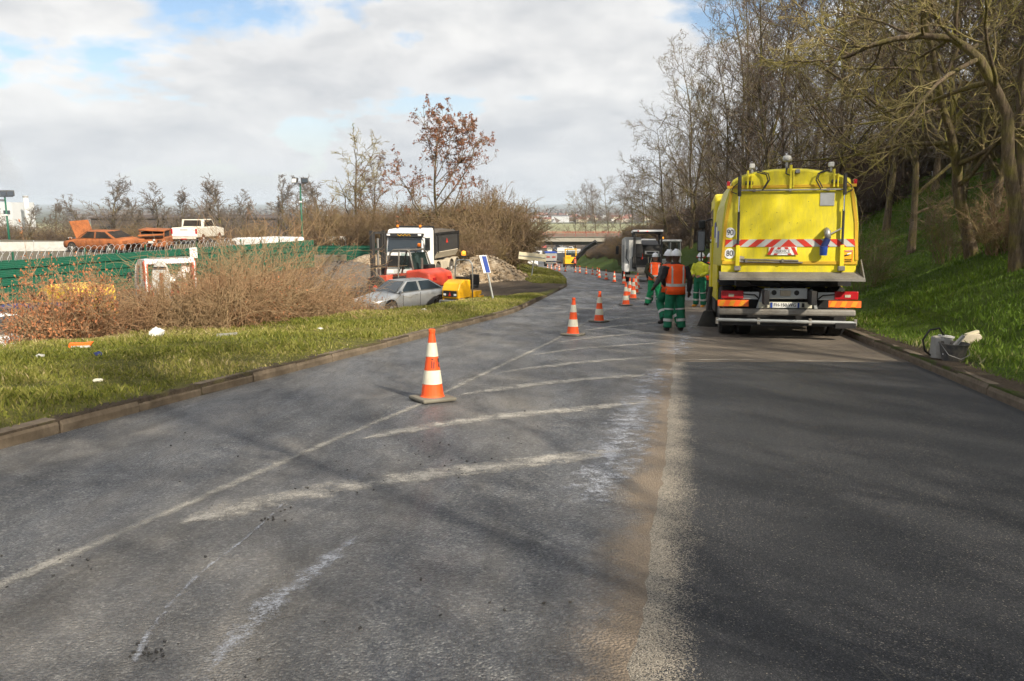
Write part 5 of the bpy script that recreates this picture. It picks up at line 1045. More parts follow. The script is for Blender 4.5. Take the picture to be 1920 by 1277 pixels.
for sgn in (-1, 1):
    MB().box(sgn*.92, .2, .68, .42, .05, .2).build('headlight', 'lens_white', tt, bevel=.02); MB().box(sgn*1.02, .12, 2.96, .22, .08, .13).build('roof_lamp', 'lens_white', tt, bevel=.03)
    quad_part(tt, 'side_window', [(sgn*1.222, -.25, 1.95), (sgn*1.222, -1.25, 1.95), (sgn*1.222, -1.25, 2.75), (sgn*1.222, -.32, 2.75)][::-sgn], 'glass', .008)
    ma = MB().tube([(sgn*1.22, .0, 2.8), (sgn*1.55, .12, 2.75), (sgn*1.55, .12, 1.95), (sgn*1.22, .0, 1.85)], .03, 6).build('mirror_arm', 'black', tt); MB().box(sgn*1.55, .1, 2.35, .24, .12, .66).build('mirror', 'black', ma, bevel=.04)
    beacon(tt, sgn*.75, -.8, 3.33, 'orange_lens', 1.5)
    MB().box(sgn*1.232, -.75, 1.45, .012, .95, .95).build('door', 'white_clean', tt, bevel=.004); MB().box(sgn*1.1, -.9, .7, .25, 1.0, .35).build('step', 'dark', tt)
    for yy in (-1.2, -2.75): wheel(tt, sgn*1.08, yy, .52, .32, 'light_grey', 'dusty_rubber')
    for yy in (-5.6, -6.9):
        wheel(tt, sgn*1.02, yy, .52, .45, 'light_grey', 'dusty_rubber'); arc = [(yy+.66*math.cos(q), .56+.66*math.sin(q)) for q in np.linspace(.1, math.pi-.1, 12)]; MB().prism(arc+[(yy+.61*math.cos(q), .56+.61*math.sin(q)) for q in np.linspace(math.pi-.1, .1, 12)], 'x', sgn*.78, sgn*1.27).build('mudguard', 'pad_beige', tt)
    arc = [(-2.75+.68*math.cos(q), .56+.68*math.sin(q)) for q in np.linspace(0, math.pi, 12)]; MB().prism(arc+[(-2.75+.62*math.cos(q), .56+.62*math.sin(q)) for q in np.linspace(math.pi, 0, 12)], 'x', sgn*.85, sgn*1.26).build('mudguard', 'pad_beige', tt)
    MB().box(sgn*1.0, -4.1, .85, .5, 1.2, .6).build('tank', 'pad_beige', tt, bevel=.06)
MB().box(0, -4.6, .95, .9, 6.4, .3).build('chassis', 'dark', tt); MB().box(0, -2.25, 2.4, 2.3, .3, 2.1).build('head_frame', 'black', tt, bevel=.02)
MB().prism([(-1.0, 1.35), (1.0, 1.35), (1.25, 1.75), (1.25, 3.0), (-1.25, 3.0), (-1.25, 1.75)], 'y', -7.3, -2.55).build('tipping_body', 'dark', tt, bevel=.03)
for sgn in (-1, 1):
    MB().prism([(sgn*1.01, 1.36), (sgn*1.03, 1.33), (sgn*1.275, 1.74), (sgn*1.255, 1.78)], 'y', -7.3, -2.6).build('lower_skirt', 'pad_beige', tt); MB().box(sgn*1.28, -4.92, 2.95, .08, 4.8, .14).build('top_rail', 'black', tt)
    for yy in (-2.7, -7.2): MB().box(sgn*1.28, yy, 2.35, .07, .14, 1.25).build('stake', 'black', tt)
    MB().prism([(-4.9, 2.30), (-4.45, 2.30), (-4.65, 2.62)], 'x', sgn*1.254, sgn*1.262).build('red_emblem', 'red', tt)
MB().prism([(-7.2, 3.0), (-3.0, 3.0), (-3.6, 3.16), (-5.0, 3.22), (-6.6, 3.14)], 'x', -1.1, 1.1).build('load', 'dark_gravel', tt)
MB().box(1.3, -2.35, 1.55, .08, .3, .45).build('red_box', 'red', tt)
# ---- red rough-terrain forklift ---------------------------------------------------------------------------------
fk = thing('forklift', 'red rough-terrain forklift with open cab frame behind the silver car', 'forklift', on(768, d=40.2), 1.02)
MB().prism([(-1.75, .75), (-1.85, 1.05), (-1.75, 1.38), (-1.2, 1.52), (-.45, 1.45), (-.4, .7)], 'x', -.86, .86).build('counterweight', 'red_paint', fk, bevel=.10, seg=3)
MB().box(0, .35, .85, 1.1, 1.7, .5).build('chassis', 'dark', fk, bevel=.03); MB().prism([(.55, 1.0), (.6, 1.2), (1.45, 1.12), (1.7, .95), (1.7, .8), (.55, .8)], 'x', -.92, .92).build('front_fender', 'red_paint', fk, bevel=.04)
for sgn in (-1, 1):
    wheel(fk, sgn*.85, 1.15, .58, .42, 'red_paint', 'dusty_rubber'); wheel(fk, sgn*.75, -1.15, .46, .34, 'red_paint', 'dusty_rubber')
    MB().tube([(sgn*.62, 1.0, 1.05), (sgn*.58, .62, 2.2), (sgn*.56, .45, 2.32), (sgn*.56, -.35, 2.34), (sgn*.58, -.5, 2.24), (sgn*.66, -.75, 1.45)], .042, 8).build('cab_frame', 'steel_dirty', fk, smooth=True)
    MB().tube([(sgn*.60, .1, 2.3), (sgn*.62, .15, 1.1)], .035, 8).build('cab_pillar', 'steel_dirty', fk)
    quad_part(fk, 'side_glass', [(sgn*.6, -.5, 1.5), (sgn*.6, .05, 1.5), (sgn*.575, .0, 2.2), (sgn*.575, -.4, 2.2)][::sgn], 'clear_glass', .01)
MB().tube([(-.56, .45, 2.33), (.56, .45, 2.33)], .04, 8).tube([(-.56, -.38, 2.34), (.56, -.38, 2.34)], .04, 8).build('roof_bar', 'steel_dirty', fk); MB().box(0, .03, 2.36, 1.1, .8, .03).build('roof_plate', 'dark', fk)
quad_part(fk, 'rear_glass', [(-.55, -.72, 1.5), (.55, -.72, 1.5), (.5, -.5, 2.22), (-.5, -.5, 2.22)], 'clear_glass', .01)
beacon(fk, .35, -.3, 2.37, 'orange_lens', 1.6); MB().box(0, -.25, 1.25, .5, .5, .12).box(0, -.5, 1.55, .48, .12, .55, rx=.15).build('driver_seat', 'seat', fk, bevel=.03)
MB().tube([(0, .75, 1.1), (0, .5, 1.5)], .03, 8).build('steering_column', 'dark', fk); w_ = MB().lathe([(.17, -.012), (.19, 0), (.17, .012), (.155, 0)], 18, cap=False).build('steering_wheel', 'black', fk); w_.location = (0, .48, 1.53); w_.rotation_euler = (R(45), 0, 0)
MB().box(.2, -.95, 1.58, .5, .42, .22).build('air_filter', 'black', fk, bevel=.05); MB().cyl((-.35, -1.0, 1.45), (-.35, -1.0, 2.0), .05).build('exhaust', 'steel_dirty', fk)
for sgn in (-1, 1): MB().box(sgn*.42, 1.85, 1.7, .12, .16, 2.9).build('mast_upright', 'dark', fk, bevel=.01); MB().box(sgn*.28, 1.85, 1.75, .07, .10, 2.7).build('mast_inner', 'dark', fk); MB().box(sgn*.35, 2.6, .30, .13, 1.2, .05).box(sgn*.35, 2.03, .62, .13, .05, .7).build('fork', 'steel_dirty', fk)
for zz_ in (.5, 1.5, 2.3, 3.05): MB().box(0, 1.85, zz_, .9, .10, .10).build('mast_crossbar', 'dark', fk)
MB().tube([(0, 1.85, .4), (0, 1.85, 2.8)], .05, 8).build('lift_ram', 'steel', fk); MB().box(0, 2.02, .75, 1.1, .06, .45).build('fork_carriage', 'dark', fk)
for sgn in (-1, 1): MB().box(sgn*.55, -1.83, 1.12, .22, .05, .12).build('rear_lamp', 'red_lens', fk)
fk.scale = (1.1, 1.1, 1.1)
# ---- small yellow roller ----------------------------------------------------------------------------------------
ro = thing('tandem_roller', 'small yellow tandem roller with hoop roll bar and orange beacon on the lot', 'roller', on(868, d=36.0), math.pi-.50)
MB().prism([(1.05, .62), (1.08, 1.0), (.92, 1.28), (.55, 1.42), (.05, 1.40), (.05, .62)], 'x', -.44, .44).build('bonnet', 'yellow', ro, bevel=.05, seg=3)
MB().box(0, 1.085, .84, .70, .03, .26).build('grille', 'black', ro, bevel=.01); MB().prism([(-.07, .74), (.07, .74), (.0, .92)], 'y', 1.10, 1.112).build('red_emblem', 'red', ro)
for sgn in (-1, 1):
    MB().box(sgn*.27, 1.105, .80, .13, .02, .09).build('headlight', 'lens_white', ro, bevel=.008)
    MB().tube([(sgn*.46, -.05, .6), (sgn*.46, -.08, 1.9), (sgn*.42, -.08, 2.12), (sgn*.30, -.08, 2.24), (0, -.08, 2.27)], .032, 8).build('roll_bar', 'galv', ro, smooth=True)
    MB().box(sgn*.40, .78, .48, .08, .5, .26).box(sgn*.40, -.85, .48, .08, .5, .26).build('drum_yoke', 'yellow', ro, bevel=.02)
for yy in (.78, -.85):
    dr = MB().lathe([(.25, -.43), (.32, -.43), (.33, -.42), (.33, .42), (.32, .43), (.25, .43)], 30, axis='x').build('drum', 'steel_dirty', ro); dr.location = (0, yy, .33); MB().lathe([(.001, -.435), (.25, -.435)], 24, axis='x', cap=False).lathe([(.001, .435), (.25, .435)], 24, axis='x', cap=False).build('drum_end', 'rust', dr)
MB().box(0, 1.12, .53, 1.02, .08, .05).box(0, 1.14, .44, 1.0, .04, .05).build('scraper_bar', 'galv', ro); MB().box(0, -.45, .70, .84, .95, .28).build('deck', 'yellow', ro, bevel=.03)
MB().box(0, -.75, 1.0, .5, .45, .15).box(0, -.98, 1.3, .5, .12, .5).build('driver_seat', 'seat', ro, bevel=.04); MB().box(.0, .0, 1.45, .7, .14, .12).build('dashboard', 'black', ro, bevel=.03); MB().tube([(0, .0, 1.3), (0, -.2, 1.55)], .025, 6).build('steering_column', 'black', ro)
w_ = MB().lathe([(.15, -.012), (.17, 0), (.15, .012), (.135, 0)], 18, cap=False).build('steering_wheel', 'black', ro); w_.location = (0, -.22, 1.57); w_.rotation_euler = (R(30), 0, 0)
MB().cyl((0, -.08, 2.28), (0, -.08, 2.38), .012).build('beacon_stalk', 'steel', ro); beacon(ro, 0, -.08, 2.36, 'beacon_lit', 2.0)
# ---- patching truck with operator canopy, and the roller cab beside it --------------------------------------------
pt_ = thing('patching_truck', 'grey road patching truck with white canopy over its rear platform', 'truck', GH(1206, 529), -.10, None, True)
MB().box(-.70, 2.6, 1.85, 1.1, 4.6, 2.3).build('hopper_box', 'light_grey', pt_, bevel=.03); MB().prism([(1.4, 1.9), (5.2, 1.9), (5.2, 2.9), (1.4, 2.5)], 'x', -.2, 1.25).build('aggregate_hopper', 'dark', pt_, bevel=.03)
MB().box(0, 6.2, 1.9, 2.4, 1.9, 2.2).build('cab', 'white', pt_, bevel=.06); MB().box(0, 3.2, .95, 1.0, 7.0, .35).build('chassis', 'dark', pt_)
MB().prism([(-.3, 3.32), (-.25, 3.46), (2.0, 3.46), (2.1, 3.32)], 'x', -.75, 1.25).build('canopy', 'white', pt_, bevel=.05); MB().box(.25, .85, 3.30, 1.9, 2.2, .04).build('canopy_lining', 'black', pt_)
for x_, y_ in ((-.65, -.15), (1.15, -.15), (-.65, 1.9), (1.15, 1.9)): MB().box(x_, y_, 2.3, .11, .11, 2.1).build('canopy_post', 'dark', pt_)
MB().box(-.55, -.22, 2.2, .05, .06, 1.9).build('handrail', 'dark', pt_); MB().box(.2, .6, 1.3, 1.9, 1.0, .8).build('engine', 'black', pt_, bevel=.05)
MB().box(.55, .0, 1.95, .95, .12, .22).build('control_panel', 'light_grey', pt_, bevel=.02); MB().box(.55, -.07, 1.95, .75, .02, .13).build('panel_slot', 'black', pt_); MB().box(-.3, .2, 2.1, .45, .4, .9).build('burner', 'dark', pt_, bevel=.03)
MB().cyl((-.45, -.2, .72), (.45, -.2, .72), .28).build('roller_drum', 'steel_dirty', pt_); MB().box(.78, -.1, .8, .7, .15, .75).build('spreader_gate', 'steel_dirty', pt_, bevel=.02); MB().box(.1, -.25, .42, 2.5, .22, .16).build('spray_beam', 'steel_dirty', pt_, bevel=.02)
MB().tube([(.4, -.15, .9), (.5, -.2, 1.6)], .02, 6).tube([(.35, -.15, .9), (.28, -.2, 1.7)], .015, 6).build('shovel_handle', 'cream', pt_); MB().box(-.1, .1, 1.7, .12, .12, .4).build('extinguisher', 'red', pt_, bevel=.04)
for x_ in (-.4, .9): MB().cyl((x_, -.3, 3.38), (x_, -.34, 3.38), .05).build('canopy_lamp', 'red_lens' if x_ < 0 else 'lens_white', pt_)
MB().box(.2, -.32, 3.36, .05, .03, .05).build('tail_lamp', 'tail_lit', pt_)
for sgn in (-1, 1):
    wheel(pt_, sgn*1.0, 1.2, .5, .34); wheel(pt_, sgn*1.05, 6.0, .5, .3); ma = MB().tube([(sgn*1.2, 6.9, 2.6), (sgn*1.55, 6.9, 2.6), (sgn*1.55, 6.9, 1.8)], .025, 6).build('mirror_arm', 'black', pt_); MB().box(sgn*1.55, 6.85, 2.2, .22, .1, .6).build('mirror', 'black', ma, bevel=.03)
for k in range(4): MB().box(-1.262, 1.0+k*.9, 1.9, .012, .7, 1.2).build('side_panel', 'grey', pt_)
MB().tube([(-1.1, .25, 2.2), (-1.15, .2, 1.6), (-.95, .2, 1.3), (-1.05, .2, .9)], .03, 6).build('hose', 'black', pt_); MB().box(-1.12, .25, .95, .3, .2, .55).build('valve_block', 'white', pt_, bevel=.03)
rc = thing('roller_cab', 'glass cabbed road roller with lit amber beacon beyond the patching truck', 'roller', GH(1256, 523), -.12, None, True)
for x_ in (-.75, .0, .75):
    for y_ in (0, 1.4): MB().box(x_, y_, 2.15, .08, .08, 1.5).build('cab_post', 'light_grey', rc)
MB().box(0, .7, 2.95, 1.7, 1.7, .14).build('cab_roof', 'white', rc, bevel=.04); MB().box(0, .7, 1.1, 1.6, 1.8, .75).build('body', 'light_grey', rc, bevel=.05); MB().box(0, .1, 1.65, .5, .5, .5).build('driver_seat', 'seat', rc, bevel=.05)
for x_ in (-.375, .375): quad_part(rc, 'cab_glass', [(x_-.33, -.02, 1.5), (x_+.33, -.02, 1.5), (x_+.33, -.02, 2.86), (x_-.33, -.02, 2.86)], 'clear_glass', .01)
beacon(rc, -.6, -.02, 3.0, 'beacon_lit', 1.6); MB().lathe([(.4, -.8), (.55, -.8), (.55, .8), (.4, .8)], 28, (0, -.3, .55), 'x').build('drum', 'steel_dirty', rc); MB().lathe([(.4, -.8), (.55, -.8), (.55, .8), (.4, .8)], 28, (0, 2.4, .55), 'x').build('drum', 'steel_dirty', rc); MB().box(0, 2.2, 1.2, 1.4, 1.6, .7).build('engine_hood', 'white', rc, bevel=.06)
# ---- milling machine and far traffic ------------------------------------------------------------------------------
ml = thing('milling_machine', 'yellow road milling machine with raised black conveyor before the bridge', 'milling machine', (11.0, 150, float(RZ(150))), 0, None, True)
MB().box(0, 2.5, 1.25, 2.2, 5.0, 1.3).build('body', 'yellow', ml, bevel=.06); MB().box(0, .6, 3.35, 2.2, 2.0, .18).build('canopy', 'yellow', ml, bevel=.04); MB().box(-.5, .05, 1.9, 1.1, .1, .6).build('rear_panel', 'yellow', ml, bevel=.02)
for x_ in (-1, 1):
    for y_ in (-.3, 1.5): MB().box(x_, y_, 2.6, .1, .1, 1.5).build('canopy_post', 'yellow', ml)
    for y_ in (.2, 4.4): MB().prism([(y_-.7, .12), (y_-.55, 0), (y_+.55, 0), (y_+.7, .12), (y_+.6, .5), (y_-.6, .5)], 'x', x_*.95-.16, x_*.95+.16).build('track', 'rubber', ml)
MB().tube([(.2, .4, .7), (2.6, -1.5, 3.4), (4.4, -2.9, 4.7)], [.45, .42, .40], 4).build('conveyor', 'black', ml); MB().box(0, .7, .75, 2.0, 1.0, 1.0).build('milling_drum_box', 'dark', ml, bevel=.04); MB().box(0, .3, 2.55, 1.8, .04, .8).build('screen', 'clear_glass', ml)
def far_truck(px, d, body, top, lab, rz=0.0):
    o = thing('tipper_lorry', lab, 'truck', ((px-960)/1500*d, d, float(RZ(d))), rz, None, d < 180)
    MB().prism([(-1.1, 1.1), (1.1, 1.1), (1.25, 1.5), (1.25, 2.7), (-1.25, 2.7), (-1.25, 1.5)], 'y', 0, 5).build('tipping_body', body, o, bevel=.04); MB().box(0, 2.5, 2.85, 2.5, 5.05, .3).build('cover', top, o, bevel=.05); MB().box(0, 6.1, 2.0, 2.4, 1.9, 2.4).build('cab', top, o, bevel=.08)
    MB().box(0, 3.5, .85, 1.0, 7, .3).build('chassis', 'dark', o); MB().box(0, -.02, .75, 2.3, .12, .25).build('bumper', 'steel_dirty', o)
    for sgn in (-1, 1):
        MB().box(sgn*.6, -.03, 1.95, .7, .05, .35).build('red_marker', 'rail_red', o)
        for y_ in (.9, 2.2, 6): wheel(o, sgn*1.0, y_, .5, .4, n=16)
    return o
far_truck(1033, 168, 'grey', 'blue', 'grey tipper lorry with blue cover driving under the bridge')
def van(o, L=4.9, W=1.9, H=2.2, body='white', glass='glass', hood=.9, wr=.33, rear=True, rim='alu'):
    hw = W/2; y0 = L/2
    MB().prism([(y0, .35), (y0, .85), (y0-.12, 1.02), (y0-hood, 1.18), (y0-hood-.75, H-.12), (y0-hood-1.1, H), (-y0+.10, H), (-y0, H-.25), (-y0, .35)], 'x', -hw, hw).build('body', body, o, bevel=.09, seg=3)
    a = Vector((0, y0-hood, 1.18)); b = Vector((0, y0-hood-.75, H-.12)); n_ = Vector((0, .05, .035)); quad_part(o, 'windscreen', [a+n_+Vector((-hw*.86, -.06, .06)), a+n_+Vector((hw*.86, -.06, .06)), b+n_+Vector((hw*.8, .03, -.04)), b+n_+Vector((-hw*.8, .03, -.04))][::-1], glass, .015)
    for sgn in (-1, 1):
        quad_part(o, 'side_window', [(sgn*(hw+.001), y0-hood-.25, 1.22), (sgn*(hw+.001), y0-hood-1.25, 1.22), (sgn*(hw+.001), y0-hood-1.25, H-.28), (sgn*(hw+.001), y0-hood-.75, H-.28)][::-sgn], glass, .008)
        for yy in (y0-.8, -y0+.85):
            wheel(o, sgn*(hw-.1), yy, wr, .22, rim, 'rubber', n=18); MB().lathe([(.001, 0), (wr*1.18, 0), (wr*1.18, .012), (.001, .012)], 20, (sgn*hw-(0.004 if sgn < 0 else .006), yy, wr+.02), 'x').build('wheel_arch', 'black', o)
        MB().box(sgn*(hw+.09), y0-hood-.3, 1.3, .18, .1, .22).build('wing_mirror', 'black', o, bevel=.03); MB().box(sgn*hw*.72, y0+.005, .80, .3, .04, .18).build('headlight', 'lens_white', o, bevel=.02); MB().box(sgn*hw*.9, -y0-.005, 1.0, .14, .04, .4).build('tail_light', 'red_lens', o, bevel=.02)
        if rear: quad_part(o, 'rear_window', [(sgn*.08, -y0-.002, 1.2), (sgn*hw*.82, -y0-.002, 1.2), (sgn*hw*.78, -y0-.002, H-.38), (sgn*.08, -y0-.002, H-.38)][::sgn], glass, .008)
    MB().box(0, y0+.01, .5, W*.9, .06, .22).build('front_bumper', 'dark', o, bevel=.03); MB().box(0, -y0-.02, .5, W*.95, .06, .2).build('rear_bumper', 'dark', o, bevel=.03); MB().box(0, y0+.025, .72, .5, .03, .12).build('number_plate', 'plate', o)
    return o
v_ = thing('white_van', 'white van coming up the road beside the road sign', 'van', ((998-960)/1500*146, 146, float(RZ(146))), math.pi, None, True); van(v_, 4.6, 1.9, 2.05)
rv = random.Random(3); labs = ['white box van queueing beyond the bridge', 'pale van parked beyond the bridge under the span', 'dark car beyond the bridge beside the queue', 'silver car beyond the bridge near the lorry', 'black car in the far queue past the bridge', 'white car at the tail of the far queue', 'blue car in the far queue by the bushes', 'grey car at the roadside far past the bridge', 'red car half hidden far past the bridge', 'white hatchback under the far end of the bridge', 'dark hatchback far past the bridge', 'pale car at the far junction']
for i, (px, d, c) in enumerate([(1008, 235, 'white'), (1000, 265, 'light_grey'), (985, 228, 'dark'), (992, 300, 'silver'), (1042, 300, 'black'), (1052, 262, 'white'), (978, 260, 'navy'), (1060, 310, 'grey'), (1020, 330, 'red'), (1070, 280, 'white'), (1048, 340, 'dark'), (1030, 290, 'cream')]):
    o = thing('far_vehicle', labs[i], 'van' if i < 2 else 'car', ((px-960)/1500*d, d, max(gz((px-960)/1500*d, d), float(RZ(d)))+.02), rv.uniform(2.8, 3.5), 'traffic beyond the bridge')
    if i < 2: van(o, 5.2, 2.0, 2.5, c)
    else: car(o, body=c, kind='hatch', L=4.2)
tb = thing('site_board', 'white and green site board standing beyond the milling machine', 'sign', ((1062-960)/1500*215, 215, float(RZ(215)))); MB().box(-1.2, 0, 2.3, 2.6, .1, 3.4).build('board', 'white', tb); MB().box(2.0, .0, 3.0, 3.4, .12, 1.4).build('green_board', 'building', tb); MB().box(-1.2, .05, .4, .12, .1, 1.4).box(2, .05, 1.0, .12, .1, 2.8).build('post', 'galv', tb)
# ---- breaker yard --------------------------------------------------------------------------------------------------
ZY = -1.38
def yard(px, d, z=ZY): return Vector(((px-960)/1500*d, d, z))
b1 = thing('burnt_car', 'rusty burnt-out car with its bonnet standing open above the green fence', 'car wreck', yard(196, 51.6), 1.25); car(b1, L=4.9, H=1.40, body='rust', wrecked=True, hood_up=True, rim='light_grey')
MB().box(0, -2.2, .75, 1.5, 1.2, .25).build('boot_shell', 'rust', b1, bevel=.05)
b1.rotation_euler = (.02, -.05, 1.25)
b2 = thing('burnt_car', 'crushed rust-orange burnt car between the open-bonnet wreck and the pickup', 'car wreck', yard(300, 55.6), .25)
MB().prism([(2.2, .2), (2.25, .6), (1.2, .85), (-2.1, .85), (-2.25, .5), (-2.2, .2)], 'x', -.85, .85).build('body', 'rust', b2, bevel=.08)
MB().prism([(-1.9, .84), (-1.7, 1.20), (.4, 1.26), (.9, .84)], 'x', -.72, .72).build('cabin_void', 'char', b2, bevel=.04); MB().box(0, -.7, 1.32, 1.6, 2.6, .10, ry=.05, rx=.02).build('crushed_roof', 'rust', b2, bevel=.03); MB().box(.02, -2.3, 1.0, 1.6, .35, .12, ry=-.04).build('boot_lid', 'rust', b2, bevel=.03)
for sgn in (-1, 1):
    for y_, s_ in ((-1.85, -.05), (.6, .1)): MB().box(sgn*.72, y_, 1.05, .07, .10, .5, ry=sgn*.1).build('pillar', 'rust', b2)
    for y_ in (1.3, -1.35): wheel(b2, sgn*.75, y_, .28, .16, 'light_grey', 'rust_dark', n=18)
for k in range(9): MB().box(random.uniform(-.7, .7), -2.35+random.uniform(-.1, .1), random.uniform(.3, .8), random.uniform(.1, .3), .15, random.uniform(.08, .2), rz=random.random()).build('torn_piece', random.choice(['char', 'light_grey', 'rust', 'rust_dark']), b2)
MB().box(yard(378, 59.5).x, 59.8, ZY+.1, 3.0, 5.6, .3).build('dirt_ramp', 'yard_soil')
tag(bpy.data.objects['dirt_ramp'], 'low earth ramp under the white pickup', 'ramp', kind='structure')
pk = thing('white_pickup', 'fire-damaged white pickup truck with dark roof behind the fence', 'pickup', yard(378, 59.3, ZY+.25), -.02)
MB().prism([(2.5, .5), (2.5, 1.0), (1.2, 1.15), (-2.5, 1.15), (-2.55, .45), (2.4, .4)], 'x', -.92, .92).build('body', 'burnt_white', pk, bevel=.06)
MB().prism([(1.15, 1.12), (.55, 1.72), (-.95, 1.74), (-1.15, 1.12)], 'x', -.80, .80).build('cab', 'burnt_white', pk, bevel=.06); MB().prism([(.5, 1.71), (.45, 1.79), (-.9, 1.80), (-.98, 1.73)], 'x', -.78, .78).build('roof', 'char', pk, bevel=.02)
quad_part(pk, 'rear_window', [(-.66, -1.13, 1.22), (.66, -1.13, 1.22), (.6, -1.0, 1.64), (-.6, -1.0, 1.64)], 'char', .012); MB().box(0, -2.56, .82, 1.75, .05, .58).build('tailgate', 'white', pk, bevel=.015)
for sgn in (-1, 1):
    quad_part(pk, 'side_window', [(sgn*.803, -.95, 1.2), (sgn*.803, .85, 1.2), (sgn*.803, .45, 1.64), (sgn*.803, -.82, 1.64)][::sgn], 'char', .01); MB().box(sgn*.86, -2.57, .9, .12, .05, .36).build('tail_light', 'red_lens', pk, bevel=.01)
    for y_ in (1.55, -1.5): wheel(pk, sgn*.82, y_, .36, .22, 'light_grey', 'rust_dark', n=20)
MB().box(0, -2.62, .42, 1.7, .08, .14).build('rear_bumper', 'burnt_white', pk, bevel=.02); MB().box(.0, -2.67, .36, .4, .02, .07).build('red_reflector', 'red_lens', pk); MB().box(0, -2.592, 1.0, .55, .008, .07).build('badge_strip', 'grey', pk)
for i, (px, d, rz_) in enumerate([(470, 70, 1.2), (515, 72, 1.15), (605, 81, .9)]):
    o = thing('parked_van', ['white van roof showing above the fence right of the pickup', 'white van beside another behind the middle of the fence', 'white van half hidden where the two green fences meet'][i], 'van', Vector(((px-960)/1500*d, d, -3.75 if i < 2 else -4.0)), rz_, 'white vans behind the fence'); van(o, 5.4, 2.0, 2.55, 'white')
# cars between brambles and fence
yv = thing('yellow_van', 'yellow delivery van half hidden by the rust-red bush', 'van', Vector((PT(128, 540, 32.5).x, 32.5, -3.42)), .98); van(yv, 4.1, 1.70, 1.84, 'yellow_van', hood=.8)
dcx = thing('dark_car', 'dark blue and yellow car behind the rust-red bush', 'car', Vector((PT(30, 560, 27.5).x, 27.5, -3.25)), 1.9); car(dcx, body='navy', kind='hatch', L=4.0); MB().box(-.895, .2, .55, .012, 2.6, .14).build('yellow_stripe', 'yellow', dcx)
wc = thing('white_car', 'white car with red stripe at the left picture edge behind dry stems', 'car', Vector((PT(-22, 600, 23.0).x, 23.0, -3.0)), math.pi+1.05); car(wc, body='white_clean', kind='hatch', L=4.2)
for sgn in (-1, 1): MB().box(sgn*.893, .3, .52, .012, 2.7, .08).build('red_stripe', 'red', wc)
tc_ = thing('recovery_truck', 'white and red small truck with its cab back stripped open behind brambles', 'truck', Vector((PT(312, 540, 32.8).x, 32.8, -3.02)), .62)
for sgn in (-1, 1): MB().prism([(1.0, .5), (1.05, 1.25), (.75, 2.15), (.55, 2.32), (-.75, 2.42), (-.95, 2.38), (-.95, .5), (-.75, .5), (-.75, 1.2), (.1, 1.25), (.62, 1.42), (.52, 2.1), (-.70, 2.18), (-.75, .5)] if False else [(1.0, .5), (1.05, 1.3), (.5, 1.36), (-.5, 1.62), (-.95, 1.62), (-.95, .5)], 'x', sgn*.92, sgn*.98).build('door_panel', 'white', tc_, bevel=.01)
for sgn in (-1, 1):
    MB().tube([(sgn*.94, 1.0, 1.25), (sgn*.90, .72, 2.15), (sgn*.84, .5, 2.32)], .085, 8).build('front_pillar', 'white_clean', tc_); MB().prism([(-.70, 1.25), (-.55, 2.35), (-.90, 2.42), (-1.0, 2.2), (-.98, 1.25)], 'x', sgn*.84, sgn*.98).build('rear_pillar', 'red_paint', tc_, bevel=.02); MB().tube([(sgn*.93, -1.0, 1.2), (sgn*.92, -.97, 2.36)], .035, 6).build('white_edge', 'white_clean', tc_)
    MB().tube([(sgn*.95, .95, 1.9), (sgn*1.16, 1.0, 1.8)], .02, 6).build('mirror_arm', 'black', tc_); MB().box(sgn*1.18, 1.0, 1.65, .16, .1, .42).build('mirror', 'black', tc_, bevel=.03); wheel(tc_, sgn*.82, .6, .36, .22, 'light_grey'); wheel(tc_, sgn*.82, -2.6, .36, .3, 'light_grey')
MB().prism([(.55, 2.28), (.48, 2.40), (-.75, 2.50), (-.95, 2.46), (-.95, 2.28), (.5, 2.16)], 'x', -.93, .93).build('roof', 'white_clean', tc_, bevel=.03); MB().box(0, -.85, 2.50, 1.5, .10, .08).build('light_bar', 'steel', tc_)
for sgn in (-1, 1): MB().prism([(.02, 1.5), (-.02, 2.3), (-.62, 2.38), (-.72, 1.5)], 'x', sgn*.90, sgn*.95).build('side_panel', 'white_clean', tc_, bevel=.01)
MB().box(0, .2, .75, 1.85, 1.9, .3).build('floor_pan', 'dark', tc_); MB().box(0, .3, 1.15, 1.6, 1.0, .5).build('seat_row', 'red', tc_, bevel=.05); MB().box(0, -2.2, .85, 1.9, 2.6, .16).build('load_bed', 'grey', tc_)
for k in range(14): MB().box(random.uniform(-.7, .7), random.uniform(-.95, -.3), random.uniform(1.2, 2.1), random.uniform(.08, .35), .12, random.uniform(.06, .3), rz=random.random(), ry=random.random()).build('stripped_part', random.choice(['light_grey', 'white', 'dark', 'red', 'steel']), tc_)
for k in range(6): MB().box(-.988, .62-k*.17, 1.08+.02*(k % 2), .008, .11, .16, rx=.25 if k % 2 else -.2).build('red_letter_mark', 'red', tc_)
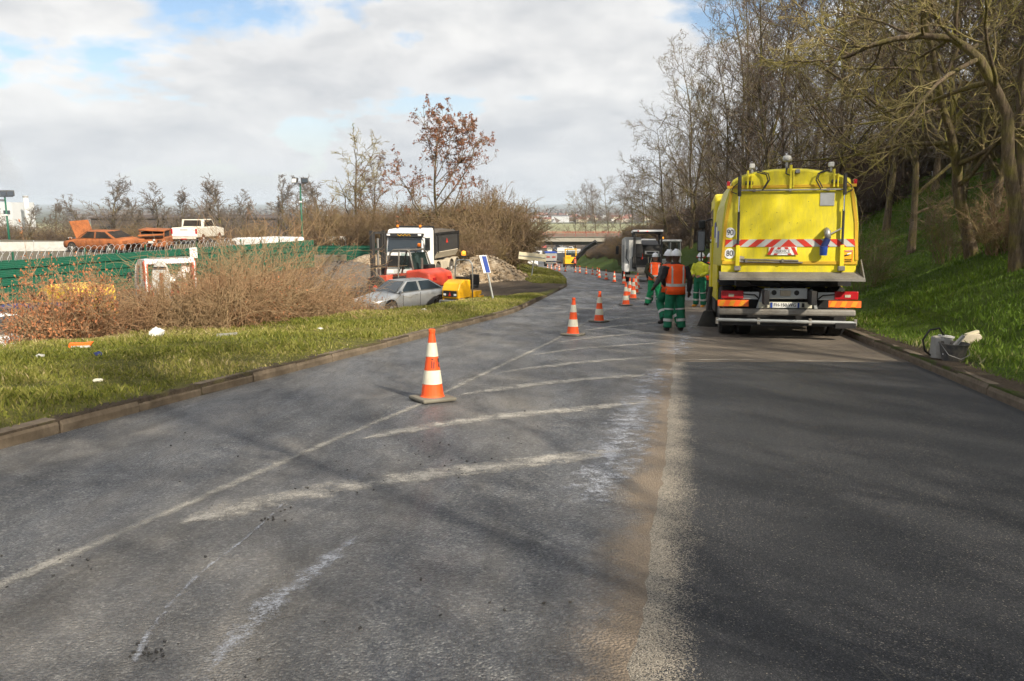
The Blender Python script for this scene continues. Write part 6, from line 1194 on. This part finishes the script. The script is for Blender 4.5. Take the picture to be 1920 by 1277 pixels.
# ------------------------------------------------------------------ people
def remeshed(mb, name, mat, parent, vox=.02, disp=0.0):
    me = bpy.data.meshes.new(name); me.from_pydata(mb.v, [], mb.f); bm = bmesh.new(); bm.from_mesh(me); bmesh.ops.recalc_face_normals(bm, faces=bm.faces); bm.to_mesh(me); bm.free()
    t = bpy.data.objects.new('tmp', me); m = t.modifiers.new('r', 'REMESH'); m.mode = 'VOXEL'; m.voxel_size = vox; s = t.modifiers.new('s', 'SMOOTH'); s.factor = .5; s.iterations = 3
    out = evaluated_mesh(t)
    if disp:
        co = np.empty(len(out.vertices)*3, np.float32); out.vertices.foreach_get('co', co); co = co.reshape(-1, 3); w = np.sin(co[:, 2]*38+co[:, 0]*21+np.sin(co[:, 1]*30)*1.5)*np.cos(co[:, 2]*17-co[:, 0]*33); nr = np.empty(len(out.vertices)*3, np.float32); out.vertices.foreach_get('normal', nr)
        co += nr.reshape(-1, 3)*(w*disp)[:, None]; out.vertices.foreach_set('co', co.ravel())
    out.materials.clear(); out.materials.append(MAT(mat)); out.polygons.foreach_set('use_smooth', [True]*len(out.polygons)); return link(bpy.data.objects.new(name, out), parent)
def ell(cx, cy_, z, rx, ry, n=20): return [(cx+rx*math.cos(2*math.pi*k/n), cy_+ry*math.sin(2*math.pi*k/n), z) for k in range(n)]
def hand(mb, w, d, side, curl=.5):
    w = Vector(w); d = Vector(d).normalized(); s_ = d.cross(Vector((0, 1, 0)));  s_ = s_.normalized() if s_.length > .1 else Vector((1, 0, 0)); f = s_.cross(d)
    mb.tube([w, w+d*.04, w+d*.085], [.026, .036, .033], 8)
    for k, L in enumerate((.068, .078, .072, .055)):
        b = w+d*.082+s_*(.027-.018*k); mb.tube([b, b+d*L*.45, b+d*L*.8+f*L*curl*.5], [.0095, .009, .008], 6)
    b = w+d*.03+s_*.032*(1 if side > 0 else 1); mb.tube([b, b+d*.03+s_*.022, b+d*.06+s_*.024], [.012, .011, .009], 6)
def person(label, loc, yaw, J=None, trousers='work_green', top='cloth_dark', vest='hivis_orange', hat='hat', skin='skin', s=1.0, bands=True, mask=False, muffs=False, vox=.018, boots='boot', hem=.80, headturn=0.0):
    o = thing('person', label, 'person', loc, yaw); o.scale = (s, s, s)
    j = dict(hl=(-.095, 0, .90), hr=(.095, 0, .90), kl=(-.12, .02, .48), kr=(.12, .02, .48), al=(-.14, -.02, .09), ar=(.14, -.02, .09), tl=(-.16, .16, .035), tr=(.16, .16, .035),
             sl=(-.195, 0, 1.39), sr=(.195, 0, 1.39), el=(-.27, -.03, 1.12), er=(.27, -.03, 1.12), wl=(-.27, .08, .87), wr=(.27, .08, .87), ln=(0, 0))
    j.update(J or {}); V = {k: Vector(v) for k, v in j.items() if k != 'ln'}; lx, ly = j['ln']
    T_ = lambda z: (lx*(z-.9), ly*(z-.9))
    def torso(mb, rs):
        mb.loft([ell(T_(z)[0], T_(z)[1], z, rx, ry) for z, rx, ry in rs])
    b = MB(); torso(b, [(.84, .13, .10), (.92, .15, .105), (1.05, .14, .095), (1.2, .155, .105), (1.35, .165, .10), (1.43, .12, .08), (1.47, .055, .055), (1.53, .052, .055)])
    hx, hy = T_(1.6); hc = Vector((hx, hy+.015, 1.585))
    b.loft([[(hc.x+x*math.cos(headturn)-y*math.sin(headturn), hc.y+x*math.sin(headturn)+y*math.cos(headturn), hc.z+z) for x, y, z in [(rx*math.cos(q), ry*math.sin(q)+oy, z_) for q in np.linspace(0, 2*math.pi, 18, False)]] for z_, rx, ry, oy in [(-.115, .03, .035, .03), (-.10, .05, .06, .022), (-.06, .066, .08, .008), (0, .076, .095, 0), (.05, .076, .097, -.004), (.09, .06, .078, -.006), (.115, .025, .03, -.006)]])
    fdir = Vector((-math.sin(headturn), math.cos(headturn), 0)); sdir = Vector((fdir.y, -fdir.x, 0))
    b.tube([hc+fdir*.092+Vector((0, 0, .01)), hc+fdir*.118+Vector((0, 0, -.022)), hc+fdir*.09+Vector((0, 0, -.035))], [.010, .016, .010], 6)
    for sg in (-1, 1): b.tube([hc+sdir*sg*.072+Vector((0, 0, .02)), hc+sdir*sg*.086+Vector((0, 0, .0)), hc+sdir*sg*.074+Vector((0, 0, -.03))], [.012, .016, .010], 6)
    for a in 'lr': b.tube([V['s'+a], V['e'+a], V['w'+a]], [.05, .042, .03], 10); b.tube([V['h'+a], V['k'+a], V['a'+a]], [.085, .06, .045], 10); hand(b, V['w'+a], V['w'+a]-V['e'+a], -1 if a == 'l' else 1)
    remeshed(b, 'body', skin, o, min(vox, .013))
    for sg in (-1, 1):
        e_ = hc+fdir*.089+sdir*sg*.031+Vector((0, 0, .018)); MB().lathe([(.001, -.004), (.009, -.002), (.009, .004), (.001, .006)], 8, tuple(e_), 'y').build('eye', 'black', o)
    MB().tube([hc+fdir*.090+sdir*-.024+Vector((0, 0, -.058)), hc+fdir*.097+Vector((0, 0, -.060)), hc+fdir*.090+sdir*.024+Vector((0, 0, -.058))], .005, 5).build('mouth', 'rail_red', o)
    t = MB(); torso(t, [(.80, .17, .125), (.88, .185, .135), (.98, .18, .13), (1.04, .165, .12)])
    for a in 'lr': t.tube([V['h'+a]+Vector((0, 0, .02)), V['h'+a].lerp(V['k'+a], .5), V['k'+a], V['k'+a].lerp(V['a'+a], .6), V['a'+a]+Vector((0, 0, -.02))], [.115, .108, .095, .092, .095], 14)
    remeshed(t, 'trousers', trousers, o, vox, .006)
    if bands:
        for a in 'lr':
            for f0, f1, r in ((.55, .70, .101), (-.02, .06, .104)) if bands == 2 else ((.55, .70, .101),):
                p0, p1 = V['k'+a].lerp(V['a'+a], f0), V['k'+a].lerp(V['a'+a], f1); MB().tube([p0, p1], r, 18, cap=False).build('leg_band', 'reflect', o, smooth=True)
    c = MB(); torso(c, [(.90, .178, .13), (1.05, .18, .13), (1.2, .19, .135), (1.35, .195, .125), (1.43, .135, .095), (1.485, .066, .066)])
    for a in 'lr': c.tube([V['s'+a]+Vector((0, 0, .0)), V['s'+a].lerp(V['e'+a], .5), V['e'+a], V['e'+a].lerp(V['w'+a], .6), V['w'+a]], [.078, .074, .066, .056, .048], 12)
    remeshed(c, 'jacket', top, o, vox, .005)
    if vest:
        v = MB(); rs = [(hem, .215, .165), (.92, .208, .158), (1.06, .205, .152), (1.2, .21, .155), (1.33, .212, .145), (1.40, .175, .122), (1.455, .095, .088)]
        v.loft([ell(T_(z)[0], T_(z)[1]-.004, z+.012*math.sin(3*k), rx, ry, 28) for k, (z, rx, ry) in enumerate(rs)], cap=False); vo = v.build('vest', vest, o, smooth=True)
        so = vo.modifiers.new('t', 'SOLIDIFY'); so.thickness = .006
        for z0, z1 in ((.97, 1.03),): MB().loft([ell(T_(z0)[0], T_(z0)[1]-.004, z0, .2125, .160, 28), ell(T_(z1)[0], T_(z1)[1]-.004, z1, .2115, .159, 28)], cap=False).build('vest_band', 'reflect', o, smooth=True)
        for sg in (-1, 1):
            for fy in (-1, 1): pts = [(T_(z)[0]+sg*.115, T_(z)[1]-.004+fy*(ry*math.sqrt(1-(.115/rx)**2)+.004), z) for z, rx, ry in [(1.0, .207, .155), (1.2, .21, .155), (1.33, .212, .145), (1.40, .175, .122)]]; MB().loft([[(x-.024, y, z), (x+.024, y, z), (x+.024, y+.003, z), (x-.024, y+.003, z)] for x, y, z in pts]).build('vest_band', 'reflect', o)
    for a in 'lr':
        A_, T2 = V['a'+a], V['t'+a]; d_ = (T2-A_); bt = MB(); bt.tube([A_+Vector((0, 0, .09)), A_, A_+Vector((0, 0, -.045))], [.058, .058, .05], 10); hl = A_-d_.normalized()*.05+Vector((0, 0, -.055)); bt.tube([hl, A_+d_*.35+Vector((0, 0, -.045)), A_+d_*.8+Vector((0, 0, -.02)), T2], [.040, .050, .046, .030], 10); remeshed(bt, 'boot', boots, o, .012)
    hm = MB(); dome = []
    for i in range(9):
        q = i/8*math.pi/2; r = math.cos(q); z = math.sin(q); dome.append([(hc.x+(.108*r+.001)*math.cos(w), hc.y-.008+(.132*r+.001)*math.sin(w), hc.z+.045+.125*z) for w in np.linspace(0, 2*math.pi, 24, False)])
    hm.loft(dome); hm.loft([[(hc.x+.116*math.cos(w), hc.y-.004+(.142+.03*max(0, math.cos(w-headturn-math.pi/2)))*math.sin(w), hc.z+z) for w in np.linspace(0, 2*math.pi, 24, False)] for z in (.036, .050)]); hm.build('helmet', hat, o, smooth=True)
    MB().box(hc.x, hc.y-.008, hc.z+.165, .03, .20, .02).build('helmet_ridge', hat, o, bevel=.008)
    if mask: m_ = MB().lathe([(.001, .04), (.06, .035), (.082, .005), (.08, -.03)], 14, axis='z').build('face_mask', 'mask', o, smooth=True); m_.location = hc+fdir*.035+Vector((0, 0, -.045)); m_.rotation_euler = (-math.pi/2, 0, headturn); m_.scale = (.9, 1.05, 1.9); m_.scale = (.88, 1.0, 1.7)
    if muffs:
        for sg in (-1, 1): MB().lathe([(.03, -.02), (.042, 0), (.03, .02)], 14, tuple(hc+sdir*sg*.115+Vector((0, 0, .02))), 'x').build('ear_defender', 'red', o)
    return o
def foot(px, py): p = GH(px, py); return (p.x, p.y, p.z)
pA = person('worker with his back turned in grey-banded orange vest and dark sleeves nearest the sweeper', foot(1264, 620), .12, dict(kl=(-.13, .02, .48), kr=(.13, .03, .48), al=(-.16, -.02, .09), ar=(.15, -.02, .09), el=(-.29, .02, 1.13), wl=(-.20, .18, 1.0), er=(.30, -.04, 1.11), wr=(.31, .02, .84), ln=(0, .02)), bands=2, skin='skin_dark', s=1.0, headturn=.3)
pB = person('worker stepping along half hidden behind the nearest one in orange vest', (pA.location.x+.10, pA.location.y+1.15, float(RZ(pA.location.y+1.15))), .35, dict(kl=(-.14, .18, .52), al=(-.20, -.14, .22), tl=(-.26, .02, .10), kr=(.10, -.04, .49), ar=(.13, -.26, .12), tr=(.15, -.10, .045), el=(-.29, -.06, 1.13), wl=(-.34, .10, .92), ln=(0, .08)), top='cloth_grey', skin='skin_dark')
pC = person('worker with hands clasped behind his back in bright green trousers and white helmet', foot(1226, 573), -.15, dict(kl=(-.13, .03, .48), al=(-.22, 0, .09), tl=(-.30, .15, .035), ar=(.20, 0, .09), tr=(.26, .17, .035), el=(-.30, -.08, 1.14), wl=(-.04, -.20, .93), er=(.30, -.08, 1.14), wr=(.06, -.21, .92)), trousers='bright_green', top='cloth_olive', hem=.86)
pD = person('worker in green helmet mostly hidden behind the one with clasped hands', (pC.location.x+.30, pC.location.y+1.6, float(RZ(pC.location.y+1.6))), -.3, None, trousers='work_green', hat='hat_green')
pE = person('masked worker in muddy yellow jacket and red ear defenders beside the sweeper', foot(1311, 575), math.pi-.75, dict(el=(-.27, .06, 1.12), wl=(-.12, .24, 1.02), er=(.27, .06, 1.12), wr=(.12, .24, 1.04)), top='hivis_yellow', vest=None, mask=True, muffs=True, bands=2, headturn=.35, boots='amber')
pF = person('worker in orange vest with folded arms half hidden by the sweeper', (GH(1328, 566).x, GH(1328, 566).y, GH(1328, 566).z), math.pi+.3, dict(el=(-.28, .08, 1.13), wl=(.02, .22, 1.10), er=(.28, .08, 1.13), wr=(-.02, .24, 1.07)), trousers='cloth_dark', top='cloth_grey', bands=False)
pG = person('distant worker in orange helmet and vest beside the milling machine', ((1078-960)/1500*128, 128, float(RZ(128))), 2.6, None, trousers='cloth_dark', hat='orange', bands=False, vox=.03, s=1.05)
# ------------------------------------------------------------------ cones
def make_cone():
    o = thing('traffic_cone', 'x', 'cone', (0, 0, 0)); prof = lambda z: .125-.094*(z-.05)/.70
    MB().box(0, 0, .022, .40, .40, .044).build('base', 'cone_base', o, bevel=.018)
    MB().lathe([(.135, .044), (prof(.06), .06), (prof(.74), .735), (.034, .74), (.037, .745), (.037, .775), (.030, .782), (.022, .775), (.022, .745)], 24).build('body', 'cone_orange', o, smooth=False)
    for z0, z1 in ((.185, .335), (.485, .635)): MB().lathe([(prof(z0)+.0025, z0), (prof(z1)+.0025, z1)], 24, cap=False).build('white_band', 'cone_white', o, smooth=True)
    return o
cone0 = make_cone(); cg = 'traffic cones along the works'
cones = [(811, 751, 'large near cone with dark printed mid band standing alone'), (1074, 629, 'second cone along the centre line with worn base'), (1123, 604, 'third cone along the centre line before the workers'), (1173.6, 573, 'cone at the front of the cluster beside the workers'), (1187, 561, 'cone second in the cluster beside the workers'), (1180.5, 555, 'cone half hidden in the middle of the cluster'), (1192, 550, 'cone at the back of the cluster beside the workers'), (1195, 541, 'cone hidden at the rear of the cluster'), (1170, 533, 'cone at the left end of the patching truck'), (1151.7, 529.5, 'cone just off the corner of the patching truck'), (1136.6, 525, 'cone in the far line, first beyond the patching truck'), (1123.5, 521.5, 'cone in the far line, second beyond the patching truck'), (1120, 517, 'cone close behind another in the far line'), (1111, 515.6, 'cone in the middle of the far line'), (1099, 514, 'cone past the middle of the far line'), (1087, 512, 'far-line cone below the grey scrub'), (1079, 511, 'far-line cone below the distant worker'), (1060, 509.5, 'far-line cone before the milling machine'), (1048.5, 508, 'far-line cone between lorry and milling machine'), (1040.7, 506.5, 'tiny cone behind the far lorry'), (1033.7, 505.5, 'tiny cone under the far lorry tail'), (1026.7, 504.5, 'tiny cone at the end of the far line'), (1051, 500.5, 'tiny cone beside the lorry wheels'), (1044, 499.7, 'tiny cone nearest the lorry'), (1072, 500.7, 'tiny cone at the foot of the milling machine')]
for i, (px, py, lab) in enumerate(cones):
    o = cone0 if i == 0 else copy_tree(cone0); p = GH(px, py); q = Vector((0, 0, 1)).rotation_difference(Vector((0, SLOPE, 1)).normalized()) @ Quaternion((0, 0, 1), .55 if i == 0 else random.uniform(0, 1.5)); o.location = (p.x, p.y, float(RZ(p.y))+.006); o.rotation_mode = 'QUATERNION'; o.rotation_quaternion = q; o.rotation_quaternion = q if i == 0 else Euler((random.uniform(-.02, .02), random.uniform(-.02, .02), 0)).to_quaternion() @ q; o.scale = (1, 1, 1) if i == 0 else (random.uniform(.95, 1.04),)*3; tag(o, lab, 'cone', cg)
for a_, z0_, z1_, w_ in ((-.62, .36, .44, .004), (-.42, .355, .43, .004), (-.22, .36, .445, .003), (.12, .37, .44, .003), (.42, .375, .465, .006), (.52, .365, .40, .008), (.62, .42, .465, .007), (-.5, .452, .464, .05)):
    pts_ = [((.125-.094*(z-.05)/.70+.002)*math.cos(-math.pi/2+.12+a_), (.125-.094*(z-.05)/.70+.002)*math.sin(-math.pi/2+.12+a_), z) for z in (z0_, z1_)]
    t_ = Vector((math.sin(math.pi/2-.12-a_), math.cos(math.pi/2-.12-a_), 0))*min(w_, .012); MB().loft([[Vector(p)-t_, Vector(p)+t_, Vector(p)+t_*.98+Vector((0, .001, 0)), Vector(p)-t_*.98+Vector((0, .001, 0))] for p in pts_]).build('worn_print_mark', 'dark', cone0)
# ------------------------------------------------------------------ tools by the kerb
kb = FG(1760, 672); 
def gnd(px, py): return FG(px, py, 4, 60)
p = gnd(1763, 671); o = thing('mortar_tub', 'grey plastic can with black hose loop standing by the kerb', 'can', p); MB().lathe([(.16, 0), (.17, .02), (.165, .34), (.155, .35), (.15, .34), (.15, .04), (.001, .04)], 20, cap=False).build('shell', 'plastic_grey', o)
MB().tube([(.05, 0, .34), (-.06, 0, .50), (-.22, .0, .47), (-.32, .0, .30), (-.27, 0, .12), (-.17, 0, .04)], .017, 8).build('hose', 'black', o, smooth=True); MB().box(.08, .02, .36, .22, .12, .03, ry=.1).build('float_board', 'light_grey', o)
p = gnd(1762, 673); o = thing('white_jug', 'small white plastic jug between can and bucket', 'jug', p+Vector((.03, -.19, 0))); MB().lathe([(.065, 0), (.072, .02), (.068, .17), (.04, .21), (.04, .235), (.001, .235)], 16).build('shell', 'bag', o, smooth=False); MB().tube([(-.06, 0, .08), (-.11, 0, .12), (-.09, 0, .19), (-.04, 0, .2)], .010, 6).build('handle', 'bag', o)
p = gnd(1786, 676); o = thing('builders_bucket', 'black cement-stained rubber bucket at the kerb', 'bucket', p); MB().lathe([(.16, 0), (.165, .01), (.215, .27), (.228, .275), (.228, .29), (.21, .29), (.155, .03), (.001, .03)], 24, cap=False).build('shell', 'pail', o); MB().tube([(-.215, 0, .27), (-.17, -.18, .12), (0, -.235, .06), (.17, -.18, .12), (.215, 0, .27)], .006, 6).build('handle', 'steel', o)
MB().tube([(-.05, .0, .2), (.16, .03, .40)], [.022, .03], 8).build('trowel_grip', 'plastic_grey', o); MB().prism([(.0, .25), (.12, .40), (.16, .38), (.06, .24)], 'y', .0, .02).build('trowel_blade', 'light_grey', o)
p = gnd(1818, 649); o = thing('straw_broom_head', 'tan broom head lying in the grass behind the bucket', 'broom', p+Vector((.05, .1, .02))); MB().prism([(-.2, .0), (.12, .0), (.22, .12), (.15, .20), (-.05, .18), (-.18, .12)], 'y', -.06, .06).build('bristles', 'pad_beige', o, bevel=.02); MB().box(.03, 0, .20, .24, .08, .04, ry=-.3).build('block', 'cream', o)
for nm_ in ('mortar_tub', 'white_jug', 'builders_bucket', 'straw_broom_head'): bpy.data.objects[nm_].scale = (.86,)*3
# ------------------------------------------------------------------ litter and crumbs
def crumple(name, lab, px, py, s, mat, seed, flat=.6):
    rg = random.Random(seed); p = FG(px, py, 4, 60); rings = []
    for i in range(6):
        q = i/5*math.pi; rings.append([(s*math.sin(q)*math.cos(w)*rg.uniform(.75, 1.15)+.001, s*math.sin(q)*math.sin(w)*rg.uniform(.75, 1.15), s*flat*(1-math.cos(q))*rg.uniform(.9, 1.1)) for w in np.linspace(0, 6.283, 10, False)])
    o = MB().loft(rings).build(name, mat, None); o.location = p+Vector((0, 0, -.01)); tag(o, lab, 'litter'); return o
crumple('plastic_bag', 'crumpled white plastic bag at the foot of the brambles', 294, 634, .13, 'bag', 1, .75); crumple('blue_can', 'crushed blue drink can on the verge grass', 184, 668, .06, 'navy', 2); crumple('paper_scrap', 'pale pinkish paper scrap near the kerb on the verge', 183, 716, .06, 'cone_white', 3, .4)
crumple('paper_scrap', 'small white scrap in the grass below the silver car', 795, 582, .07, 'bag', 5, .4); crumple('paper_scrap', 'pale scrap on the verge by the end of the brambles', 600, 618, .06, 'bag', 6, .4); crumple('bottle_scrap', 'crushed clear bottle lying left on the verge', 75, 672, .07, 'light_grey', 7, .5)
p = FG(150, 652, 4, 60); o = thing('bumper_shard', 'broken orange plastic car part lying below the rust-red bush', 'litter', p, .2); MB().prism([(-.16, 0), (.15, .02), (.2, .09), (.05, .075), (-.14, .08)], 'y', -.03, .03).build('shell', 'orange', o, bevel=.008); MB().box(.02, -.02, .02, .26, .05, .03).build('underside', 'light_grey', o)
p = FG(425, 631, 4, 60); o = thing('metal_strip', 'pale metal strip lying in the grass at the bramble edge', 'litter', p, .3); MB().prism([(-.17, .0), (.17, .02), (.18, .06), (-.16, .05)], 'y', -.025, .025).build('strip', 'alu', o)
mb = MB(); rg = random.Random(8)
for cx0, cy0, n_, sp in ((280, 1225, 14, 20), (300, 1210, 6, 26), (800, 845, 12, 30), (515, 970, 10, 22), (850, 880, 14, 40), (610, 900, 12, 60), (400, 900, 10, 90), (960, 800, 10, 60), (1690, 1000, 10, 80), (120, 1060, 12, 90), (700, 1150, 14, 160)):
    for k in range(n_):
        p = GH(cx0+rg.gauss(0, sp), cy0+rg.gauss(0, sp*.35)); s_ = rg.uniform(.004, .010)*(1.2 if n_ > 20 else 1); mb.box(p.x, p.y, float(RZ(p.y))+s_*.3+.004, s_*1.5, s_, s_*.8, rg.random()*6, rg.random()*.5, rg.random()*.5)
o = mb.build('asphalt_crumbs', 'dark'); tag(o, 'black asphalt crumbs scattered on the road', 'crumbs', kind='stuff')
